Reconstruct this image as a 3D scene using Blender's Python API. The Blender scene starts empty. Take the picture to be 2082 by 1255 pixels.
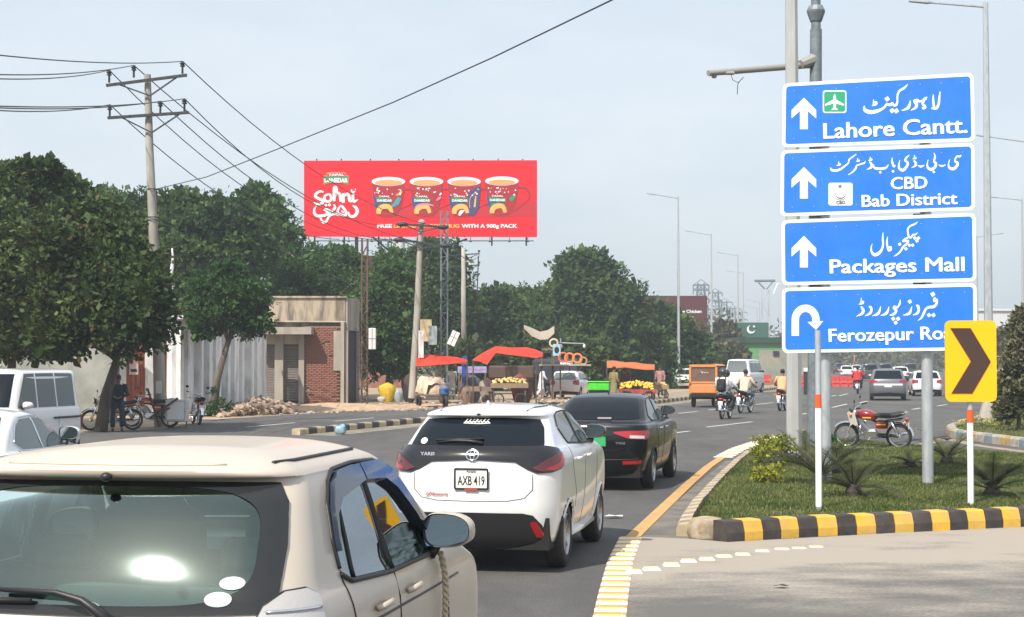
import bpy, bmesh, math, random
import numpy as np
from mathutils import Vector, Matrix
R = math.radians
random.seed(7)
RNG = np.random.default_rng(11)
S = bpy.context.scene
COL = S.collection

# ---------------------------------------------------------------- camera
F = 3300.0
PITCH = math.atan(107.5 / F)
CAM = Vector((0, 0, 2.0))
cam_d = bpy.data.cameras.new("camera")
cam_d.lens = 36 * F / 2082
cam_d.clip_end = 6000
cam_d.clip_start = 0.1
cam = bpy.data.objects.new("camera", cam_d)
cam.location = CAM
cam.rotation_euler = (R(90) + PITCH, 0, 0)
COL.objects.link(cam)
S.camera = cam

# ---------------------------------------------------------------- light
SUN_EL = R(49.0)
SUN_AZ = R(211.6)          # compass bearing from +Y towards +X
W = bpy.data.worlds.new("World")
S.world = W
W.use_nodes = True
wn = W.node_tree.nodes
wl = W.node_tree.links
wn.clear()
w_out = wn.new("ShaderNodeOutputWorld")
w_bg = wn.new("ShaderNodeBackground")
w_bg.inputs[1].default_value = 0.12
sky = wn.new("ShaderNodeTexSky")
sky.sky_type = 'NISHITA'
sky.sun_disc = False
sky.sun_elevation = SUN_EL
sky.sun_rotation = SUN_AZ
sky.dust_density = 4.0
sky.air_density = 1.0
sky.ozone_density = 1.2
# a thin bright veil of cloud and dust over the whole sky
tc = wn.new("ShaderNodeTexCoord")
mp = wn.new("ShaderNodeMapping")
mp.inputs['Scale'].default_value = (1.3, 1.3, 4.0)
nz = wn.new("ShaderNodeTexNoise")
nz.inputs['Scale'].default_value = 2.2
nz.inputs['Detail'].default_value = 7
nz.inputs['Roughness'].default_value = 0.62
cr = wn.new("ShaderNodeValToRGB")
cr.color_ramp.elements[0].position = 0.36
cr.color_ramp.elements[0].color = (4.75, 5.3, 5.85, 1)
cr.color_ramp.elements[1].position = 0.66
cr.color_ramp.elements[1].color = (5.6, 6.0, 6.35, 1)
mx = wn.new("ShaderNodeMixRGB")
mx.inputs[0].default_value = 0.78
wl.new(tc.outputs['Generated'], mp.inputs[0])
wl.new(mp.outputs[0], nz.inputs['Vector'])
wl.new(nz.outputs['Fac'], cr.inputs[0])
wl.new(sky.outputs[0], mx.inputs[1])
wl.new(cr.outputs[0], mx.inputs[2])
wl.new(mx.outputs[0], w_bg.inputs[0])
wl.new(w_bg.outputs[0], w_out.inputs[0])

sun_d = bpy.data.lights.new("sun", 'SUN')
sun_d.energy = 4.2
sun_d.angle = R(0.6)
sun_d.color = (1.0, 0.93, 0.83)
sun = bpy.data.objects.new("sun", sun_d)
sdir = Vector((math.sin(SUN_AZ) * math.cos(SUN_EL), math.cos(SUN_AZ) * math.cos(SUN_EL), math.sin(SUN_EL)))
sun.rotation_euler = sdir.to_track_quat('Z', 'Y').to_euler()
sun.location = (-20, -30, 60)
COL.objects.link(sun)

S.view_settings.view_transform = 'Standard'
S.view_settings.look = 'None'
S.view_settings.exposure = 0.5
S.view_settings.gamma = 1.0
S.view_settings.use_curve_mapping = False
S.render.engine = 'CYCLES'
S.cycles.max_bounces = 6
S.cycles.diffuse_bounces = 2
S.cycles.glossy_bounces = 3
S.cycles.transmission_bounces = 4
S.cycles.transparent_max_bounces = 10
S.cycles.volume_bounces = 0
S.cycles.caustics_reflective = False
S.cycles.caustics_refractive = False
S.cycles.sample_clamp_indirect = 4

# ---------------------------------------------------------------- photo geometry -> metres
def ray(px, py):
    u = (px - 1041) / F
    v = (627.5 - py) / F
    return Vector((u, math.cos(PITCH) - v * math.sin(PITCH), math.sin(PITCH) + v * math.cos(PITCH)))
def G(px, py, z=0.0):
    d = ray(px, py)
    t = (z - CAM.z) / d.z
    return CAM + d * t
def A(px, py, Y):
    d = ray(px, py)
    return CAM + d * (Y / d.y)

# ---------------------------------------------------------------- objects
def setp(o, label=None, cat=None, group=None, kind=None):
    if label: o['label'] = label
    if cat: o['category'] = cat
    if group: o['group'] = group
    if kind: o['kind'] = kind
    return o
def thing(name, label, cat, loc=(0, 0, 0), rz=0.0, group=None):
    o = bpy.data.objects.new(name, None)
    o.empty_display_size = 0.2
    COL.objects.link(o)
    o.location = loc
    o.rotation_euler = (0, 0, rz)
    return setp(o, label, cat, group)
def kids(o):
    return [c for c in bpy.data.objects if c.parent == o]
_copy_kids = {}
def register(o):
    """remember the children of a thing before it is copied"""
    m = {}
    for c in bpy.data.objects:
        if c.parent is not None:
            m.setdefault(c.parent.name, []).append(c)
    return m
def copy_tree(o, label=None, loc=None, rz=None, scale=None, group=None, m=None):
    m = m or register(o)
    c = o.copy()
    COL.objects.link(c)
    for ch in m.get(o.name, []):
        d = ch.copy()
        COL.objects.link(d)
        d.parent = c
        for g in m.get(ch.name, []):
            e = g.copy()
            COL.objects.link(e)
            e.parent = d
    if label: c['label'] = label
    if group: c['group'] = group
    if loc is not None: c.location = loc
    if rz is not None: c.rotation_euler = (0, 0, rz)
    if scale is not None: c.scale = (scale, scale, scale)
    return c

class MB:
    """collects shapes for ONE mesh"""
    def __init__(s):
        s.v = []; s.f = []; s.m = []; s.mi = 0
    def add(s, vs, fs):
        b = len(s.v)
        s.v.extend([tuple(p) for p in vs])
        for f in fs:
            s.f.append(tuple(b + i for i in f)); s.m.append(s.mi)
        return s
    def box(s, c, d, rz=0.0, rx=0.0, ry=0.0):
        x, y, z = d[0] / 2, d[1] / 2, d[2] / 2
        M = Matrix.Rotation(rz, 3, 'Z') @ Matrix.Rotation(rx, 3, 'X') @ Matrix.Rotation(ry, 3, 'Y')
        c = Vector(c)
        vs = [c + M @ Vector((i * x, j * y, k * z)) for k in (-1, 1) for j in (-1, 1) for i in (-1, 1)]
        return s.add(vs, [(0, 2, 3, 1), (4, 5, 7, 6), (0, 1, 5, 4), (2, 6, 7, 3), (0, 4, 6, 2), (1, 3, 7, 5)])
    def bbox(s, c, d, r=0.02, rz=0.0):
        """box with chamfered vertical and horizontal edges"""
        x, y, z = d[0] / 2, d[1] / 2, d[2] / 2
        M = Matrix.Rotation(rz, 3, 'Z'); c = Vector(c)
        def ring(k, ins):
            X, Y = x - ins, y - ins
            q = r
            return [c + M @ Vector(p) for p in ((-X + q, -Y, k), (X - q, -Y, k), (X, -Y + q, k), (X, Y - q, k), (X - q, Y, k), (-X + q, Y, k), (-X, Y - q, k), (-X, -Y + q, k))]
        vs = ring(-z, r) + ring(-z + r, 0) + ring(z - r, 0) + ring(z, r)
        fs = [tuple(reversed(range(8)))]
        for a in range(3):
            for i in range(8):
                j = (i + 1) % 8
                fs.append((a * 8 + i, a * 8 + j, a * 8 + 8 + j, a * 8 + 8 + i))
        fs.append(tuple(range(24, 32)))
        return s.add(vs, fs)
    def tube(s, pts, r, n=8, cap=True, flat=1.0):
        pts = [Vector(p) for p in pts]
        rs = r if isinstance(r, (list, tuple)) else [r] * len(pts)
        vs = []
        up = None
        for i, p in enumerate(pts):
            t = (pts[min(i + 1, len(pts) - 1)] - pts[max(i - 1, 0)])
            if t.length < 1e-9: t = Vector((0, 0, 1))
            t.normalize()
            if up is None:
                up = Vector((0, 0, 1)) if abs(t.z) < 0.9 else Vector((0, 1, 0))
            a = t.cross(up)
            if a.length < 1e-6: a = t.cross(Vector((1, 0, 0)))
            a.normalize()
            b = a.cross(t).normalized()
            up = b
            for k in range(n):
                w = 2 * math.pi * (k + .5) / n
                vs.append(p + a * (math.cos(w) * rs[i]) + b * (math.sin(w) * rs[i] * flat))
        fs = []
        for i in range(len(pts) - 1):
            for k in range(n):
                l = (k + 1) % n
                fs.append((i * n + k, i * n + l, (i + 1) * n + l, (i + 1) * n + k))
        if cap:
            fs.append(tuple(reversed(range(n))))
            fs.append(tuple((len(pts) - 1) * n + k for k in range(n)))
        return s.add(vs, fs)
    def lathe(s, prof, n=16, M=None, c=(0, 0, 0)):
        """prof: (r, z) about local Z"""
        M = M or Matrix.Identity(3); c = Vector(c)
        vs = []
        for (r, z) in prof:
            for k in range(n):
                w = 2 * math.pi * k / n
                vs.append(c + M @ Vector((r * math.cos(w), r * math.sin(w), z)))
        fs = []
        for i in range(len(prof) - 1):
            for k in range(n):
                l = (k + 1) % n
                fs.append((i * n + k, i * n + l, (i + 1) * n + l, (i + 1) * n + k))
        return s.add(vs, fs)
    def ball(s, c, r, n=10, m=7, M=None):
        r = r if isinstance(r, (tuple, list)) else (r, r, r)
        M = M or Matrix.Identity(3); c = Vector(c)
        vs = []; fs = []
        for i in range(m + 1):
            th = math.pi * i / m
            for k in range(n):
                w = 2 * math.pi * k / n
                vs.append(c + M @ Vector((r[0] * math.sin(th) * math.cos(w), r[1] * math.sin(th) * math.sin(w), -r[2] * math.cos(th))))
        for i in range(m):
            for k in range(n):
                l = (k + 1) % n
                fs.append((i * n + k, i * n + l, (i + 1) * n + l, (i + 1) * n + k))
        return s.add(vs, fs)
    def prism(s, poly, O, X, Y, N, d, back=True):
        """polygon (x, y) in the plane O,X,Y extruded by d along N"""
        O, X, Y, N = Vector(O), Vector(X), Vector(Y), Vector(N)
        n = len(poly)
        a = [O + X * p[0] + Y * p[1] for p in poly]
        b = [p + N * d for p in a]
        fs = [tuple(range(n, 2 * n))]
        if back: fs.append(tuple(reversed(range(n))))
        for i in range(n):
            j = (i + 1) % n
            fs.append((i, j, n + j, n + i))
        return s.add(a + b, fs)
    def grid(s, rows, closed=False):
        n = len(rows[0]); vs = [p for r in rows for p in r]; fs = []
        for i in range(len(rows) - 1):
            for k in range(n if closed else n - 1):
                l = (k + 1) % n
                fs.append((i * n + k, i * n + l, (i + 1) * n + l, (i + 1) * n + k))
        return s.add(vs, fs)
    def mesh(s, name, mats, smooth=False, angle=None):
        me = bpy.data.meshes.new(name)
        me.from_pydata(s.v, [], s.f)
        for mt in (mats if isinstance(mats, (list, tuple)) else [mats]):
            me.materials.append(mt)
        if len(set(s.m)) > 1:
            me.polygons.foreach_set('material_index', s.m)
        if smooth:
            me.polygons.foreach_set('use_smooth', [True] * len(me.polygons))
            if angle is not None:
                me.set_sharp_from_angle(angle=R(angle))
        me.update()
        return me
    def build(s, name, mats, parent=None, smooth=False, angle=None, loc=None):
        o = bpy.data.objects.new(name, s.mesh(name, mats, smooth, angle))
        COL.objects.link(o)
        if parent is not None: o.parent = parent
        if loc is not None: o.location = loc
        return o

def inst(name, me, parent=None, loc=(0, 0, 0), rot=(0, 0, 0), sc=None, mat=None):
    o = bpy.data.objects.new(name, me)
    COL.objects.link(o)
    if parent is not None: o.parent = parent
    o.location = loc; o.rotation_euler = rot
    if sc is not None: o.scale = sc
    return o

# ---------------------------------------------------------------- materials
def mat(name, col, rough=0.6, metal=0.0, var=0.0, scale=4.0, bump=0.0, bscale=40.0, coat=0.0, spec=0.5,
        emit=None, estr=0.0, trans=0.0, alpha=1.0, dust=0.0, dustcol=(0.36, 0.29, 0.21), col2=None, thr=None, island=0.0, speck=0.0, ior=1.45,
        stretch=(1, 1, 1)):
    m = bpy.data.materials.new(name)
    m.use_nodes = True
    nt = m.node_tree; n = nt.nodes; l = nt.links
    b = n['Principled BSDF']
    b.inputs['Roughness'].default_value = rough
    b.inputs['Metallic'].default_value = metal
    b.inputs['Coat Weight'].default_value = coat
    b.inputs['Coat Roughness'].default_value = 0.06
    b.inputs['Specular IOR Level'].default_value = spec
    b.inputs['IOR'].default_value = ior
    b.inputs['Transmission Weight'].default_value = trans
    b.inputs['Alpha'].default_value = alpha
    c4 = (*col, 1)
    b.inputs['Base Color'].default_value = c4
    if emit:
        b.inputs['Emission Color'].default_value = (*emit, 1)
        b.inputs['Emission Strength'].default_value = estr
    co = None
    def coords():
        nonlocal co
        if co is None:
            t = n.new('ShaderNodeTexCoord'); mpn = n.new('ShaderNodeMapping')
            mpn.inputs['Scale'].default_value = stretch
            l.new(t.outputs['Object'], mpn.inputs[0]); co = mpn.outputs[0]
        return co
    def noise(sc, det=4, rg=.6):
        q = n.new('ShaderNodeTexNoise'); q.inputs['Scale'].default_value = sc
        q.inputs['Detail'].default_value = det; q.inputs['Roughness'].default_value = rg
        l.new(coords(), q.inputs['Vector']); return q.outputs['Fac']
    cur = None
    if var > 0 or col2 is not None:
        r = n.new('ShaderNodeValToRGB')
        e = r.color_ramp.elements
        c2 = col2 if col2 is not None else tuple(min(1, x * (1 + var)) for x in col)
        c1 = col if col2 is not None else tuple(x * (1 - var) for x in col)
        lo, hi = thr if thr else (0.35, 0.65)
        e[0].position = lo; e[0].color = (*c1, 1); e[1].position = hi; e[1].color = (*c2, 1)
        l.new(noise(scale), r.inputs[0]); cur = r.outputs[0]
    if island > 0:
        g = n.new('ShaderNodeNewGeometry')
        h = n.new('ShaderNodeMapRange'); h.inputs[3].default_value = 1 - island; h.inputs[4].default_value = 1 + island
        l.new(g.outputs['Random Per Island'], h.inputs[0])
        mm = n.new('ShaderNodeVectorMath'); mm.operation = 'SCALE'
        if cur: l.new(cur, mm.inputs[0])
        else: mm.inputs[0].default_value = col
        l.new(h.outputs[0], mm.inputs['Scale']); cur = mm.outputs[0]
    if dust > 0:
        mxn = n.new('ShaderNodeMixRGB')
        mr = n.new('ShaderNodeMapRange'); mr.inputs[1].default_value = .4; mr.inputs[2].default_value = .75
        mr.inputs[4].default_value = dust
        l.new(noise(2.3, 8, .7), mr.inputs[0]); l.new(mr.outputs[0], mxn.inputs[0])
        if cur: l.new(cur, mxn.inputs[1])
        else: mxn.inputs[1].default_value = c4
        mxn.inputs[2].default_value = (*dustcol, 1); cur = mxn.outputs[0]
    if speck > 0:
        a = n.new('ShaderNodeMapRange'); a.inputs[1].default_value = .3; a.inputs[2].default_value = .7; a.inputs[3].default_value = 1 - speck; a.inputs[4].default_value = 1 + speck
        l.new(noise(55, 3, .8), a.inputs[0]); mm = n.new('ShaderNodeVectorMath'); mm.operation = 'SCALE'
        if cur: l.new(cur, mm.inputs[0])
        else: mm.inputs[0].default_value = col
        l.new(a.outputs[0], mm.inputs['Scale']); cur = mm.outputs[0]
    if cur: l.new(cur, b.inputs['Base Color'])
    if bump > 0:
        bn = n.new('ShaderNodeBump'); bn.inputs['Strength'].default_value = bump; bn.inputs['Distance'].default_value = 0.02
        l.new(noise(bscale, 6), bn.inputs['Height']); l.new(bn.outputs[0], b.inputs['Normal'])
    return m

def leaf_mat(name, c1, c2, isl=.35, tr=.35, rough=.55, scale=.7, sprinkle=None):
    m = bpy.data.materials.new(name); m.use_nodes = True
    nt = m.node_tree; n = nt.nodes; l = nt.links
    b = n['Principled BSDF']; b.inputs['Roughness'].default_value = rough; b.inputs['Specular IOR Level'].default_value = .18
    out = n['Material Output']
    t = n.new('ShaderNodeTexCoord'); q = n.new('ShaderNodeTexNoise'); q.inputs['Scale'].default_value = scale; q.inputs['Detail'].default_value = 5
    l.new(t.outputs['Object'], q.inputs['Vector'])
    r = n.new('ShaderNodeValToRGB'); r.color_ramp.elements[0].position = .35; r.color_ramp.elements[1].position = .66
    r.color_ramp.elements[0].color = (*c1, 1); r.color_ramp.elements[1].color = (*c2, 1)
    l.new(q.outputs['Fac'], r.inputs[0])
    g = n.new('ShaderNodeNewGeometry')
    h = n.new('ShaderNodeMapRange'); h.inputs[3].default_value = 1 - isl; h.inputs[4].default_value = 1 + isl
    l.new(g.outputs['Random Per Island'], h.inputs[0])
    mm = n.new('ShaderNodeVectorMath'); mm.operation = 'SCALE'; l.new(r.outputs[0], mm.inputs[0]); l.new(h.outputs[0], mm.inputs['Scale'])
    cur = mm.outputs[0]
    if sprinkle:
        gt = n.new('ShaderNodeMath'); gt.operation = 'GREATER_THAN'; gt.inputs[1].default_value = sprinkle[1]
        l.new(g.outputs['Random Per Island'], gt.inputs[0])
        mxn = n.new('ShaderNodeMixRGB'); l.new(gt.outputs[0], mxn.inputs[0]); l.new(cur, mxn.inputs[1]); mxn.inputs[2].default_value = (*sprinkle[0], 1)
        cur = mxn.outputs[0]
    l.new(cur, b.inputs['Base Color'])
    tl = n.new('ShaderNodeBsdfTranslucent'); l.new(cur, tl.inputs[0])
    ms = n.new('ShaderNodeMixShader'); ms.inputs[0].default_value = tr
    l.new(b.outputs[0], ms.inputs[1]); l.new(tl.outputs[0], ms.inputs[2]); l.new(ms.outputs[0], out.inputs[0])
    return m

M = {}
M['asphalt'] = mat('asphalt', (.072, .071, .073), .88, var=.0, col2=(.112, .11, .108), scale=.35, bump=.5, bscale=120, spec=.25, dust=.5, dustcol=(.15, .14, .128), stretch=(1, .45, 1), speck=.3)
M['dust_road'] = None
M['earth'] = mat('earth', (.30, .225, .155), .95, col2=(.42, .33, .24), scale=.9, bump=.6, bscale=12, spec=.2)
M['tan_edge'] = mat('tan_edge', (.34, .28, .21), .95, col2=(.24, .2, .16), scale=2.2, bump=.4, bscale=30, spec=.2)
M['grass_soil'] = mat('grass_soil', (.07, .09, .03), .95, col2=(.19, .165, .085), scale=1.6, bump=.6, bscale=25, spec=.2)
M['white_line'] = mat('white_line', (.62, .61, .58), .7, var=.2, scale=9, dust=.6, dustcol=(.2, .19, .18))
M['yellow_line'] = mat('yellow_line', (.54, .30, .09), .8, var=.12, scale=7, dust=.9, dustcol=(.30, .23, .15))
M['kerb_yellow'] = mat('kerb_yellow', (.68, .39, .03), .7, var=.1, scale=6, dust=.95, dustcol=(.42, .30, .15), bump=.25, bscale=30)
M['kerb_black'] = mat('kerb_black', (.035, .03, .03), .7, var=.2, scale=6, dust=.4, dustcol=(.16, .13, .11), bump=.25, bscale=30)
M['kerb_cream'] = mat('kerb_cream', (.44, .37, .24), .9, var=.2, scale=5, dust=.5, bump=.3)
M['kerb_grey'] = mat('kerb_grey', (.36, .33, .28), .9, var=.25, scale=6, bump=.4, bscale=25)
M['kerb_blue'] = mat('kerb_blue', (.16, .22, .26), .9, var=.25, scale=6, dust=.5, bump=.3)
M['kerb_dull'] = mat('kerb_dull', (.42, .27, .10), .9, var=.25, scale=6, dust=.6, bump=.3)
M['stud_white'] = mat('stud_white', (.80, .76, .66), .7, var=.08, scale=20, dust=.35, dustcol=(.55, .45, .3))
M['stud_yellow'] = mat('stud_yellow', (.78, .52, .10), .7, var=.1, scale=20, dust=.3, dustcol=(.55, .45, .3))
M['red_paint'] = mat('red_paint', (.5, .04, .015), .6)
M['galv'] = mat('galvanised_steel', (.50, .53, .55), .42, .55, var=.12, scale=14, stretch=(1, 1, .25))
M['galv_dark'] = mat('grey_painted_steel', (.16, .19, .21), .5, .2, var=.2, scale=8)
M['pole_grey'] = mat('pole_concrete_grey', (.42, .43, .42), .6, .2, var=.08, scale=5, stretch=(1, 1, .3))
M['concrete'] = mat('concrete', (.42, .38, .33), .9, col2=(.27, .24, .21), scale=1.6, bump=.4, bscale=20, stretch=(1, 1, .25))
M['pole_concrete'] = mat('pole_concrete', (.41, .385, .345), .9, col2=(.25, .23, .205), scale=2.6, bump=.3, bscale=20, stretch=(1, 1, .25))
M['dark_steel'] = mat('dark_steel', (.045, .05, .055), .55, .4, var=.2, scale=8)
M['rust'] = mat('rusty_steel', (.10, .07, .055), .8, .3, col2=(.16, .10, .07), scale=6)
M['tyre'] = mat('tyre', (.02, .02, .021), .85, dust=.25, dustcol=(.13, .11, .1))
M['rubber'] = mat('rubber', (.018, .018, .018), .6)
M['trim'] = mat('black_trim', (.018, .018, .02), .45)
M['gloss_black'] = mat('gloss_black', (.008, .008, .010), .12, coat=.6)
M['chrome'] = mat('chrome', (.75, .76, .78), .12, 1.0)
M['alloy'] = mat('alloy', (.45, .46, .48), .3, .9)
M['under'] = mat('underbody', (.012, .012, .012), .9)
M['tail_red'] = mat('tail_red', (.33, .008, .012), .15, coat=.8)
M['tail_dark'] = mat('tail_dark', (.09, .012, .016), .12, coat=.8)
M['lamp_clear'] = mat('lamp_clear', (.62, .6, .57), .12, .25, coat=1)
M['amber'] = mat('amber', (.75, .3, .07), .2, coat=.6)
M['plate'] = mat('plate', (.78, .77, .73), .5)
M['plate_green'] = mat('plate_green', (.03, .36, .12), .5)
M['ink'] = mat('ink', (.015, .015, .018), .6)
M['white'] = mat('white_paint', (.78, .78, .77), .5)
M['white_car'] = mat('white_car_paint', (.74, .745, .75), .28, coat=.8, dust=.16, dustcol=(.58, .53, .46))
M['black_car'] = mat('black_car_paint', (.004, .005, .007), .25, coat=.32, spec=.3, dust=.05, dustcol=(.09, .085, .08))
M['beige_car'] = mat('beige_car_paint', (.57, .50, .42), .42, .15, coat=.3, dust=.3, dustcol=(.46, .38, .3), var=.03, scale=2)
M['grey_car'] = mat('grey_car_paint', (.20, .20, .225), .3, .6, coat=.6)
M['dark_car'] = mat('dark_car_paint', (.04, .045, .06), .25, .3, coat=.8)
M['glass_dark'] = mat('glass_dark', (.008, .012, .018), .05, coat=0, spec=.16)
M['glass_side'] = mat('glass_side', (.055, .075, .075), .06, spec=.8)
M['glass_pale'] = mat('glass_pale', (.12, .145, .15), .05, spec=.9)
M['mirror'] = mat('mirror_glass', (.42, .47, .47), .03, 1.0)
# ================================================================ ground and roads
def sheet(name, pts, z, m, kind='structure', label=None):
    mb = MB(); mb.add([(p[0], p[1], z) for p in pts], [tuple(range(len(pts)))])
    o = mb.build(name, m)
    if mb_area(pts) < 0: o.data.flip_normals()
    o['kind'] = kind
    return o
def mb_area(p):
    return sum(p[i][0] * p[(i + 1) % len(p)][1] - p[(i + 1) % len(p)][0] * p[i][1] for i in range(len(p)))

gm = mat('far_ground', (.20, .17, .12), .95, col2=(.11, .13, .06), scale=.05, bump=.2, bscale=3, spec=.15)
sheet('ground', [(-2500, -400), (2500, -400), (2500, 4000), (-2500, 4000)], -0.03, gm)

kerb_px = [(610, 885), (700, 876), (840, 862), (1080, 843), (1330, 822), (1460, 806), (1590, 791)]
KERB = [G(*p) for p in kerb_px] + [G(1640, 771), G(1690, 754)]
verge_px = [(383, 862), (450, 852), (640, 840), (860, 828), (1080, 820), (1330, 806), (1460, 794)]
VERGE = [G(*p) for p in verge_px]
# one asphalt sheet: both carriageways and the turning lane
pts = [Vector((-60, -30)), Vector((-60, 40))] + [G(-300, 905), G(0, 888), G(200, 878), G(330, 872)] + VERGE
pts += [G(1590, 788), G(1640, 768), G(1690, 752), Vector((150, 760)), Vector((330, 760)), Vector((160, 330)), Vector((110, 120)), Vector((70, -30))]
sheet('road', [(p[0], p[1]) for p in pts], 0.0, M['asphalt'])
# earth verge on the far side of the service road
vp = [Vector((-60, 40)), G(-300, 905), G(0, 888), G(200, 878), G(330, 872)] + VERGE + [G(1590, 788), Vector((45, 210)), Vector((-40, 210)), Vector((-75, 90))]
sheet('verge', [(p[0], p[1]) for p in vp], -0.012, M['earth'])

# junction mouth: asphalt under drifting pale sand, worn off in streaks
def sand_mat():
    m = mat('sandy_asphalt', (.09, .086, .082), .93, bump=.35, bscale=70, spec=.2)
    nt = m.node_tree; n = nt.nodes; l = nt.links; b = n['Principled BSDF']
    t = n.new('ShaderNodeTexCoord'); mpn = n.new('ShaderNodeMapping')
    mpn.inputs['Rotation'].default_value = (0, 0, R(-9)); mpn.inputs['Scale'].default_value = (.7, 1.15, 1)
    l.new(t.outputs['Object'], mpn.inputs[0])
    q = n.new('ShaderNodeTexNoise'); q.inputs['Scale'].default_value = 1.0; q.inputs['Detail'].default_value = 9; q.inputs['Roughness'].default_value = .58
    l.new(mpn.outputs[0], q.inputs['Vector'])
    q3 = n.new('ShaderNodeTexNoise'); q3.inputs['Scale'].default_value = 26; q3.inputs['Detail'].default_value = 8
    l.new(t.outputs['Object'], q3.inputs['Vector'])
    # sand gathers where the kerb shelters it: a drift along the kerb foot, y - line
    sp = n.new('ShaderNodeSeparateXYZ'); l.new(t.outputs['Object'], sp.inputs[0])
    a = n.new('ShaderNodeMath'); a.operation = 'MULTIPLY_ADD'; a.inputs[1].default_value = -0.26; l.new(sp.outputs[0], a.inputs[0]); l.new(sp.outputs[1], a.inputs[2])
    mr = n.new('ShaderNodeMapRange'); mr.inputs[1].default_value = 12.4; mr.inputs[2].default_value = 16.6; mr.inputs[3].default_value = -.08; mr.inputs[4].default_value = .27
    l.new(a.outputs[0], mr.inputs[0])
    ad = n.new('ShaderNodeMath'); ad.operation = 'ADD'; l.new(q.outputs['Fac'], ad.inputs[0]); l.new(mr.outputs[0], ad.inputs[1])
    ad2 = n.new('ShaderNodeMath'); ad2.operation = 'MULTIPLY_ADD'; ad2.inputs[1].default_value = .34; l.new(q3.outputs['Fac'], ad2.inputs[0]); l.new(ad.outputs[0], ad2.inputs[2])
    r = n.new('ShaderNodeValToRGB'); e = r.color_ramp.elements
    e[0].position = .55; e[0].color = (.13, .123, .115, 1); e[1].position = .86; e[1].color = (.335, .30, .255, 1)
    k = e.new(.68); k.color = (.20, .187, .168, 1)
    l.new(ad2.outputs[0], r.inputs[0]); l.new(r.outputs[0], b.inputs['Base Color'])
    return m
M['sandy'] = sand_mat()
jp = [G(1205, 1330), G(1290, 1100), G(1300, 1092), G(1400, 1096), G(1480, 1103), G(2082, 1070), G(2700, 1038)] + [Vector((14, 6)), Vector((1.2, 6))]
jx = [(p[0], p[1]) for p in jp]
sheet('junction_road', jx, 0.004, M['sandy'])
# dusty strip between the yellow line and the island
dp = [G(1300, 1092), G(1400, 1096), G(1412, 1062), G(1440, 1022), G(1490, 968), G(1530, 932), G(1475, 938), G(1380, 1016)]
sheet('pavement', [(p[0], p[1]) for p in dp], 0.005, mat('dusty_strip', (.20, .18, .155), .95, col2=(.12, .115, .105), scale=1.4, bump=.3, bscale=60, spec=.2))
# tan dusty shoulder along the left kerb
dk = [k + Vector((.95, -.5, 0)) for k in KERB[:7]]
sp_ = [(p[0], p[1]) for p in KERB[:7]] + [(p[0], p[1]) for p in reversed(dk)]
sheet('shoulder', sp_, 0.004, mat('shoulder', (.30, .26, .20), .95, col2=(.15, .14, .12), scale=1.8, bump=.3, spec=.2))
# paved far side with the light poles
pv = [KERB[4], KERB[5], KERB[6], G(1590, 776), G(1460, 790), G(1330, 806)]
sheet('pavement', [(p[0], p[1]) for p in pv], 0.10, M['tan_edge'])

# ---- painted lines
def stripe(a, b, w, z=.006):
    a = Vector((a[0], a[1], 0)); b = Vector((b[0], b[1], 0))
    d = (b - a).normalized(); s = Vector((-d.y, d.x, 0)) * w / 2
    return [(a - s) + Vector((0, 0, z)), (b - s) + Vector((0, 0, z)), (b + s) + Vector((0, 0, z)), (a + s) + Vector((0, 0, z))]
mb = MB()
yl = [(1287, 1093), (1340, 1042), (1400, 985), (1440, 950), (1466, 932)]
for i in range(len(yl) - 1):
    mb.add(stripe(G(*yl[i]), G(*yl[i + 1]), .17, .012), [(0, 1, 2, 3)])
yl2 = [(1232, 1300), (1247, 1210), (1262, 1140), (1283, 1093)]
for i in range(3): mb.add(stripe(G(*yl2[i]), G(*yl2[i + 1]), .26, .0075), [(0, 1, 2, 3)])
o = mb.build('lane_line', M['yellow_line']); o['kind'] = 'structure'
dash = [((1362, 882), (1402, 877)), ((1436, 869), (1530, 858)), ((1380, 841), (1418, 837)), ((1440, 834), (1468, 831)), ((1536, 823), (1572, 819)),
        ((1692, 829), (1722, 822)), ((1780, 848), (1800, 845)), ((1822, 842), (1846, 838)), ((1706, 805), (1724, 801)), ((1746, 820), (1764, 816)),
        ((1855, 833), (1872, 830)), ((500, 869), (600, 860)), ((680, 857), (760, 850)), ((1690, 806), (1700, 804)), ((1628, 843), (1640, 841)), ((1905, 826), (1925, 823))]
mb = MB()
for a, b in dash:
    mb.add(stripe(G(*a), G(*b), .13), [(0, 1, 2, 3)])
o = mb.build('lane_line', M['white_line']); o['kind'] = 'structure'

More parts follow.
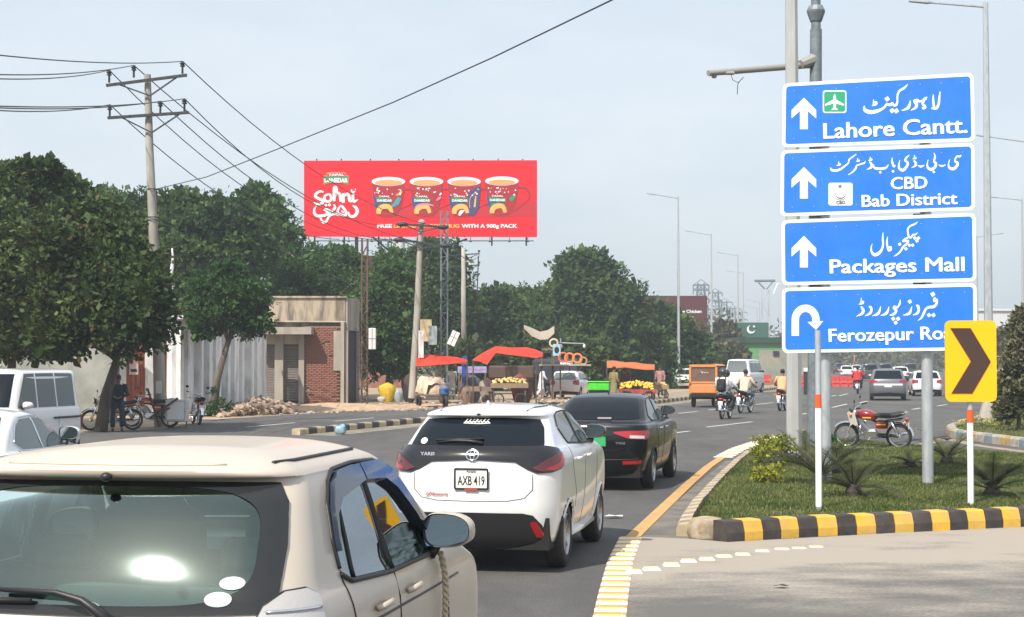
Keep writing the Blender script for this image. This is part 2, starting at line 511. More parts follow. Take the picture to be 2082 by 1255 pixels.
# ================================================================ kerbs, built of painted blocks
def smooth_path(pts, n):
    """resample a polyline to n+1 points by length"""
    pts = [Vector((p[0], p[1], 0)) for p in pts]
    ds = [0]
    for i in range(1, len(pts)): ds.append(ds[-1] + (pts[i] - pts[i - 1]).length)
    out = []
    for k in range(n + 1):
        d = ds[-1] * k / n
        i = max(j for j in range(len(ds)) if ds[j] <= d + 1e-9); i = min(i, len(pts) - 2)
        t = (d - ds[i]) / max(1e-9, ds[i + 1] - ds[i])
        out.append(pts[i].lerp(pts[i + 1], t))
    return out
def length(pts):
    return sum((Vector(pts[i + 1][:2]) - Vector(pts[i][:2])).length for i in range(len(pts) - 1))
def kerb(label, pts, step, mats, prof, side=1, group=None, base=0.0, gap=.004, jitter=.004):
    t = thing('kerb', label, 'kerb', (0, 0, 0), 0, group)
    n = max(1, round(length(pts) / step))
    q = smooth_path(pts, n)
    for i in range(n):
        a, b = q[i], q[i + 1]
        d = (b - a).normalized(); s = Vector((-d.y, d.x, 0)) * side
        d0 = ((a - q[i - 1]).normalized() + d).normalized() if i > 0 else d
        d1 = ((q[i + 2] - b).normalized() + d).normalized() if i + 2 <= n else d
        s0 = Vector((-d0.y, d0.x, 0)) * side; s1 = Vector((-d1.y, d1.x, 0)) * side
        a2 = a + d * gap; b2 = b - d * gap
        jz = random.uniform(-jitter, jitter); jx = random.uniform(-jitter, jitter)
        va = [a2 + s0 * (x + jx) + Vector((0, 0, z + base + (jz if z > 0 else 0))) for x, z in prof]
        vb = [b2 + s1 * (x + jx) + Vector((0, 0, z + base + (jz if z > 0 else 0))) for x, z in prof]
        k = len(prof); m_ = MB()
        fs = [(j, (j + 1) % k, k + (j + 1) % k, k + j) for j in range(k)] + [tuple(range(k)), tuple(reversed(range(k, 2 * k)))]
        m_.add(va + vb, fs)
        ob = m_.build('kerb_block', mats[i % len(mats)], t)
        if side < 0: ob.data.flip_normals()
    return t
PROF = [(0, -.05), (0, .10), (.035, .215), (.06, .23), (.24, .23), (.25, -.05)]
PROF2 = [(0, -.05), (0, .17), (.03, .22), (.22, .22), (.25, .17), (.25, -.05)]
# front kerb of the island
fk = [G(1476, 1103), G(1640, 1092), G(1850, 1083), G(2082, 1072), G(2350, 1060)]
kerb('black and yellow painted kerb along the near edge of the grass island', fk, .262, [M['kerb_black'], M['kerb_yellow']], PROF)
lk = [G(1405, 1092), G(1409, 1072), G(1430, 1036), G(1468, 990), G(1505, 950), G(1532, 928), G(1580, 905), G(1640, 884)]
kerb('faded yellow striped kerb on the road side of the grass island', lk, .27, [M['kerb_cream'], M['tan_edge']], [(0, -.05), (0, .15), (.14, .13), (.17, .08), (.17, -.05)], side=1)
# worn rounded corner stone
mb = MB()
c0 = G(1440, 1094)
prof = [(.20, -.05), (.215, .05), (.205, .15), (.16, .215), (.06, .235), (0, .235)]
mb.lathe(prof, 20, c=(c0.x - .005, c0.y + .10, 0))
for i, v in enumerate(mb.v):
    h = 1 + .05 * math.sin(v[0] * 31 + v[2] * 23) + .04 * math.sin(v[1] * 41)
    mb.v[i] = (c0.x - .005 + (v[0] - c0.x + .005) * h, c0.y + .1 + (v[1] - c0.y - .1) * h, v[2])
o = mb.build('kerb_stone', mat('worn_kerb', (.42, .25, .06), .9, col2=(.44, .40, .34), scale=9, bump=.8, bscale=12, dust=1.0, dustcol=(.12, .10, .09)), None, True)
setp(o, 'worn rounded corner stone with chipped yellow paint at the tip of the grass island', 'kerb stone')
# left kerb (median start) black / pale yellow
kerb('striped kerb between the main road and the service road behind the cars', KERB[:7], .56,
     [M['kerb_cream'], M['kerb_black']], [(x, z * .8) for x, z in PROF2], side=1)
# right-hand median
rk = [G(1985, 858), G(1950, 868), G(1924, 880), G(1930, 889), G(1985, 898), G(2082, 911), G(2400, 950)]
kerb('faded yellow and blue kerb round the second grass island at right', rk, .55, [M['kerb_dull'], M['kerb_grey'], M['kerb_blue'], M['kerb_grey']], PROF2, side=1)
rk2 = [G(2400, 790), G(2082, 822), G(1985, 858)]
kerb('pale kerb on the far side of the second grass island', rk2, .8, [M['kerb_grey']], PROF2, side=1)
# pale tan lane edge in front of right median
mb = MB()
q = [G(1870, 906), G(1924, 892), G(1985, 906), G(2082, 919), G(2400, 956)]
for i in range(len(q) - 1): mb.add(stripe(q[i], q[i + 1], .35, .005), [(0, 1, 2, 3)])
o = mb.build('road_edge', M['tan_edge']); o['kind'] = 'structure'

# ================================================================ grass islands
ISL = [G(1420, 1085), G(1485, 1096), G(1640, 1086), G(1850, 1077), G(2082, 1066), G(2350, 1054)] + [G(2350, 962), G(2082, 938), G(1850, 918), G(1700, 903), G(1650, 886), G(1590, 906), G(1540, 930), G(1513, 952), G(1476, 992), G(1440, 1038), G(1422, 1070)]
def grass_island(pts, zc, n, name='grass_island', hmax=.058, seed=3):
    P2 = [(p[0], p[1]) for p in pts]
    mb = MB(); k = len(P2)
    mb.add([(x, y, -.02) for x, y in P2] + [(x, y, zc) for x, y in P2], [tuple(range(k, 2 * k))] + [(i, (i + 1) % k, k + (i + 1) % k, k + i) for i in range(k)])
    o = mb.build(name, M['grass_soil']); o['kind'] = 'structure'
    if mb_area(P2) < 0: o.data.flip_normals()
    # blades
    rg = np.random.default_rng(seed)
    A_ = np.array(P2); lo = A_.min(0); hi = A_.max(0)
    out = []
    while sum(len(q) for q in out) < n:
        c = rg.uniform(lo, hi, (n * 2, 2))
        ins = np.zeros(len(c), bool)
        for i in range(k):
            x1, y1 = A_[i]; x2, y2 = A_[(i + 1) % k]
            cond = ((y1 > c[:, 1]) != (y2 > c[:, 1]))
            xx = (x2 - x1) * (c[:, 1] - y1) / (y2 - y1 + 1e-12) + x1
            ins ^= cond & (c[:, 0] < xx)
        # denser near the camera
        ptch = .5 + .5 * np.sin(c[:, 0] * 2.1 + 1.3 * np.sin(c[:, 1] * 1.7)) * np.sin(c[:, 1] * 2.6 + c[:, 0] * .8) + rg.normal(0, .22, len(c))
        keep = (ptch > .22) & (rg.uniform(0, 1, len(c)) < np.clip(1.15 - (c[:, 1] - lo[1]) / (hi[1] - lo[1]), .18, 1))
        out.append(c[ins & keep])
    c = np.concatenate(out)[:n]
    tall = (np.sin(c[:, 0] * 1.7) * np.sin(c[:, 1] * 1.3 + 1) + rg.normal(0, .5, n))
    h = hmax * (.55 + .5 * rg.random(n) + .22 * np.clip(tall, -1, 1.6))
    w = .007 + .006 * rg.random(n)
    an = rg.uniform(0, 6.283, n); le = rg.normal(0, .5, (n, 2)) * h[:, None]
    v = np.zeros((n, 3, 3))
    v[:, 0, 0] = c[:, 0] - np.cos(an) * w; v[:, 0, 1] = c[:, 1] - np.sin(an) * w; v[:, 0, 2] = zc - .004
    v[:, 1, 0] = c[:, 0] + np.cos(an) * w; v[:, 1, 1] = c[:, 1] + np.sin(an) * w; v[:, 1, 2] = zc - .004
    v[:, 2, 0] = c[:, 0] + le[:, 0]; v[:, 2, 1] = c[:, 1] + le[:, 1]; v[:, 2, 2] = zc + h
    return fast_mesh('grass', v.reshape(-1, 3), 3, GRASS)
def fast_mesh(name, verts, k, m, parent=None):
    n = len(verts); me = bpy.data.meshes.new(name)
    me.vertices.add(n); me.vertices.foreach_set('co', np.asarray(verts, np.float32).ravel())
    me.loops.add(n); me.loops.foreach_set('vertex_index', np.arange(n, dtype=np.int32))
    nf = n // k
    me.polygons.add(nf); me.polygons.foreach_set('loop_start', np.arange(0, n, k, dtype=np.int32)); me.polygons.foreach_set('loop_total', np.full(nf, k, np.int32))
    me.materials.append(m); me.update(calc_edges=True)
    o = bpy.data.objects.new(name, me); COL.objects.link(o)
    if parent: o.parent = parent
    return o
GRASS = leaf_mat('grass_blades', (.065, .11, .025), (.17, .20, .065), .45, .35, .6, .8, ((.32, .28, .14), .90))
g_ = grass_island(ISL, .14, 150000); setp(g_, 'short patchy green grass on the near island', 'grass', kind='stuff')
ISL2 = [G(1992, 862), G(1962, 871), G(1940, 881), G(1990, 892), G(2082, 904), G(2400, 940), G(2400, 795), G(2082, 826)]
g_ = grass_island(ISL2, .13, 26000, 'grass_median', .09, 5); setp(g_, 'rough green grass on the far median at right', 'grass', kind='stuff')
# grass verge beyond the kerb near the green building
gv = [G(1550, 786), G(1596, 782), G(1600, 772), G(1560, 772)]
sheet('grass_verge', [(p[0], p[1]) for p in gv], .12, M['grass_soil'])

# ================================================================ raised rumble studs
def stud_mesh(w, d, h, mats):
    """trapezoid block: width w across, depth d, height h; pale faces, yellow top"""
    mb = MB(); x, y = w / 2, d / 2; i = .30 * w / 2
    v = [(-x, -y, 0), (x, -y, 0), (x, y, 0), (-x, y, 0), (-x + i, -y + d * .3, h), (x - i, -y + d * .3, h), (x - i, y - d * .12, h), (-x + i, y - d * .12, h)]
    mb.mi = 0; mb.add(v, [(3, 2, 1, 0), (0, 1, 5, 4), (1, 2, 6, 5), (2, 3, 7, 6), (3, 0, 4, 7)])
    mb.mi = 1; mb.add(v[4:], [(0, 1, 2, 3)])
    return mb.mesh('stud', mats)
def stud_row(label, pts, n, w, d, h, mats, along=False, cat='rumble strip', ang=0):
    t = thing('rumble_strip', label, cat)
    me = stud_mesh(w, d, h, mats)
    q = smooth_path(pts, n)
    for i in range(n):
        a, b = q[i], q[i + 1]; dd = (b - a); rz = math.atan2(dd.y, dd.x) - math.pi / 2
        c = (a + b) / 2
        inst('stud', me, t, (c.x, c.y, .008), (0, 0, rz + ang + random.uniform(-.04, .04)))
    return t
stud_row('long curved row of yellow and white raised studs ending the yellow line', [G(1232, 1300), G(1247, 1210), G(1262, 1140), G(1283, 1093)], 18, .26, .17, .016, [M['stud_white'], M['stud_yellow']])
stud_row('dense row of white raised studs along the bend by the shrubs', [G(1468, 932), G(1500, 914), G(1540, 900), G(1600, 886), G(1660, 876)], 24, .42, .22, .014, [M['stud_white'], M['stud_yellow']])
q = [G(1288, 1166), G(1325, 1160), G(1365, 1151), G(1400, 1143), G(1437, 1139), G(1472, 1133), G(1510, 1129), G(1550, 1122), G(1590, 1118), G(1625, 1116), G(1660, 1113)]
t = thing('rumble_strip', 'sparse row of white studs half buried in sand at the junction', 'rumble strip')
me = stud_mesh(.17, .12, .032, [M['stud_white'], M['stud_yellow']])
for i, c in enumerate(q):
    inst('stud', me, t, (c.x, c.y, .004 - .0022 * i), (0, 0, random.uniform(-.15, .15)))
# ================================================================ car bodies
def cat_rom(P, t):
    n = len(P); i = min(int(t), n - 2); f = t - i
    p0 = P[max(i - 1, 0)]; p1 = P[i]; p2 = P[i + 1]; p3 = P[min(i + 2, n - 1)]
    out = []
    for a, b, c, d in zip(p0, p1, p2, p3):
        m1 = (c - a) / 2; m2 = (d - b) / 2
        # keep it monotone
        s = c - b
        if s == 0: m1 = m2 = 0
        else:
            if m1 / s < 0: m1 = 0
            if m2 / s < 0: m2 = 0
            m1 = max(min(m1, 3 * s), 3 * s) if abs(m1) > 3 * abs(s) else m1
            m2 = max(min(m2, 3 * s), 3 * s) if abs(m2) > 3 * abs(s) else m2
        f2 = f * f; f3 = f2 * f
        out.append((2 * f3 - 3 * f2 + 1) * b + (f3 - 2 * f2 + f) * m1 + (-2 * f3 + 3 * f2) * c + (f3 - f2) * m2)
    return out

class Body:
    """stack of rounded horizontal outlines.  row: (z, rear y, front y, half width, rear radius, front radius, rear bow, front bow)"""
    def __init__(s, rows, taper=.04, shoulder=None):
        s.rows = rows; s.taper = taper
        s.nv = len(rows) - 1
        s.L = max(r[2] for r in rows)
        s.tab = [(cat_rom(rows, s.nv * k / 600)[0], s.nv * k / 600) for k in range(601)]
    def v_of(s, z):
        t = s.tab
        if z <= t[0][0]: return 0.0
        lo, hi = 0, len(t) - 1
        while hi - lo > 1:
            m = (lo + hi) // 2
            if t[m][0] < z: lo = m
            else: hi = m
        a, b = t[lo], t[hi]
        return a[1] + (b[1] - a[1]) * (z - a[0]) / max(1e-9, b[0] - a[0])
    def warp(s, X, Y, r):
        z, yr, yf, hw, rr, rf, br, bf = r
        mid = (yr + yf) / 2; hl = max(.05, (yf - yr) / 2)
        q = min(1, (X / max(hw, 1e-4)) ** 2)
        wr = max(0, (mid - Y) / hl); wf = max(0, (Y - mid) / hl)
        Y2 = Y + br * q * min(1, wr) - bf * q * min(1, wf)
        g = (Y - s.L * .5) / (s.L * .5)
        X2 = X * (1 - s.taper * g * g)
        return Vector((X2, Y2, z))
    def canon(s, sv, r):
        """arc-length from the rear centre (signed) -> canonical X, Y"""
        z, yr, yf, hw, rr, rf, br, bf = r
        sg = 1 if sv >= 0 else -1; a = abs(sv)
        rr = min(rr, hw * .98, (yf - yr) * .45); rf = min(rf, hw * .98, (yf - yr) * .45)
        f = hw - rr
        if a <= f: return sg * a, yr
        a -= f; q = rr * math.pi / 2
        if a <= q:
            w = a / rr
            return sg * (f + rr * math.sin(w)), yr + rr * (1 - math.cos(w))
        a -= q; sd = (yf - rf) - (yr + rr)
        if a <= sd: return sg * hw, yr + rr + a
        a -= sd; q = rf * math.pi / 2
        if a <= q:
            w = a / rf
            return sg * (hw - rf + rf * math.cos(w)), yf - rf + rf * math.sin(w)
        a -= q
        return sg * max(0, hw - rf - a), yf
    def P(s, sv, v, off=0.0):
        r = cat_rom(s.rows, min(v, s.nv - 1e-6))
        X, Y = s.canon(sv, r); p = s.warp(X, Y, r)
        if off:
            e = 2e-3
            a = s._p(sv + e, v); b = s._p(sv - e, v); c = s._p(sv, min(v + e * 4, s.nv - 1e-6)); d = s._p(sv, max(v - e * 4, 0))
            n = (a - b).cross(c - d)
            if n.length > 1e-12:
                n.normalize(); p = p + n * off
        return p
    def _p(s, sv, v):
        r = cat_rom(s.rows, v); X, Y = s.canon(sv, r); return s.warp(X, Y, r)
    def rear(s, x, z, off=0.0): return s.P(x, s.v_of(z), off)
    def side(s, sg, y, z, off=0.0):
        v = s.v_of(z); r = cat_rom(s.rows, min(v, s.nv - 1e-6))
        rr = min(r[4], r[3] * .98)
        a = (r[3] - rr) + rr * math.pi / 2 + (y - r[1] - rr)
        return s.P(sg * a, v, off)
    def front(s, x, z, off=0.0):
        v = s.v_of(z); r = cat_rom(s.rows, min(v, s.nv - 1e-6))
        z_, yr, yf, hw, rr, rf, br, bf = r
        rr = min(rr, hw * .98); rf = min(rf, hw * .98)
        tot = (hw - rr) + rr * math.pi / 2 + (yf - rf - yr - rr) + rf * math.pi / 2 + (hw - rf)
        sg = 1 if x >= 0 else -1
        return s.P(sg * (tot - abs(x)), v, off)
    def shell(s, mb, wheels=(), wr=.33, holes=None, sub=4, nr=20, nc=6, ns=64, nf=16):
        rows = []; meta = []
        nrow = s.nv * sub
        for i in range(nrow + 1):
            v = min(s.nv * i / nrow, s.nv - 1e-6)
            r = cat_rom(s.rows, v); z, yr, yf, hw, rr, rf, br, bf = r
            rr = min(rr, hw * .98, (yf - yr) * .45); rf = min(rf, hw * .98, (yf - yr) * .45)
            segs = []
            A1 = hw - rr; A2 = A1 + rr * math.pi / 2; A3 = A2 + (yf - rf - yr - rr); A4 = A3 + rf * math.pi / 2; A5 = A4 + hw - rf
            half = [A1 * k / (nr // 2) for k in range(nr // 2)] + [A1 + (A2 - A1) * k / nc for k in range(nc)] + [A2 + (A3 - A2) * k / ns for k in range(ns)] + [A3 + (A4 - A3) * k / nc for k in range(nc)] + [A4 + (A5 - A4) * k / (nf // 2) for k in range(nf // 2 + 1)]
            loop = half[:-1] + [-h for h in reversed(half)][:-1]
            row = []; mt = []
            for a in loop:
                X, Y = s.canon(a, r); row.append(s.warp(X, Y, r)); mt.append((a, z))
            rows.append(row); meta.append(mt)
        n = len(rows[0]); b = len(mb.v)
        mb.v.extend([tuple(p) for r_ in rows for p in r_])
        for i in range(nrow):
            for k in range(n):
                l = (k + 1) % n
                c = (rows[i][k] + rows[i][l] + rows[i + 1][k] + rows[i + 1][l]) / 4
                if any((c.y - wy) ** 2 + (c.z - wz) ** 2 < wr * wr and abs(c.x) > .45 for wy, wz in wheels): continue
                if holes and holes(meta[i][k][0], c): continue
                mb.f.append((b + i * n + k, b + i * n + l, b + (i + 1) * n + l, b + (i + 1) * n + k)); mb.m.append(mb.mi)
        mb.f.append(tuple(b + nrow * n + k for k in range(n))); mb.m.append(mb.mi)
        return mb
    def patch(s, mb, fn, a0, a1, bot, top, off=.004, na=20, nz=8, rim=True):
        """surface strip between bottom and top curves over a in a0..a1; fn(a, z, off); with a thin rim down to the body"""
        def lerp(c, a):
            if a <= c[0][0]: return c[0][1]
            for i in range(len(c) - 1):
                if a <= c[i + 1][0]:
                    t = (a - c[i][0]) / max(1e-9, c[i + 1][0] - c[i][0]); return c[i][1] + (c[i + 1][1] - c[i][1]) * t
            return c[-1][1]
        aa = sorted(set([a0 + (a1 - a0) * k / na for k in range(na + 1)] + [p[0] for p in bot if a0 < p[0] < a1] + [p[0] for p in top if a0 < p[0] < a1]))
        rows = []
        for a in aa:
            zb, zt = lerp(bot, a), lerp(top, a)
            rows.append([fn(a, zb + (zt - zb) * k / nz, off) for k in range(nz + 1)])
        mb.grid(rows)
        if rim:
            edge = [(a, lerp(bot, a)) for a in aa] + [(aa[-1], lerp(top, aa[-1]))] + [(a, lerp(top, a)) for a in reversed(aa)] + [(aa[0], lerp(bot, aa[0]))]
            mb.grid([[fn(a, z, off) for a, z in edge], [fn(a, z, -.012) for a, z in edge]])
        return mb
    def seam(s, mb, fn, pts, r=.005, off=.0, n=5, dens=8):
        out = []
        for i in range(len(pts) - 1):
            for k in range(dens):
                t = k / dens; out.append(fn(pts[i][0] + (pts[i + 1][0] - pts[i][0]) * t, pts[i][1] + (pts[i + 1][1] - pts[i][1]) * t, off))
        out.append(fn(pts[-1][0], pts[-1][1], off))
        mb.tube(out, r, n); return mb

def car_glass(name, tintc, refl, rough, rc=(1, 1, 1), top=1.0):
    """thin tinted pane: what lies behind shows through, the sky mirrors in it, more so at a slant"""
    m = bpy.data.materials.new(name); m.use_nodes = True
    nt = m.node_tree; n = nt.nodes; l = nt.links; n.clear()
    o = n.new('ShaderNodeOutputMaterial'); tr = n.new('ShaderNodeBsdfTransparent'); tr.inputs[0].default_value = (*tintc, 1)
    gl = n.new('ShaderNodeBsdfGlossy'); gl.inputs['Roughness'].default_value = rough; gl.inputs[0].default_value = (*rc, 1)
    fr = n.new('ShaderNodeLayerWeight'); fr.inputs[0].default_value = .25
    mr = n.new('ShaderNodeMapRange'); mr.inputs[3].default_value = refl; mr.inputs[4].default_value = top
    l.new(fr.outputs['Fresnel'], mr.inputs[0])
    tc_ = n.new('ShaderNodeTexCoord'); q = n.new('ShaderNodeTexNoise'); q.inputs['Scale'].default_value = 3; q.inputs['Detail'].default_value = 3
    l.new(tc_.outputs['Object'], q.inputs['Vector']); bn = n.new('ShaderNodeBump'); bn.inputs['Strength'].default_value = .006; bn.inputs['Distance'].default_value = .02
    l.new(q.outputs['Fac'], bn.inputs['Height']); l.new(bn.outputs[0], gl.inputs['Normal'])
    ms = n.new('ShaderNodeMixShader'); l.new(mr.outputs[0], ms.inputs[0]); l.new(tr.outputs[0], ms.inputs[1]); l.new(gl.outputs[0], ms.inputs[2]); l.new(ms.outputs[0], o.inputs[0])
    return m
RX = Matrix.Rotation(R(90), 3, 'Y')
def wheel_meshes(rad, w, style='alloy'):
    ty = MB(); rr = rad * .66
    ty.lathe([(rr, -w / 2 + .01), (rr + .02, -w / 2), (rad - .03, -w / 2), (rad - .008, -w / 2 + .02), (rad, -w / 4), (rad, w / 4), (rad - .008, w / 2 - .02), (rad - .03, w / 2), (rr + .02, w / 2), (rr, w / 2 - .01)], 28, RX)
    tm = ty.mesh('tyre', M['tyre'], True, 50)
    rm = MB()
    rm.lathe([(rr, w / 2 - .012), (rr - .012, w / 2 - .004), (rr - .022, w / 2 - .03), (rr - .03, -w / 2 + .02), (rr, -w / 2 + .012)], 24, RX)
    hub = .25 * rr
    rm.lathe([(0, w / 2 - .02), (hub * .9, w / 2 - .022), (hub, w / 2 - .05), (hub, 0)], 12, RX)
    if style == 'alloy':
        for k in range(10):
            a = 2 * math.pi * k / 10
            d = Vector((0, math.cos(a), math.sin(a)))
            rm.tube([Vector((w / 2 - .04, 0, 0)) + d * hub * .8, Vector((w / 2 - .03, 0, 0)) + d * (rr - .02)], [.022, .015], 4)
    else:
        rm.lathe([(hub, w / 2 - .045), (rr * .6, w / 2 - .03), (rr * .8, w / 2 - .05), (rr - .02, w / 2 - .05)], 20, RX)
    me = rm.mesh('rim', M['alloy'], True, 40)
    dk = MB(); dk.lathe([(0, w / 2 - .07), (rr - .02, w / 2 - .07)], 16, RX)
    return tm, me, dk.mesh('brake_disc', M['under'])
def add_wheels(t, ys, rad, w, hw, style='alloy', name='wheel', steer=0):
    tm, rm, dm = wheel_meshes(rad, w, style)
    for y in ys:
        for sg in (1, -1):
            rot = (0, 0, 0 if sg > 0 else math.pi)
            o = inst('wheel', tm, t, (sg * (hw - w / 2), y, rad), rot)
            inst('rim', rm, o); inst('brake_disc', dm, o)

# ---- flat text as real thin letters
_txt = {}
def text_mesh(s, size, weight=0.0, depth=.002, m=None, sx=1.0, align='CENTER', shear=0.0):
    cu = bpy.data.curves.new('lettering', 'FONT')
    cu.body = s; cu.size = size; cu.offset = weight; cu.extrude = depth; cu.align_x = align; cu.align_y = 'CENTER'; cu.shear = shear
    cu.resolution_u = 3
    o = bpy.data.objects.new('tmp', cu); COL.objects.link(o)
    dg = bpy.context.evaluated_depsgraph_get()
    me = bpy.data.meshes.new_from_object(o.evaluated_get(dg))
    bpy.data.objects.remove(o); bpy.data.curves.remove(cu)
    me.materials.clear(); me.materials.append(m)
    if sx != 1.0:
        me.transform(Matrix.Diagonal((sx, 1, 1, 1)))
    return me
def place_text(name, s, size, parent, loc, rot, m, weight=0.0, sx=1.0, depth=.002, align='CENTER', shear=0, width=None):
    me = text_mesh(s, size, weight, depth, m, sx, align, shear)
    me.name = name
    if width:
        xs = [v.co.x for v in me.vertices]; k = width / (max(xs) - min(xs)); me.transform(Matrix.Diagonal((k, 1, 1, 1)))
    return inst(name, me, parent, loc, rot)
FACE_BACK = (R(90), 0, 0)     # text facing -Y (towards the camera)

def number_plate(t, c, w, h, txt, mplate=None, tilt=0, small=None, frame=True, size=.085, sx=.85):
    mb = MB(); mb.bbox(c, (w, .012, h), .005)
    o = mb.build('number_plate', mplate or M['plate'], t)
    if frame:
        f = MB(); y = c[1] - .008
        p = [(c[0] - w / 2, y, c[2] - h / 2), (c[0] + w / 2, y, c[2] - h / 2), (c[0] + w / 2, y, c[2] + h / 2), (c[0] - w / 2, y, c[2] + h / 2)]
        for i in range(4): f.tube([p[i], p[(i + 1) % 4]], .009, 6)
        f.build('plate_frame', M['trim'], o)
    if txt: place_text('lettering', txt, size, o, (c[0], c[1] - .0085, c[2] - .02), FACE_BACK, M['ink'], .001, width=w * .82)
    if small: place_text('lettering', small, .025, o, (c[0], c[1] - .0085, c[2] + h * .36), FACE_BACK, M['ink'], 0)
    return o

def oval_badge(t, fn, x, z, w, h):
    """two crossed ovals in a ring"""
    mb = MB(); c = fn(x, z, .006); e = .001
    def ell(cx, cz, a, b, r, n=28):
        pts = [fn(x + cx + a * math.cos(2 * math.pi * k / n), z + cz + b * math.sin(2 * math.pi * k / n), .008) for k in range(n + 1)]
        mb.tube(pts, r, 5, cap=False)
    ell(0, 0, w / 2, h / 2, .006)
    ell(0, 0, w * .17, h / 2 * .92, .005)
    ell(0, h * .16, w / 2 * .8, h * .22, .005)
    return mb.build('badge', M['chrome'], t, True)

def wing_mirror(t, c, sg, paint, arm_from, sc=(.125, .055, .085), pieces=True):
    sc = Vector(sc); Mx = Matrix.Rotation(R(-8 * sg), 3, 'Z'); rows_ = []
    for (yy, k) in ((-.045, .95), (-.02, 1.0), (.03, .98), (.07, .8), (.095, .35)):
        ring = []
        for j in range(24):
            a = 2 * math.pi * j / 24; ca, sa = math.cos(a), math.sin(a)
            x = sc.x * k * math.copysign(abs(ca) ** .72, ca); z = sc.z * k * math.copysign(abs(sa) ** .72, sa) * (1 - .16 * (ca * sg))
            ring.append(c + Mx @ Vector((x, yy, z)))
        rows_.append(ring)
    mbk = MB(); mbk.grid(rows_, True); mbk.add(rows_[-1], [tuple(range(24))])
    mh = mbk.build('wing_mirror', paint, t, True, 50)
    mbk = MB(); mbk.grid([rows_[0], [c + Mx @ Vector((0, .012, 0)) + (p - c) * .90 for p in rows_[0]]], True)
    mbk.build('mirror_rim', M['trim'], mh, True)
    mbk = MB(); mbk.add([c + Mx @ Vector((0, .008, 0)) + (p - c) * .93 for p in rows_[0]], [tuple(reversed(range(24)))]); mbk.build('mirror_glass', M['mirror'], mh)
    mbk = MB(); mbk.tube([arm_from, c + Vector((-.05 * sg, .03, -.055))], [.05, .035], 8, flat=.5); mbk.build('mirror_arm', M['trim'], mh, True)
    return mh

def underbody(b, t, L, hw, z0=.2):
    mb = MB(); mb.box((0, L / 2, z0 + .16), (hw * 2 - .06, L - .3, .30))
    mb.build('underbody', M['under'], t)
def arch_lips(b, t, ys, wr, rad, m, hw=None):
    mb = MB()
    for y in ys:
        for sg in (1, -1):
            pts = []
            for k in range(15):
                a = R(-8) + (math.pi + R(16)) * k / 14
                z = rad + wr * math.sin(a)
                if z < .2: continue
                pts.append(b.side(sg, y + wr * math.cos(a), z, .002))
            if len(pts) > 2: mb.tube(pts, .014, 6)
    mb.build('wheel_arch', m, t, True)

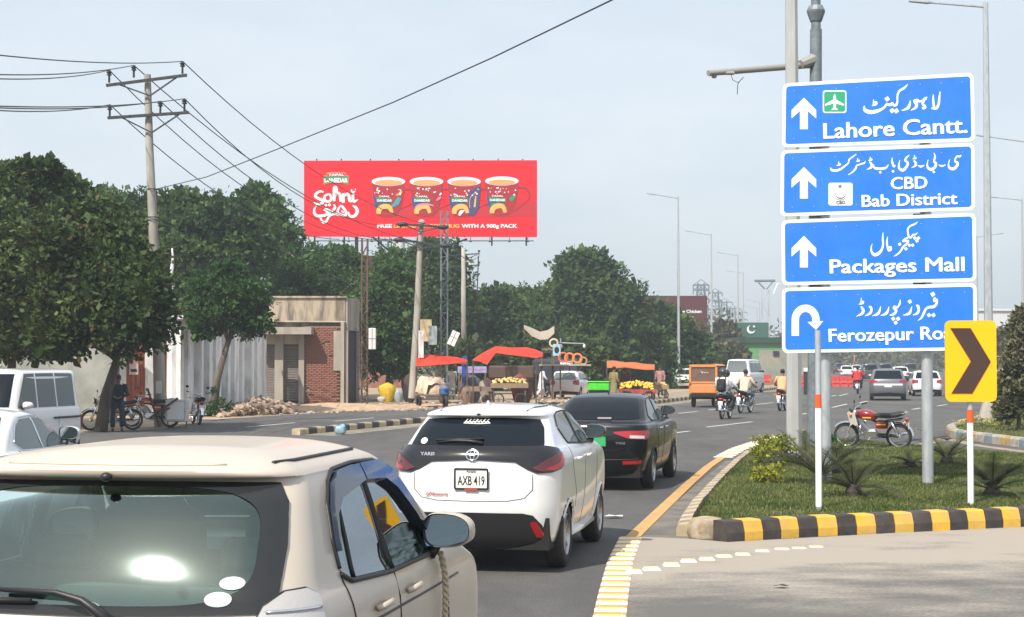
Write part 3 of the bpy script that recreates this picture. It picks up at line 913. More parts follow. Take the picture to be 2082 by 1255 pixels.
# ================================================================ beige hatchback (nearest, left)
def beige_hatchback():
    rear_c = (A(243, 1200, 5.35).x - .185, 5.45, 0)
    t = thing('hatchback', 'dusty beige hatchback in the near left corner with sun glare on its rear window', 'car', rear_c, R(-9.2))
    rows = [(.20, .14, 3.42, .74, .16, .2, .06, .1), (.38, .03, 3.55, .795, .2, .3, .07, .12), (.65, .0, 3.6, .82, .22, .35, .07, .15), (.95, .02, 3.5, .825, .22, .32, .07, .15),
            (1.08, .055, 3.15, .815, .21, .3, .07, .15), (1.16, .085, 2.85, .79, .20, .25, .07, .15), (1.21, .10, 2.62, .765, .19, .2, .075, .15),
            (1.35, .178, 2.36, .725, .19, .18, .08, .14), (1.50, .282, 2.06, .678, .18, .16, .085, .13), (1.575, .355, 1.90, .645, .17, .15, .09, .12),
            (1.590, .30, 1.86, .638, .17, .15, .095, .12), (1.615, .285, 1.80, .61, .17, .15, .10, .12),
            (1.650, .36, 1.70, .53, .22, .2, .09, .10), (1.672, .48, 1.62, .40, .2, .15, .07, .08), (1.684, .60, 1.50, .22, .1, .1, .04, .04), (1.688, .72, 1.40, .02, .01, .01, 0, 0)]
    b = Body(rows, .035)
    wy = (.62, 3.0); rad = .30
    def holes(sv, c):
        if abs(sv) < .70 and c.y < .8 and 1.17 < c.z < 1.555: 
            return abs(c.x) < (.665 - (c.z - 1.2) * .25) - .03
        if c.y > .55 and abs(c.x) > .5 and 1.19 < c.z < 1.56:
            return (c.z < 1.55 - max(0, (c.y - 1.75)) * .75 - .02) and not (1.20 < c.y < 1.32) and c.y < 2.3 and c.y > .70 + (c.z - 1.19) * .45
        if c.y > 1.8 and abs(c.x) < .62 and 1.24 < c.z < 1.56: return True
        return False
    mb = MB(); b.shell(mb, [(y, rad) for y in wy], .345, holes, sub=4, ns=90)
    mb.build('body', M['beige_car'], t, True, 50)
    # rear window: black printed border, clear tinted pane
    tint = car_glass('tinted_glass', (.70, .95, .88), .12, .062, (.80, .98, .92))
    mb = MB()
    bot = [(-.70, 1.19), (-.62, 1.15), (-.3, 1.14), (0, 1.137), (.3, 1.14), (.62, 1.15), (.70, 1.19)]
    top = [(-.70, 1.27), (-.655, 1.5), (-.60, 1.565), (-.2, 1.572), (.2, 1.572), (.60, 1.565), (.655, 1.5), (.70, 1.27)]
    win = b.patch(MB(), b.rear, -.685, .685, bot, top, .006, 34, 10).build('rear_window', tint, t, True, 60)
    # border ring
    mb = MB(); N = 96; rings = [[], [], []]
    def li(c, a):
        for i in range(len(c) - 1):
            if a <= c[i + 1][0]: return c[i][1] + (c[i + 1][1] - c[i][1]) * (a - c[i][0]) / (c[i + 1][0] - c[i][0])
        return c[-1][1]
    for k in range(N):
        a = 2 * math.pi * k / N; ca, sa = math.cos(a), math.sin(a)
        sup = lambda c, e: math.copysign(abs(c) ** e, c)
        xo = .684 * sup(ca, .55); zm = 1.378
        zo = li(top, xo) if sa > 0 else li(bot, xo)
        if abs(sa) < .35: zo = zm + (zo - zm) * abs(sa) / .35 * .7 + 0
        # inner edge: rounded rectangle
        zi = 1.362 + .190 * sup(sa, .5); xi = (.600 - (zi - 1.2) * .10) * sup(ca, .5)
        rings[0].append((xi, zi)); rings[2].append((xo, zo))
    inner = rings[0]; outer = []
    for (xi, zi) in inner:      # push each inner point out to the pane's edge along the ray from the centre
        dx, dz = xi, zi - 1.362; t_ = 1.0
        while t_ < 3:
            x, z = dx * t_, 1.362 + dz * t_
            if abs(x) >= .683 or z >= li(top, x) or z <= li(bot, x): break
            t_ += .004
        outer.append((dx * t_, 1.362 + dz * t_))
    rr_ = [[b.rear(xi + (xo - xi) * f, zi + (zo - zi) * f, .0085) for (xi, zi), (xo, zo) in zip(inner, outer)] for f in (0, .33, .66, 1)]
    mb.grid(rr_, True); mb.build('window_border', mat('printed_border', (.022, .024, .026), .10, spec=.5), win, True)
    # stickers
    mb = MB()
    for (x, z, w, h) in ((.525, 1.245, .045, .021), (.485, 1.195, .048, .023)):
        c = [b.rear(x + w * math.cos(2 * math.pi * k / 22), z + h * math.sin(2 * math.pi * k / 22), .012) for k in range(22)]
        mb.add(c, [tuple(range(22))]); 
    for k in range(2):
        q = MB(); vs = mb.v[k * 22:(k + 1) * 22]; q.add(vs, [tuple(range(22))]); q.build('sticker', mat('sticker', (.45, .50, .52), .5, var=.15, scale=30), t)
    # washer nozzle
    q = MB(); c = b.rear(0, 1.60, .012); q.ball(c, (.022, .02, .017)); q.build('washer_nozzle', M['trim'], t, True)
    # rear wiper
    q = MB(); pv_ = b.rear(.13, 1.07, .02)
    q.tube([pv_, b.rear(.10, 1.13, .05), b.rear(.02, 1.185, .055), b.rear(-.08, 1.20, .05), b.rear(-.30, 1.205, .045)], [.018, .02, .014, .011, .009], 8)
    q.tube([b.rear(-.18, 1.182, .03), b.rear(-.45, 1.176, .03), b.rear(-.62, 1.18, .03)], .010, 6)
    q.ball(pv_, (.032, .03, .032)); q.build('wiper', M['trim'], t, True)
    # roof seams and lip
    q = MB()
    for sg in (1, -1):
        pts = []
        q = MB()
        for y in (.42, .6, .8, 1.0, 1.2, 1.4, 1.55): pts.append(b.side(sg, y, 1.634, .001))
        q.tube(pts, .008, 6); q.build('roof_seam', M['trim'], t, True)
    q = MB(); pts = [b.P(x, b.v_of(1.634), .0015) for x in [-.42 + .84 * k / 20 for k in range(21)]]; q.tube(pts, .004, 5); q.build('roof_crease', M['beige_car'], t, True)
    # lamps: tall clear clusters on both corners
    for sg in (1, -1):
        def fn(a, z, off, sg=sg): return b.P(sg * a, b.v_of(z), off)
        bot = [(.61, 1.03), (.64, .93), (.72, .86), (.86, .86), (.90, .90)]
        top = [(.61, 1.08), (.64, 1.17), (.70, 1.21), (.78, 1.215), (.845, 1.19), (.88, 1.1), (.90, .95)]
        q = MB(); b.patch(q, fn, .61, .90, bot, top, .022, 20, 10)
        if sg < 0:
            pass
        lamp = q.build('tail_lamp', mat('lamp_lens', (.50, .48, .46), .08, .2, coat=1, spec=1, bump=.12, bscale=60), t, True, 60)
        q = MB(); b.patch(q, fn, .66, .83, [(.66, .955), (.83, .955)], [(.66, 1.03), (.83, 1.03)], .026, 8, 3)
        q.build('indicator', M['amber'], lamp, True, 50)
        q = MB()
        for zz in (1.045, 1.105, 1.15): b.seam(q, fn, [(.65, zz), (.85, zz)], .006, .024)
        pts = [fn(a, z, .014) for a, z in [(.61, 1.03), (.61, 1.08), (.64, 1.17), (.70, 1.21), (.78, 1.215), (.845, 1.19), (.88, 1.1), (.90, .95), (.90, .90), (.86, .86), (.72, .86), (.64, .93), (.61, 1.03)]]
        q.build('lamp_rib', M['chrome'], lamp, True)
        q = MB(); q.tube(pts, .008, 6); q.build('lamp_gasket', M['trim'], lamp, True)
    # side windows: rear door, front door
    gl = car_glass('side_glass_clear', (.22, .25, .24), .04, .02, (.8, .9, 1), .42)
    for sg in (1, -1):
        def fs(a, z, off, sg=sg): return b.side(sg, a, z, off)
        q = MB(); b.patch(q, fs, .60, 1.24, [(.60, 1.24), (.66, 1.195), (1.24, 1.165)], [(.60, 1.34), (.66, 1.46), (.76, 1.535), (.9, 1.565), (1.24, 1.575)], .003, 20, 8)
        w1 = q.build('rear_door_window', gl, t, True, 60)
        q = MB(); b.patch(q, fs, 1.33, 2.20, [(1.33, 1.16), (2.1, 1.15), (2.2, 1.16)], [(1.33, 1.572), (1.62, 1.565), (1.80, 1.51), (2.0, 1.36), (2.2, 1.19)], .003, 20, 8)
        w2 = q.build('front_door_window', gl, t, True, 60)
        # rain visors: dark smoked strips above the windows
        vz = mat('smoked_visor', (.02, .03, .05), .12, coat=.3, spec=.4)
        q = MB(); b.patch(q, fs, .60, 1.24, [(.60, 1.30), (.68, 1.425), (.80, 1.475), (1.24, 1.515)], [(.60, 1.34), (.66, 1.46), (.76, 1.535), (.9, 1.572), (1.24, 1.582)], .032, 16, 4)
        q.build('rain_visor', vz, t, True, 60)
        q = MB(); b.patch(q, fs, 1.26, 2.12, [(1.26, 1.515), (1.6, 1.50), (1.76, 1.45), (1.96, 1.33), (2.12, 1.20)], [(1.26, 1.582), (1.62, 1.576), (1.80, 1.525), (2.0, 1.38), (2.14, 1.24)], .032, 16, 4)
        q.build('rain_visor', vz, t, True, 60)
        q = MB()
        b.seam(q, fs, [(.60, 1.22), (.70, 1.185), (1.24, 1.155), (2.2, 1.14)], .012, .004)
        b.seam(q, fs, [(1.285, 1.16), (1.285, 1.56)], .022, -.004)
        b.seam(q, fs, [(.60, 1.24), (.60, 1.34), (.66, 1.47), (.77, 1.545), (.9, 1.585), (1.24, 1.593), (1.62, 1.585), (1.82, 1.535), (2.0, 1.39), (2.2, 1.19)], .010, .002)
        b.seam(q, fs, [(.74, 1.19), (.80, 1.50)], .010, .003)
        q.build('window_frame', M['trim'], t, True)
        q = MB()
        b.seam(q, fs, [(.90, .40), (.93, .8), (.62, 1.0), (.60, 1.22)], .004, .001)
        b.seam(q, fs, [(1.30, .35), (1.30, 1.15)], .004, .001)
        b.seam(q, fs, [(2.30, .35), (2.34, .8), (2.26, 1.13)], .004, .001)
        b.seam(q, fs, [(.3, 1.02), (1.3, 1.01), (2.6, .99)], .006, .0)
        q.build('panel_gap', M['trim'], t, True)
        for y in (.98, 1.50):
            q = MB(); p = fs(y, 1.06, .01); q.tube([fs(y - .09, 1.055, .01), fs(y - .06, 1.06, .035), fs(y + .06, 1.06, .035), fs(y + .09, 1.055, .01)], .014, 6); q.build('door_handle', M['beige_car'], t, True)
        # mirrors
        wing_mirror(t, fs(2.08, 1.19, .125), sg, M['beige_car'], fs(2.06, 1.135, -.01), (.115, .05, .078))
    # bumper seam, plate, badge
    q = MB(); b.seam(q, b.rear, [(-.68, 1.13), (-.6, .72), (0, .70), (.6, .72), (.68, 1.13)], .005, 0); q.build('tailgate_gap', M['trim'], t, True)
    number_plate(t, (0, -.02, .93), .34, .17, '')
    # interior
    seat = mat('seat_cloth', (.05, .06, .065), .9, var=.2, scale=6)
    mb = MB(); mb.box((0, 1.6, .62), (1.45, 2.6, .06)); mb.build('cabin_floor', M['under'], t)
    mb = MB(); mb.bbox((0, .72, .98), (1.24, .16, .46), .05); mb.build('rear_seat', seat, t, True, 40)
    for x in (-.33, .33):
        mb = MB(); mb.bbox((x, 1.55, 1.08), (.48, .14, .60), .06); mb.bbox((x, 1.57, 1.46), (.26, .09, .18), .04); mb.tube([(x - .06, 1.57, 1.36), (x - .06, 1.57, 1.42)], .008); mb.tube([(x + .06, 1.57, 1.36), (x + .06, 1.57, 1.42)], .008)
        mb.build('front_seat', seat, t, True, 40)
    for x in (-.38, .38):
        mb = MB(); mb.bbox((x, .74, 1.27), (.24, .08, .14), .035); mb.build('headrest', seat, t, True, 40)
    mb = MB(); mb.bbox((0, 2.35, 1.12), (1.35, .5, .12), .05); mb.build('dashboard', M['trim'], t, True, 40)
    mb = MB(); pts = [Vector((-.33 + .18 * math.cos(a), 2.05 + .03 * math.sin(a), 1.16 + .18 * math.sin(a))) for a in [2 * math.pi * k / 20 for k in range(21)]]; 
    pts = [Vector((.33 + (p.x + .33), p.y, p.z)) for p in pts]
    mb.tube(pts, .014, 6); mb.build('steering_wheel', M['trim'], t, True)
    q = MB(); b.patch(q, b.front, -.58, .58, [(-.58, 1.24), (0, 1.22), (.58, 1.24)], [(-.58, 1.54), (0, 1.56), (.58, 1.54)], .003, 14, 6); q.build('windscreen', car_glass('windscreen', (.7, .8, .78), .08, .02), t, True)
    # twisted rope hanging out of the door
    mb = MB()
    for ph in (0, math.pi):
        pts = []
        for k in range(40):
            s_ = k / 39; base = b.side(1, 2.12 - .05 * s_, 1.13 - .36 * s_, .03)
            pts.append(base + Vector((.008 * math.cos(s_ * 40 + ph), 0.008 * math.sin(s_ * 40 + ph), 0)))
        mb.tube(pts, .009, 6)
    o = mb.build('rope', mat('rope', (.55, .45, .32), .9), t, True)
    underbody(b, t, 3.5, .74)
    add_wheels(t, wy, rad, .18, .80, 'cap')
    arch_lips(b, t, wy, .345, rad, M['beige_car'])
    return t
beige_hatchback()

# ================================================================ white hatchback (centre)
def white_hatchback():
    t = thing('hatchback', 'white hatchback with a black tail band and rear plate, in the middle of the picture', 'car', (-.38, 15.25, 0), R(-11))
    rows = [(.24, .16, 3.72, .70, .14, .2, .08, .1), (.34, .07, 3.82, .76, .18, .3, .10, .12), (.62, .0, 3.9, .815, .24, .35, .12, .15), (.90, .0, 3.88, .83, .25, .4, .13, .2),
            (1.02, .035, 3.7, .83, .24, .4, .13, .2), (1.10, .05, 3.3, .815, .22, .35, .13, .2), (1.16, .085, 2.95, .785, .2, .3, .13, .2), (1.20, .13, 2.8, .75, .2, .25, .12, .2),
            (1.34, .32, 2.46, .685, .19, .2, .12, .17), (1.455, .48, 2.2, .625, .18, .18, .115, .15), (1.475, .42, 2.15, .615, .18, .18, .115, .15), (1.50, .415, 2.08, .59, .18, .18, .115, .15),
            (1.535, .52, 1.95, .50, .2, .2, .1, .12), (1.56, .68, 1.8, .38, .2, .15, .07, .1), (1.575, .85, 1.65, .2, .1, .1, .03, .04), (1.58, 1.0, 1.5, .02, .01, .01, 0, 0)]
    b = Body(rows, .05)
    wy = (.78, 3.10); rad = .315
    mb = MB(); b.shell(mb, [(y, rad) for y in wy], .342, None, sub=6, ns=130)
    mb.build('body', M['white_car'], t, True, 50)
    q = MB()
    b.patch(q, b.rear, -.68, .68, [(-.68, 1.20), (-.5, 1.185), (0, 1.18), (.5, 1.185), (.68, 1.20)], [(-.68, 1.22), (-.64, 1.36), (-.575, 1.437), (-.3, 1.452), (0, 1.456), (.3, 1.452), (.575, 1.437), (.64, 1.36), (.68, 1.22)], .005, 34, 10)
    rw = q.build('rear_window', M['glass_dark'], t, True, 60)
    # black tail band with drooping ends
    q = MB()
    b.patch(q, lambda a, z, o: b.P(a, b.v_of(z), o), -1.02, 1.02,
            [(-1.02, 1.06), (-.92, .985), (-.78, .955), (-.64, .95), (-.54, .985), (-.42, 1.055), (0, 1.075), (.42, 1.055), (.54, .985), (.64, .95), (.78, .955), (.92, .985), (1.02, 1.06)],
            [(-1.02, 1.10), (-.90, 1.165), (-.7, 1.195), (0, 1.19), (.7, 1.195), (.90, 1.165), (1.02, 1.10)], .014, 60, 6)
    band = q.build('tail_band', M['gloss_black'], t, True, 60)
    for sg in (1, -1):
        fn = lambda a, z, o, sg=sg: b.P(sg * a, b.v_of(z), o)
        q = MB(); b.patch(q, fn, .60, .98, [(.60, .985), (.66, .965), (.80, .965), (.92, 1.0), (.98, 1.055)], [(.60, 1.0), (.70, 1.07), (.85, 1.13), (.93, 1.13), (.98, 1.07)], .024, 18, 6)
        lm = q.build('tail_lamp', M['tail_dark'], t, True, 60)
        q = MB(); b.patch(q, fn, .72, .97, [(.72, .975), (.80, .973), (.92, 1.005), (.97, 1.05)], [(.72, .992), (.86, 1.05), (.90, 1.12), (.935, 1.118), (.97, 1.06)], .029, 14, 4)
        q.build('red_lens', M['tail_red'], lm, True, 60)
    oval_badge(t, lambda x, z, o: b.rear(x, z, o + .012), 0, 1.115, .125, .09)
    p = b.rear(-.46, 1.115, .02)
    place_text('lettering', 'YARIS', .045, t, p, (R(80), 0, R(-4)), M['chrome'], .001, 1.2)
    # diffuser bumper
    q = MB(); b.patch(q, lambda a, z, o: b.P(a, b.v_of(z), o), -.76, .76, [(-.76, .255), (.76, .255)],
            [(-.76, .27), (-.72, .36), (-.68, .47), (-.60, .56), (-.5, .58), (0, .585), (.5, .58), (.60, .56), (.68, .47), (.72, .36), (.76, .27)], .010, 50, 6)
    q.build('diffuser', M['trim'], t, True, 60)
    for sg in (1, -1):
        fn = lambda a, z, o, sg=sg: b.P(sg * a, b.v_of(z), o)
        q = MB(); b.patch(q, fn, .575, .70, [(.575, .47), (.62, .36), (.70, .345)], [(.575, .50), (.63, .50), (.70, .36)], .020, 6, 4); q.build('reflector', M['tail_red'], t, True)
    number_plate(t, (0, -.004, .90), .315, .185, 'AXB 419', small='· PUNJAB ·', size=.12)
    q = MB(); c_ = b.rear(0, .80, .02); q.box((0, c_.y, .802), (.12, .01, .018)); q.build('plate_label', M['red_paint'], t)
    q = MB(); b.seam(q, b.rear, [(-.60, .945), (-.60, .80), (-.52, .72), (-.36, .695), (0, .69), (.36, .695), (.52, .72), (.60, .80), (.60, .945)], .0035, 0); q.build('tailgate_gap', M['under'], t, True)
    # roof seams, nozzle, fin, sticker, wiper
    for sg in (1, -1):
        q = MB(); q.tube([b.P(sg * .44, b.v_of(1.517), .002)] + [b.side(sg, y, 1.546, .002) for y in (.78, .95, 1.15, 1.4, 1.6)], .007, 6); q.build('roof_seam', M['trim'], t, True)
    q = MB(); q.ball(b.rear(-.02, 1.49, .006), (.02, .02, .012)); q.build('washer_nozzle', M['trim'], t, True)
    q = MB(); fy = .80; q.prism([(-.07, 0), (.10, 0), (-.03, .05), (-.06, .045)], (-.008, fy, 1.565), (0, 1, 0), (0, 0, 1), (1, 0, 0), .016); q.build('antenna_fin', M['white_car'], t)
    q = MB(); q.tube([b.rear(.08, 1.21, .02), b.rear(-.05, 1.222, .03), b.rear(-.2, 1.225, .03), b.rear(-.38, 1.215, .02)], [.02, .016, .012, .008], 6); q.tube([b.rear(.08, 1.25, .02), b.rear(-.4, 1.235, .02)], .02, 6, flat=.5); q.build('wiper', M['trim'], t, True)
    q = MB(); q.add([b.rear(-.535 + .035 * math.cos(2 * math.pi * k / 18), 1.235 + .028 * math.sin(2 * math.pi * k / 18), .009) for k in range(18)], [tuple(range(18))]); q.build('sticker', M['white'], t)
    # Urdu style sticker at the top of the glass
    q = MB(); rg = random.Random(4)
    for k in range(7):
        x = -.16 + k * .036
        q.tube([b.rear(x, 1.40, .011), b.rear(x + .012, 1.413 + rg.random() * .02, .011), b.rear(x + .026, 1.405, .011), b.rear(x + .034, 1.40 + rg.random() * .012, .011)], .0065, 5)
        q.tube([b.rear(x + .01, 1.428, .011), b.rear(x + .024, 1.433, .011)], .005, 4)
    q.tube([b.rear(-.17, 1.397, .011), b.rear(0, 1.392, .011), b.rear(.10, 1.398, .011)], .006, 5)
    q.build('sticker', M['white'], t)
    place_text('lettering', 'EMotors', .045, t, b.rear(-.36, .755, .012), (R(88), 0, R(-6)), M['red_paint'], 0, 1.4, shear=.4)
    # sides
    for sg in (1, -1):
        fs = lambda a, z, off, sg=sg: b.side(sg, a, z, off)
        q = MB(); b.patch(q, fs, .82, 1.66, [(.82, 1.33), (1.0, 1.21), (1.66, 1.175)], [(.82, 1.38), (1.0, 1.455), (1.25, 1.475), (1.66, 1.48)], .004, 18, 6); q.build('rear_door_window', M['glass_side'], t, True, 60)
        q = MB(); b.patch(q, fs, 1.70, 2.62, [(1.70, 1.172), (2.62, 1.155)], [(1.70, 1.48), (2.0, 1.465), (2.25, 1.385), (2.62, 1.17)], .004, 18, 6); q.build('front_door_window', M['glass_side'], t, True, 60)
        q = MB(); b.seam(q, fs, [(.80, 1.34), (1.0, 1.195), (1.68, 1.163), (2.68, 1.145), (2.25, 1.40), (2.0, 1.482), (1.66, 1.495), (1.2, 1.49), (.96, 1.46), (.80, 1.36)], .009, .003); b.seam(q, fs, [(1.68, 1.165), (1.68, 1.485)], .016, .0)
        q.build('window_frame', M['trim'], t, True)
        q = MB(); b.seam(q, fs, [(1.12, .36), (1.12, .7), (.90, .95), (.86, 1.18)], .003, 0); b.seam(q, fs, [(1.68, .36), (1.68, 1.16)], .003, 0); b.seam(q, fs, [(2.62, .38), (2.66, 1.13)], .003, 0); q.build('panel_gap', M['under'], t, True)
        for y in (1.22, 1.86):
            q = MB(); q.tube([fs(y - .1, 1.03, .0), fs(y - .07, 1.035, .03), fs(y + .07, 1.035, .03), fs(y + .1, 1.03, .0)], .014, 6); q.build('door_handle', M['white_car'], t, True)
        q = MB(); q.tube([fs(.98, .30, .01), fs(1.8, .29, .015), fs(2.75, .30, .01)], .035, 6); q.build('sill', M['white_car'], t, True)
        wing_mirror(t, fs(2.45, 1.20, .12), sg, M['gloss_black'], fs(2.42, 1.15, -.01), (.11, .05, .075))
    q = MB(); b.patch(q, b.front, -.6, .6, [(-.6, 1.2), (.6, 1.2)], [(-.56, 1.44), (.56, 1.44)], .003, 12, 5); q.build('windscreen', M['glass_dark'], t, True)
    underbody(b, t, 3.8, .74, .22)
    add_wheels(t, wy, rad, .19, .785)
    arch_lips(b, t, wy, .345, rad, M['white_car'])
white_hatchback()

# ================================================================ black sedan
def sedan(name, label, loc, rz, paint, plate_mat, txt, glass, lamps='wide', detail=True, sc=1.0, badge=True):
    t = thing(name, label, 'car', loc, rz)
    rows = [(.22, .16, 4.2, .74, .14, .2, .07, .1), (.34, .05, 4.3, .80, .2, .3, .08, .12), (.58, .0, 4.4, .85, .24, .35, .09, .15), (.80, .0, 4.38, .865, .24, .4, .09, .2),
            (.93, .03, 4.2, .865, .24, .4, .09, .2), (1.0, .05, 3.75, .855, .22, .35, .09, .2), (1.025, .09, 3.5, .83, .2, .3, .08, .2), (1.045, .34, 3.3, .78, .2, .25, .07, .2), (1.07, .55, 3.18, .75, .2, .22, .07, .2),
            (1.22, .80, 2.85, .69, .2, .2, .08, .17), (1.36, 1.08, 2.5, .63, .2, .18, .09, .15), (1.425, 1.28, 2.25, .58, .2, .18, .09, .15),
            (1.455, 1.45, 2.12, .48, .2, .15, .07, .1), (1.478, 1.62, 2.0, .28, .12, .1, .04, .05), (1.485, 1.75, 1.9, .02, .01, .01, 0, 0)]
    b = Body(rows, .05)
    wy = (.92, 3.47); rad = .31
    mb = MB(); b.shell(mb, [(y, rad) for y in wy], .35, None, sub=3 if not detail else 6, ns=130)
    mb.build('body', paint, t, True, 50)
    q = MB(); b.patch(q, b.rear, -.66, .66, [(-.66, 1.10), (-.4, 1.085), (0, 1.08), (.4, 1.085), (.66, 1.10)], [(-.66, 1.13), (-.6, 1.30), (-.53, 1.40), (0, 1.425), (.53, 1.40), (.6, 1.30), (.66, 1.13)], .005, 28, 8); q.build('rear_window', glass, t, True, 60)
    for sg in (1, -1):
        fn = lambda a, z, o, sg=sg: b.P(sg * a, b.v_of(z), o)
        if lamps == 'wide':
            q = MB(); b.patch(q, fn, .36, 1.08, [(.36, .89), (.6, .815), (.85, .80), (.98, .82), (1.08, .88)], [(.36, .915), (.6, .93), (.85, .935), (1.0, .93), (1.08, .90)], .018, 22, 5)
            lm = q.build('tail_lamp', M['tail_red'], t, True, 60)
            q = MB(); b.patch(q, fn, .62, .85, [(.62, .822), (.85, .812)], [(.62, .862), (.85, .855)], .023, 6, 3); q.build('reverse_lens', M['lamp_clear'], lm, True)
        else:
            q = MB(); b.patch(q, fn, .56, 1.0, [(.56, .78), (.8, .74), (1.0, .80)], [(.56, .92), (.8, .95), (1.0, .92)], .018, 14, 5); q.build('tail_lamp', M['tail_red'], t, True, 60)
        q = MB(); b.patch(q, fn, .50, .80, [(.50, .42), (.80, .43)], [(.50, .475), (.80, .48)], .012, 8, 2); q.build('reflector', M['tail_red'], t, True)
        fs = lambda a, z, off, sg=sg: b.side(sg, a, z, off)
        q = MB(); b.patch(q, fs, 1.10, 1.95, [(1.10, 1.13), (1.3, 1.065), (1.95, 1.05)], [(1.10, 1.16), (1.32, 1.31), (1.52, 1.375), (1.95, 1.385)], .004, 16, 5); q.build('rear_door_window', M['glass_side'], t, True, 60)
        q = MB(); b.patch(q, fs, 2.0, 3.05, [(2.0, 1.05), (3.05, 1.045)], [(2.0, 1.385), (2.3, 1.37), (2.6, 1.28), (3.05, 1.06)], .004, 16, 5); q.build('front_door_window', M['glass_side'], t, True, 60)
        q = MB(); b.seam(q, fs, [(1.06, 1.13), (1.3, 1.05), (1.97, 1.04), (3.12, 1.03), (2.6, 1.30), (2.3, 1.39), (1.97, 1.405), (1.5, 1.395), (1.28, 1.32), (1.06, 1.14)], .008, .003, dens=5); b.seam(q, fs, [(1.975, 1.05), (1.975, 1.39)], .016); q.build('window_frame', M['chrome'] if paint is not M['black_car'] else M['trim'], t, True)
        q = MB(); b.seam(q, fs, [(1.38, .35), (1.36, .7), (1.14, .95), (1.12, 1.06)], .003); b.seam(q, fs, [(1.98, .35), (1.98, 1.04)], .003); b.seam(q, fs, [(3.02, .38), (3.08, 1.02)], .003); q.build('panel_gap', M['under'], t, True)
        for y in (1.50, 2.15):
            q = MB(); q.tube([fs(y - .1, .93, .0), fs(y - .07, .935, .03), fs(y + .07, .935, .03), fs(y + .1, .93, .0)], .013, 6); q.build('door_handle', M['chrome'], t, True)
        wing_mirror(t, fs(2.95, 1.10, .12), sg, paint, fs(2.9, 1.05, -.01), (.12, .05, .075))
    if badge: oval_badge(t, lambda x, z, o: b.rear(x, z, o + .004), 0, .945, .13, .085)
    number_plate(t, (0.02, .0, .775), .42, .165, txt, plate_mat, size=.09)
    q = MB(); b.seam(q, b.rear, [(-.62, .90), (-.56, .68), (-.4, .635), (0, .63), (.4, .635), (.56, .68), (.62, .90)], .0035); q.build('boot_gap', M['under'], t, True)
    q = MB(); b.seam(q, b.rear, [(-.74, .50), (0, .485), (.74, .50)], .008, .004); q.build('bumper_crease', M['trim'], t, True)
    if detail:
        place_text('lettering', 'YARIS', .05, t, b.rear(.47, .745, .012), FACE_BACK, M['chrome'], .001, 1.2)
        q = MB(); c = b.rear(-.12, 1.10, .012); q.box((0.10, c.y, 1.105), (.22, .012, .045), rx=R(-60)); q.build('high_brake_lamp', mat('brake_lamp', (.25, .22, .22), .4), t)
        q = MB(); q.prism([(-.07, 0), (.10, 0), (-.03, .05), (-.06, .045)], (-.008, 1.62, 1.472), (0, 1, 0), (0, 0, 1), (1, 0, 0), .016); q.build('antenna_fin', paint, t)
    q = MB(); b.patch(q, b.front, -.6, .6, [(-.6, 1.09), (.6, 1.09)], [(-.5, 1.40), (.5, 1.40)], .003, 12, 5); q.build('windscreen', M['glass_dark'], t, True)
    for sg in (1, -1):
        q = MB(); b.patch(q, lambda a, z, o, sg=sg: b.front(sg * a, z, o), .35, .82, [(.35, .70), (.82, .74)], [(.35, .76), (.82, .88)], .01, 8, 4); q.build('headlight', M['lamp_clear'], t, True)
    underbody(b, t, 4.3, .76)
    add_wheels(t, wy, rad, .19, .84)
    arch_lips(b, t, wy, .35, rad, M['trim'] if paint is M['black_car'] else paint)
    return t
sd = sedan('sedan', 'black sedan with a green number plate and red tail lamps ahead of the white hatchback', (1.22, 25.0, 0), R(-13), M['black_car'], M['plate_green'], '', M['glass_dark'])
ws = sedan('sedan', 'white sedan at the left edge seen only by its roof and side windows', (-5.97, 16.0, 0), R(-1), M['white_car'], M['plate'], '', M['glass_dark'], detail=False, badge=False)
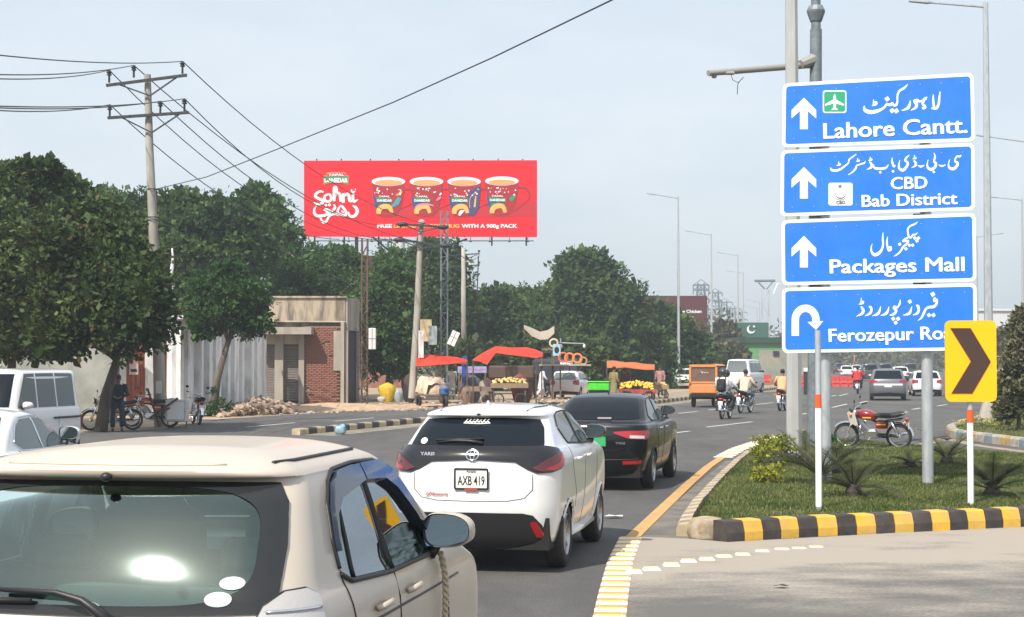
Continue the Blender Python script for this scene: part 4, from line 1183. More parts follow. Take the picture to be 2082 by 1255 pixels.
# ================================================================ big blue direction sign
def rrect(w, h, r, n=6, cx=0, cy=0):
    p = []
    for (sx, sy, a0) in ((1, -1, -90), (1, 1, 0), (-1, 1, 90), (-1, -1, 180)):
        for k in range(n + 1):
            a = R(a0 + 90 * k / n); p.append((cx + sx * (w / 2 - r) + r * math.cos(a), cy + sy * (h / 2 - r) + r * math.sin(a)))
    return p
class Plane:
    """a drawing surface standing upright: x along it, y up, small layers forward"""
    def __init__(s, O, X, Y=(0, 0, 1)):
        s.O = Vector(O); s.X = Vector(X).normalized(); s.Y = Vector(Y).normalized(); s.N = s.X.cross(s.Y)
    def flat(s, mb, poly, lay, th=.003):
        return mb.prism(poly, s.O + s.N * (lay - th), s.X, s.Y, s.N, th, back=False)
    def pt(s, x, y, lay=0): return s.O + s.X * x + s.Y * y + s.N * lay
    def rot(s):
        m = Matrix((s.X, s.Y, s.N)).transposed(); return m.to_euler()
    def stroke(s, mb, pts, lay, sm=True):
        """brush stroke through (x, y, width) points"""
        P = []
        n = len(pts)
        if sm and n > 2:
            for i in range(n - 1):
                p0 = pts[max(i - 1, 0)]; p1 = pts[i]; p2 = pts[i + 1]; p3 = pts[min(i + 2, n - 1)]
                for k in range(5):
                    t = k / 5; t2 = t * t; t3 = t2 * t
                    P.append([.5 * ((2 * p1[j]) + (-p0[j] + p2[j]) * t + (2 * p0[j] - 5 * p1[j] + 4 * p2[j] - p3[j]) * t2 + (-p0[j] + 3 * p1[j] - 3 * p2[j] + p3[j]) * t3) for j in range(3)])
            P.append(list(pts[-1]))
        else: P = [list(p) for p in pts]
        L, Rr = [], []
        for i, p in enumerate(P):
            a = P[max(i - 1, 0)]; b = P[min(i + 1, len(P) - 1)]
            dx, dy = b[0] - a[0], b[1] - a[1]; d = math.hypot(dx, dy) or 1
            nx, ny = -dy / d, dx / d; w = max(p[2], .15 * max(q[2] for q in pts)) / 2
            L.append(s.pt(p[0] + nx * w, p[1] + ny * w, lay)); Rr.append(s.pt(p[0] - nx * w, p[1] - ny * w, lay))
        mb.grid([L, Rr])
    def dot(s, mb, x, y, r, lay, n=4):
        mb.add([s.pt(x + r * math.cos(2 * math.pi * k / n), y + r * math.sin(2 * math.pi * k / n), lay) for k in range(n)], [tuple(range(n))])

M['sign_blue'] = mat('sign_blue', (.007, .165, .70), .5, var=.07, scale=1.4, coat=.1, dust=.12, dustcol=(.2, .3, .45))
M['sign_white'] = mat('sign_white', (.82, .86, .87), .45)
M['sign_green'] = mat('sign_green', (.02, .32, .17), .45)
M['sign_yellow'] = mat('sign_yellow', (.92, .46, .0), .5, coat=.2)
M['chev_black'] = mat('chevron_brown_black', (.055, .03, .022), .5)
M['orange_band'] = mat('orange_band', (.80, .10, .02), .5)

# the four panels' corners in the photo, all on one slightly turned plane
SD = 24.2
sO = G(1885, 985, .14); yaw = R(-13.5)     # right end nearer
SX = Vector((math.cos(yaw), math.sin(yaw), 0))
def on_sign(px, py, push=0.0):
    """point of the sign's plane seen at this pixel"""
    N = Vector((-SX.y, SX.x, 0)); d = ray(px, py)
    t = (sO - Vector((0, .16 + push, 0)) - CAM).dot(N) / d.dot(N)
    return CAM + d * t
# text rows: (string, x0, x1, y baseline-middle, cap height) in photo pixels, urdu strokes in photo pixels
def zmap(ox, oy, k):      # zoomed-crop coordinates -> photo pixels
    return lambda x, y: (ox + x / k, oy + y / k)
Z1 = zmap(1740, 120, 6.973); Z2 = zmap(1680, 300, 6.716); Z3 = zmap(1720, 440, 8.675); Z4 = zmap(1700, 580, 8.008)
URDU1 = [Z1, [
    [(1195, 465, 12), (1183, 560, 26), (1175, 640, 28), (1140, 700, 34), (1085, 700, 22), (1072, 690, 8)], [(1100, 505, 10), (1098, 590, 26), (1110, 690, 26)],
    [(1010, 540, 8), (990, 560, 34), (960, 590, 34), (950, 640, 30), (975, 665, 28), (985, 690, 28), (955, 705, 22), (940, 680, 8)],
    [(960, 585, 28), (905, 605, 24), (870, 590, 40), (845, 610, 45), (860, 640, 40), (850, 690, 32), (780, 730, 8)], [(845, 575, 18), (830, 600, 30), (850, 630, 26)],
    [(775, 590, 8), (765, 640, 26), (735, 700, 34), (650, 733, 8)],
    [(735, 360, 6), (690, 410, 26), (620, 455, 26), (592, 520, 22), (590, 600, 22), (575, 650, 30), (540, 660, 26), (520, 625, 22), (495, 650, 34), (460, 650, 30), (440, 640, 26), (400, 690, 26), (320, 735, 40), (220, 755, 48), (140, 735, 44), (118, 690, 24), (125, 665, 8)],
    [(252, 575, 8), (250, 660, 18)], [(228, 665, 8), (285, 645, 26), (295, 615, 18), (262, 610, 20)]],
    [(445, 568, 38), (515, 735, 38), (575, 738, 38)]]
URDU2 = [Z2, [
    [(1845, 105, 5), (1820, 125, 22), (1790, 120, 18), (1765, 150, 20), (1755, 190, 18), (1785, 205, 30), (1790, 240, 30), (1745, 290, 36), (1690, 285, 30), (1668, 240, 18), (1685, 165, 5)],
    [(1535, 238, 8), (1575, 255, 22), (1628, 240, 10)],
    [(1470, 75, 5), (1485, 130, 22), (1470, 190, 20), (1495, 215, 28), (1490, 260, 30), (1440, 300, 34), (1390, 280, 28), (1378, 230, 16), (1392, 170, 5)],
    [(1250, 245, 8), (1290, 262, 24), (1340, 245, 10)],
    [(1195, 180, 18), (1222, 215, 28), (1215, 250, 24), (1165, 278, 6)], [(1205, 105, 6), (1198, 155, 12)], [(1180, 158, 6), (1222, 150, 20), (1215, 130, 10)],
    [(1135, 105, 6), (1095, 140, 22), (1075, 180, 20), (1110, 205, 26), (1105, 250, 28), (1050, 310, 34), (1000, 290, 28), (990, 240, 18), (1005, 175, 5)],
    [(900, 140, 6), (900, 200, 24), (925, 262, 24), (942, 240, 8)],
    [(850, 235, 6), (810, 280, 24), (740, 292, 30), (670, 285, 28), (645, 255, 16), (652, 230, 5)],
    [(590, 195, 16), (620, 235, 28), (610, 275, 26), (555, 302, 6)], [(602, 130, 6), (595, 175, 12)], [(575, 178, 6), (620, 170, 20), (612, 150, 10)],
    [(535, 190, 5), (515, 215, 20), (480, 225, 18), (450, 235, 18), (415, 250, 18), (400, 290, 22), (360, 335, 18), (300, 375, 5)], [(430, 145, 6), (425, 190, 12)], [(408, 192, 6), (450, 185, 18), (440, 168, 10)],
    [(410, 92, 5), (360, 130, 18), (315, 165, 18), (300, 215, 16), (265, 245, 20), (235, 270, 22), (190, 300, 26), (120, 318, 30), (70, 305, 26), (60, 275, 8)], [(170, 190, 6), (165, 240, 12)], [(140, 248, 6), (190, 238, 20), (182, 215, 10)]],
    [(1467, 335, 20), (912, 328, 20), (737, 340, 20)]]
URDU3 = [Z3, [
    [(1265, 98, 6), (1210, 140, 26), (1130, 175, 26), (1090, 230, 26), (1095, 300, 26), (1110, 360, 30), (1145, 375, 30), (1180, 330, 26), (1230, 320, 24), (1262, 285, 6)],
    [(1110, 365, 20), (1050, 400, 30), (1005, 440, 26), (1050, 440, 24), (1100, 430, 24), (1080, 480, 30), (1010, 540, 30), (960, 620, 28), (900, 675, 22), (845, 705, 6)],
    [(655, 285, 8), (648, 400, 26), (655, 500, 30), (625, 600, 36), (560, 665, 50), (490, 675, 44), (448, 610, 28), (450, 530, 16), (468, 485, 5)],
    [(735, 360, 8), (722, 450, 26), (735, 550, 28), (755, 600, 34), (790, 590, 34), (790, 545, 30), (755, 550, 22)]],
    [(1215, 385, 32), (1280, 385, 32), (1252, 435, 32), (1120, 512, 30), (1178, 510, 30), (1058, 575, 32), (947, 493, 32)]]
URDU4 = [Z4, [
    [(1600, 215, 40), (1615, 250, 60), (1640, 230, 24), (1640, 290, 30), (1590, 350, 40), (1510, 360, 36), (1460, 390, 30), (1430, 450, 34), (1390, 530, 26), (1330, 578, 6)], [(1590, 230, 30), (1615, 200, 26)],
    [(1310, 350, 50), (1330, 345, 44), (1345, 400, 34), (1320, 460, 34), (1250, 487, 8)],
    [(1235, 345, 6), (1215, 410, 26), (1185, 465, 38), (1090, 490, 6)],
    [(1045, 235, 6), (1035, 300, 26), (1000, 360, 26), (950, 360, 50), (960, 390, 40), (980, 420, 30), (940, 470, 36), (868, 492, 8)],
    [(860, 350, 6), (845, 410, 26), (810, 465, 38), (725, 495, 6)], [(725, 345, 6), (710, 410, 26), (675, 470, 38), (588, 500, 6)],
    [(540, 370, 46), (560, 360, 40), (575, 400, 32), (550, 460, 36), (470, 502, 8)],
    [(405, 350, 22), (440, 400, 38), (425, 460, 38), (330, 508, 6)], [(412, 205, 6), (400, 295, 16)], [(368, 312, 8), (430, 295, 28), (445, 265, 16), (405, 265, 14)]],
    [(1575, 148, 42), (1200, 268, 36), (930, 547, 36), (1010, 547, 36), (970, 612, 34), (1510, 488, 36), (1585, 488, 36)]]
SIGN = thing('direction_sign', 'stack of four blue road signs with white arrows and town names', 'road sign')
corners = [((1592, 170), (1979, 148), (1982, 287), (1590, 300)), ((1588, 306), (1981, 291), (1982, 427), (1587, 440)), ((1589, 448), (1983, 433), (1985, 572), (1590, 580)), ((1590, 586), (1985, 576), (1986, 712), (1590, 718))]
def lerp2(c, u, v):
    (ax, ay), (bx, by), (cx, cy), (dx, dy) = c
    tx, ty = ax + (bx - ax) * u, ay + (by - ay) * u; ux, uy = dx + (cx - dx) * u, dy + (cy - dy) * u
    return tx + (ux - tx) * v, ty + (uy - ty) * v
def sign_text(parent, s, p0, p1, cap, m, weight, lay):
    """lettering between two baseline pixels, cap height in pixels; a real thin mesh on the sign's plane"""
    a = on_sign(*p0); b = on_sign(*p1)
    me = text_mesh(s, 1.0, weight, .0015, m, 1, 'LEFT')
    xs = [v.co.x for v in me.vertices]; ys = [v.co.y for v in me.vertices]
    # measure cap height with the same font
    mc = text_mesh('H', 1.0, weight, .0015, m, 1, 'LEFT'); yc = [v.co.y for v in mc.vertices]; h0 = max(yc) - min(yc); yb = min(yc); bpy.data.meshes.remove(mc)
    h = cap * ((a - CAM).length + (b - CAM).length) / 2 / F
    kx = (b - a).length / (max(xs) - min(xs)); ky = h / h0
    bm = bmesh.new(); bm.from_mesh(me); dx_ = .012
    for k_ in range(1, 5): m2 = me.copy(); m2.transform(Matrix.Translation((dx_ * k_, (.012 if k_ % 2 else -.012), .0015 * k_))); bm.from_mesh(m2)
    bm.to_mesh(me); bm.free()
    xs.append(max(xs) + .048)
    T = Matrix.Translation((-min(xs), -yb, 0)); me.transform(T); me.transform(Matrix.Diagonal((kx, ky, 1, 1)))
    X = (b - a).normalized(); up = Vector((0, 0, 1)); N = X.cross(up).normalized(); up2 = N.cross(X)
    rot = Matrix((X, up2, N)).transposed().to_4x4()
    me.transform(rot); me.transform(Matrix.Translation(a + N * lay)); me.name = 'lettering'
    return inst('lettering', me, parent)
SN = -Vector((-SX.y, SX.x, 0))
panels = []
for i, c in enumerate(corners):
    W0 = [on_sign(*p) for p in c]
    def plane_poly(c, inset, r):
        w = (W0[1] - W0[0]).length; h = (W0[0] - W0[3]).length
        out = []
        for x, y in rrect(w - 2 * inset, h - 2 * inset, r):
            u, v = x / w + .5, .5 - y / h
            out.append(on_sign(*lerp2(c, u, v)))
        return out
    P_ = plane_poly(c, 0, .085); n = len(P_)
    mb = MB(); mb.add([p - SN * .03 for p in P_] + [p for p in P_], [tuple(range(n, 2 * n)), tuple(reversed(range(n)))] + [(k, (k + 1) % n, n + (k + 1) % n, n + k) for k in range(n)])
    pn = mb.build('sign_panel', M['sign_white'], SIGN); panels.append(pn)
    P_ = plane_poly(c, .048, .05); n = len(P_)
    mb = MB(); mb.add([p + SN * .003 for p in P_], [tuple(range(n))]); mb.build('blue_face', M['sign_blue'], pn)
    for k in range(9):
        for v_ in (.13, .87):
            q = on_sign(*lerp2(c, .06 + .11 * k, v_)); mb = MB(); mb.ball(q + SN * .004, .009, 6, 4); mb.build('rivet', M['galv'], pn)
for i, ur in enumerate((URDU1, URDU2, URDU3, URDU4)):
    zf, strokes, dots = ur; kz = {0: 6.973, 1: 6.716, 2: 8.675, 3: 8.008}[i]
    mb = MB()
    for st in strokes:
        pts = []
        n = len(st); P2 = []
        for j in range(n - 1):
            p0 = st[max(j - 1, 0)]; p1 = st[j]; p2 = st[j + 1]; p3 = st[min(j + 2, n - 1)]
            for k in range(5):
                t = k / 5; t2 = t * t; t3 = t2 * t
                P2.append([.5 * ((2 * p1[q]) + (-p0[q] + p2[q]) * t + (2 * p0[q] - 5 * p1[q] + 4 * p2[q] - p3[q]) * t2 + (-p0[q] + 3 * p1[q] - 3 * p2[q] + p3[q]) * t3) for q in range(3)])
        P2.append(list(st[-1])); Lr, Rr = [], []
        for j, p in enumerate(P2):
            a = P2[max(j - 1, 0)]; b = P2[min(j + 1, len(P2) - 1)]
            dx, dy = b[0] - a[0], b[1] - a[1]; d = math.hypot(dx, dy) or 1; w = max(p[2], 9) * .56
            Lr.append(on_sign(*zf(p[0] - dy / d * w, p[1] + dx / d * w)) + SN * .006); Rr.append(on_sign(*zf(p[0] + dy / d * w, p[1] - dx / d * w)) + SN * .006)
        mb.grid([Lr, Rr])
    for (x, y, r) in dots:
        mb.add([on_sign(*zf(x + r * 1.05 * math.cos(k * math.pi / 2 + .2), y + r * 1.05 * math.sin(k * math.pi / 2 + .2))) + SN * .0065 for k in range(4)], [(0, 1, 2, 3)])
    mb.build('urdu_lettering', M['sign_white'], panels[i])
sign_text(panels[0], 'Lahore Cantt.', (1674, 282), (1965, 270), 30, M['sign_white'], .0, .005)
sign_text(panels[1], 'CBD', (1811, 385), (1884, 383), 23, M['sign_white'], .0, .005)
sign_text(panels[1], 'Bab District', (1752, 421), (1945, 415), 23, M['sign_white'], .0, .005)
sign_text(panels[2], 'Packages Mall', (1687, 556), (1959, 551), 27, M['sign_white'], .0, .005)
sign_text(panels[3], 'Ferozepur Road', (1685, 695), (1955, 689), 25, M['sign_white'], .0, .005)
def sign_poly(parent, name, pxs, m, lay):
    mb = MB(); mb.add([on_sign(*p) + SN * lay for p in pxs], [tuple(range(len(pxs)))])
    return mb.build(name, m, parent)
for i, (cx, ty) in enumerate(((1634.5, 199), (1634.5, 340), (1634.5, 480))):
    mb = MB()
    k = [(cx - 25, ty + 25), (cx, ty), (cx + 25, ty + 25), (cx + 25, ty + 42), (cx + 8, ty + 27), (cx + 8, ty + 64), (cx - 8, ty + 64), (cx - 8, ty + 27), (cx - 25, ty + 42)]
    pts = [on_sign(*p) + SN * .006 for p in k]
    mb.add(pts, [(1, 0, 8, 7), (1, 7, 4), (1, 4, 3, 2), (4, 7, 6, 5)]); mb.build('arrow', M['sign_white'], panels[i])
mb = MB()
arc = [(1617, 683)] + [(1617 + 21 - 21 * math.cos(R(a)), 650 - 23 * math.sin(R(a))) for a in range(0, 181, 15)] + [(1659, 656)]
Lr, Rr = [], []
for j, p in enumerate(arc):
    a = arc[max(j - 1, 0)]; b = arc[min(j + 1, len(arc) - 1)]; dx, dy = b[0] - a[0], b[1] - a[1]; d = math.hypot(dx, dy)
    Lr.append(on_sign(p[0] - dy / d * 7.5, p[1] + dx / d * 7.5) + SN * .006); Rr.append(on_sign(p[0] + dy / d * 7.5, p[1] - dx / d * 7.5) + SN * .006)
mb.grid([Lr, Rr]); mb.add([on_sign(*p) + SN * .0065 for p in ((1642, 655), (1659, 671), (1674, 653))], [(0, 1, 2)])
mb.build('arrow', M['sign_white'], panels[3])
# airport badge
def px_rr(cx, cy, w, h, r): return [(x, y) for x, y in rrect(w, h, r, 4, cx, cy)]
b1 = sign_poly(panels[0], 'airport_badge', px_rr(1697, 207, 48, 46, 5), M['sign_white'], .005)
sign_poly(b1, 'green_field', px_rr(1697, 207, 43, 41, 4), M['sign_green'], .007)
pl = [(1697, 191), (1699.5, 196), (1700, 203), (1716, 212), (1716, 215.5), (1700, 211), (1699, 219), (1703, 222), (1703, 224.5), (1697, 223), (1691, 224.5), (1691, 222), (1695, 219), (1694, 211), (1678, 215.5), (1678, 212), (1694, 203), (1694.5, 196)]
mb = MB(); pts = [on_sign(*p) + SN * .009 for p in pl]; mb.add(pts, [tuple(range(len(pts)))]); mb.build('aeroplane', M['sign_white'], b1)
b2 = sign_poly(panels[1], 'district_badge', px_rr(1709, 395, 49, 46, 4), M['sign_white'], .005)
gry = mat('badge_grey', (.16, .17, .18), .5)
mb = MB()
for rr_, w_ in ((14, 1.6), (10.5, 3.2)):
    Lr, Rr = [], []
    for k in range(17):
        a = R(-25 + 230 * k / 16); w2 = w_ * (1 - abs(k - 8) / 9)
        Lr.append(on_sign(1709 + (rr_ + w2 / 2) * math.cos(a), 393 + (rr_ + w2 / 2) * math.sin(a)) + SN * .007); Rr.append(on_sign(1709 + (rr_ - w2 / 2) * math.cos(a), 393 + (rr_ - w2 / 2) * math.sin(a)) + SN * .007)
    mb.grid([Lr, Rr])
st = [on_sign(1708 + (6 if k % 2 == 0 else 2.6) * math.sin(k * math.pi / 5), 379 - (6 if k % 2 == 0 else 2.6) * math.cos(k * math.pi / 5)) + SN * .007 for k in range(10)]
mb.add(st, [tuple(range(10))]); mb.build('crescent_emblem', gry, b2)
sign_text(b2, 'CBD', (1700, 415), (1718, 414.4), 6, gry, .01, .007)
# posts
for px in (1679, 1886):
    p = on_sign(px, 900, -.16 - .02); base = Vector((p.x, p.y, .12)); top = on_sign(px, 200, -.18)
    mb = MB(); mb.tube([base, Vector((p.x, p.y, 5.9))], .085, 16); mb.build('post', M['galv'], SIGN, True, 50)
    for i in range(4):
        zc = [on_sign(px, y).z for y in (205, 255)] if False else None
# clamps glimpsed between panels
for px in (1657, 1868):
    for y in (299, 439, 579):
        mb = MB(); a = on_sign(px, y + (-3 if px > 1800 else 2)); mb.box(a - SN * .05, (.17, .05, .03), yaw); mb.build('clamp', M['dark_steel'], SIGN)
mb = MB()
tie = on_sign(1583, 580); mb.tube([tie + Vector((.05, 0, .03)), tie + Vector((-.02, -.01, .02)), tie + Vector((-.09, -.02, -.14))], [.008, .03, .012], 5, flat=.3)
mb.build('cloth_strip', M['white'], SIGN)

# ================================================================ delineator posts and chevron sign
def striped_post(base_px, top_py, bands, label, w=.037):
    b = G(base_px[0], base_px[1], .14); dist = b.y; top = A(base_px[0], top_py, dist).z
    t = thing('marker_post', label, 'post', b)
    mb = MB(); mb.tube([(0, 0, -.03), (0, 0, top - b.z)], w, 12); mb.build('pole', M['galv'], t, True, 50)
    for z0, z1, m in bands:
        za = A(base_px[0], z0, dist).z - b.z; zb = A(base_px[0], z1, dist).z - b.z
        mb = MB(); mb.lathe([(w + .003, za), (w + .003, zb)], 14); mb.build('band', m, t, True)
    return t, b, top
striped_post((1665, 1038), 672, [(830, 802, M['orange_band']), (1030, 830, M['sign_white'])], 'thin white marker post with an orange band before the blue sign, without a plate')
t, b, top = striped_post((1974, 1028), 700, [(860, 833, M['orange_band']), (1026, 860, M['sign_white'])], 'white post with an orange band carrying the yellow chevron plate')
D = b.y - .06
cw = (A(2025, 735, D).x - A(1922, 735, D).x); chh = A(1974, 652, D).z - A(1974, 817, D).z; cc = (A(1922, 735, D) + A(2025, 735, D)) / 2
cc.z = (A(1974, 652, D).z + A(1974, 817, D).z) / 2
t = thing('chevron_sign', 'yellow plate with a black chevron arrow pointing right', 'road sign', cc, R(-3))
mb = MB(); mb.prism(rrect(cw, chh, .075, 8), (0, .012, 0), (1, 0, 0), (0, 0, 1), (0, -1, 0), .024); mb.build('plate', M['sign_yellow'], t)
u, v = cw, chh
# corners measured in the photo
ch = [(-.395, .405), (.0, .405), (.385, -.01), (.02, -.40), (-.385, -.40), (.0, -.005)]
ch = [(x * u, y * v) for x, y in ch]
mb = MB(); pts = [(x, -.0155, z) for x, z in ch]; mb.add(pts, [(0, 5, 2, 1), (5, 4, 3, 2)]); mb.build('chevron', M['chev_black'], t)
mb = MB(); q_ = ch + [ch[0]]
for i in range(len(ch)):
    a = Vector((q_[i][0], -.0152, q_[i][1])); c_ = Vector((q_[i + 1][0], -.0152, q_[i + 1][1])); mb.tube([a, c_], .004, 4)
mb.build('chevron_edge', mat('burnt_red', (.35, .07, .01), .5), t)

# ================================================================ poles behind the sign
pb = G(1615, 936, .14); HT = A(1609, -60, pb.y).z
t = thing('street_light_pole', 'pale eight sided lamp pole rising behind the left end of the blue sign', 'lamp post', (pb.x, pb.y, .1))
mb = MB(); tx = A(1609, 0, pb.y).x - pb.x
mb.tube([(0, 0, 0), (tx, 0, HT - .1)], [.155, .115], 8); mb.build('pole', M['pole_grey'], t)
mb = MB(); mb.bbox((0, 0, .03), (.5, .5, .06), .02); mb.build('base_plate', M['galv_dark'], t)
mb = MB(); mb.tube([(tx, 0, HT - .2), (tx - 2.4, -.3, HT + .05)], .04, 8); mb.bbox((tx - 2.7, -.3, HT + .07), (.7, .25, .09), .03); mb.build('lamp_arm', M['galv'], t)
pc = G(1655, 912, .10); D = pc.y
t = thing('signal_mast', 'dark grey round mast with a collar and a side arm behind the blue sign', 'signal mast', (pc.x, pc.y, .1))
def z_at(py): return A(1650, py, D).z - .1
mb = MB(); mb.tube([(0, 0, 0), (A(1659, 60, D).x - pc.x, 0, z_at(60))], [.15, .13], 16); tx = A(1659, 60, D).x - pc.x
mb.tube([(tx, 0, z_at(60)), (tx, 0, z_at(-80))], .105, 16); mb.build('mast', M['galv_dark'], t, True, 50)
mb = MB(); mb.lathe([(.13, z_at(44)), (.20, z_at(26)), (.205, z_at(22)), (.15, z_at(12)), (.105, z_at(11))], 12, c=(tx, 0, 0)); mb.build('collar', M['galv_dark'], t)
arm_m = mat('arm_grey', (.33, .32, .30), .6, .3, dust=.3)
p0 = A(1648, 132, D); p1 = A(1440, 149, D - 1.2)
mb = MB(); mb.tube([p0 - Vector((pc.x, pc.y, .1)), p1 - Vector((pc.x, pc.y, .1))], [.075, .065], 10)
ar = mb.build('side_arm', arm_m, t, True, 50)
mb = MB(); o_ = Vector((pc.x, pc.y, .1))
mb.tube([A(1655, 120, D) - o_, A(1628, 131, D - .2) - o_], [.14, .10], 8); mb.build('arm_bracket', arm_m, t)
mb = MB(); q = A(1483, 149, D - 1) - o_; mb.bbox(q, (.22, .14, .06), .015); q = A(1452, 156, D - 1.1) - o_; mb.ball(q, (.06, .05, .04)); mb.build('arm_fitting', arm_m, ar)
mb = MB(); mb.tube([A(1486, 151, D - 1) - o_, A(1490, 163, D - 1) - o_, A(1500, 168, D - 1) - o_, A(1510, 160, D - 1) - o_], .008, 4)
mb.tube([A(1512, 157, D - 1) - o_, A(1504, 165, D - 1) - o_, A(1500, 172, D - 1) - o_, A(1499, 192, D - 1) - o_], .010, 4); mb.build('loose_wire', M['trim'], ar)

# ================================================================ street lights in rows
def street_light(label, px, base_py, top_py, arm_px, D=None, group='street lights receding along the road', arm_py=None, flare=True, w=.085):
    b = G(px, base_py) if D is None else A(px, 735, D)
    b.z = 0; H = A(px, top_py, b.y).z
    t = thing('street_light', label, 'street light', b, 0, group)
    mb = MB(); mb.tube([(0, 0, 0), (0, 0, H)], [w * 1.5, w * .8], 8); mb.build('pole', M['galv'], t)
    e = A(arm_px, (arm_py if arm_py is not None else top_py - (px - arm_px) * -.12 * (1 if arm_px < px else -1)), b.y) - b
    s_ = Vector((0, 0, H - .12)); m_ = s_.lerp(e, .68)
    mb = MB(); mb.tube([s_, m_], [.045, .035], 6); mb.build('arm', M['galv'], t)
    mb = MB(); d = (e - m_); mb.tube([m_, m_ + d * .25, e], [.05, .12, .09], 6, flat=.5); mb.build('lamp_head', M['galv'], t)
    if flare:
        mb = MB(); mb.tube([(0, 0, 0), (0, 0, .75)], [.42, .2], 8); mb.build('plinth', M['concrete'], t)
    return t
street_light('tall street light behind the orange fruit canopy, nearest of the far row', 1380, 790, 400, 1315, arm_py=393)
street_light('street light with a ring sign on it behind the orange rickshaw', 1447, 0, 476, 1393, D=158, arm_py=469)
street_light('third street light of the row by the green building', 1501, 0, 518, 1458, D=190, arm_py=513)
street_light('street light just right of the third one, shorter to the eye', 1512, 0, 554, 1475, D=226, arm_py=550)
street_light('small far street light left of the concrete pylon', 1545, 0, 614, 1520, D=330, arm_py=610)
street_light('farthest small street light before the concrete pylon', 1540, 0, 626, 1512, D=370, arm_py=621)
street_light('tall street light right of the blue sign with a flared plinth', 2012, 868, 6, 1848, arm_py=2, w=.10)
street_light('street light at the right edge with its arm crossing behind the sign', 2090, 0, 284, 1985, D=90, arm_py=275)
street_light('street light at the right edge with its arm at half height', 2081, 0, 404, 2010, D=124, arm_py=400)
street_light('slim street light close to the right side of the blue sign', 1988, 0, 480, 2040, D=155, arm_py=474)
mb = MB(); c = A(1449, 692, 157.5); pts = [c + Vector((.34 * math.cos(R(k * 20)), 0, .34 * math.sin(R(k * 20)))) for k in range(19)]
mb.tube(pts, .07, 6, cap=False); o = mb.build('ring_sign', mat('ring_yellow', (.55, .55, .12), .6)); setp(o, 'yellow ring shaped sign hung on the street light behind the rickshaw', 'sign')
mb = MB(); mb.tube([c + Vector((-.1, 0, 0)), c + Vector((-.1, .0, -.15))], .02); 
# ================================================================ billboard
BD = 121.0
def bp(px, py, lay=0.0): return A(px, py, BD - lay)
BB = thing('billboard', 'large red billboard with four printed tea mugs above the trees', 'billboard')
M['bb_red'] = mat('billboard_red', (.80, .018, .032), .75, spec=.1)
M['bb_dark'] = mat('print_dark_red', (.36, .010, .022), .5)
M['bb_shadow'] = mat('print_maroon', (.50, .012, .025), .5)
M['bb_tea'] = mat('print_tea', (.76, .33, .12), .5)
M['bb_orange'] = mat('print_orange', (.85, .42, .10), .5)
M['bb_navy'] = mat('print_navy', (.05, .06, .17), .5)
M['bb_teal'] = mat('print_teal', (.05, .28, .33), .5)
M['bb_green'] = mat('print_green', (.03, .25, .10), .5)
M['bb_pink'] = mat('print_pink', (.65, .18, .35), .5)
M['bb_pale'] = mat('print_pale_blue', (.55, .58, .78), .5)
mb = MB(); c = [(618, 327), (1092, 326), (1092, 482), (618, 481)]
mb.add([bp(*p) for p in c] + [bp(*p) + Vector((0, .25, 0)) for p in c], [(3, 2, 1, 0), (4, 5, 6, 7)] + [(i, (i + 1) % 4, 4 + (i + 1) % 4, 4 + i) for i in range(4)])
face = mb.build('face_panel', M['bb_red'], BB)
ZB = zmap(740, 340, 5.783); ZT = zmap(620, 320, 7.844); ZW = zmap(600, 310, 4.082)
def bb_poly(name, pts, m, lay, parent=None, zf=None):
    mb = MB(); q = [bp(*(zf(*p) if zf else p), lay) for p in pts]; mb.add(q, [tuple(range(len(q)))])
    return mb.build(name, m, parent or face)
def ellp(cx, cy, a, b, n=30, a0=0, a1=360): return [(cx + a * math.cos(R(a0 + (a1 - a0) * k / n)), cy + b * math.sin(R(a0 + (a1 - a0) * k / n))) for k in range(n + (0 if a1 - a0 == 360 else 1))]
def bb_strokes(name, strokes, m, lay, zf, parent=None, dots=(), wk=.5):
    mb = MB()
    for st in strokes:
        n = len(st); P2 = []
        for j in range(n - 1):
            p0 = st[max(j - 1, 0)]; p1 = st[j]; p2 = st[j + 1]; p3 = st[min(j + 2, n - 1)]
            for k in range(4):
                t = k / 4; t2 = t * t; t3 = t2 * t
                P2.append([.5 * ((2 * p1[q]) + (-p0[q] + p2[q]) * t + (2 * p0[q] - 5 * p1[q] + 4 * p2[q] - p3[q]) * t2 + (-p0[q] + 3 * p1[q] - 3 * p2[q] + p3[q]) * t3) for q in range(3)])
        P2.append(list(st[-1])); Lr, Rr = [], []
        for j, p in enumerate(P2):
            a = P2[max(j - 1, 0)]; b = P2[min(j + 1, len(P2) - 1)]
            dx, dy = b[0] - a[0], b[1] - a[1]; d = math.hypot(dx, dy) or 1; w = p[2] * wk
            Lr.append(bp(*zf(p[0] - dy / d * w, p[1] + dx / d * w), lay)); Rr.append(bp(*zf(p[0] + dy / d * w, p[1] - dx / d * w), lay))
        mb.grid([Lr, Rr])
    for (x, y, r) in dots:
        mb.add([bp(*zf(x + r * math.cos(2 * math.pi * k / 12), y + r * math.sin(2 * math.pi * k / 12)), lay) for k in range(12)], [tuple(range(12))])
    return mb.build(name, m, parent or face)
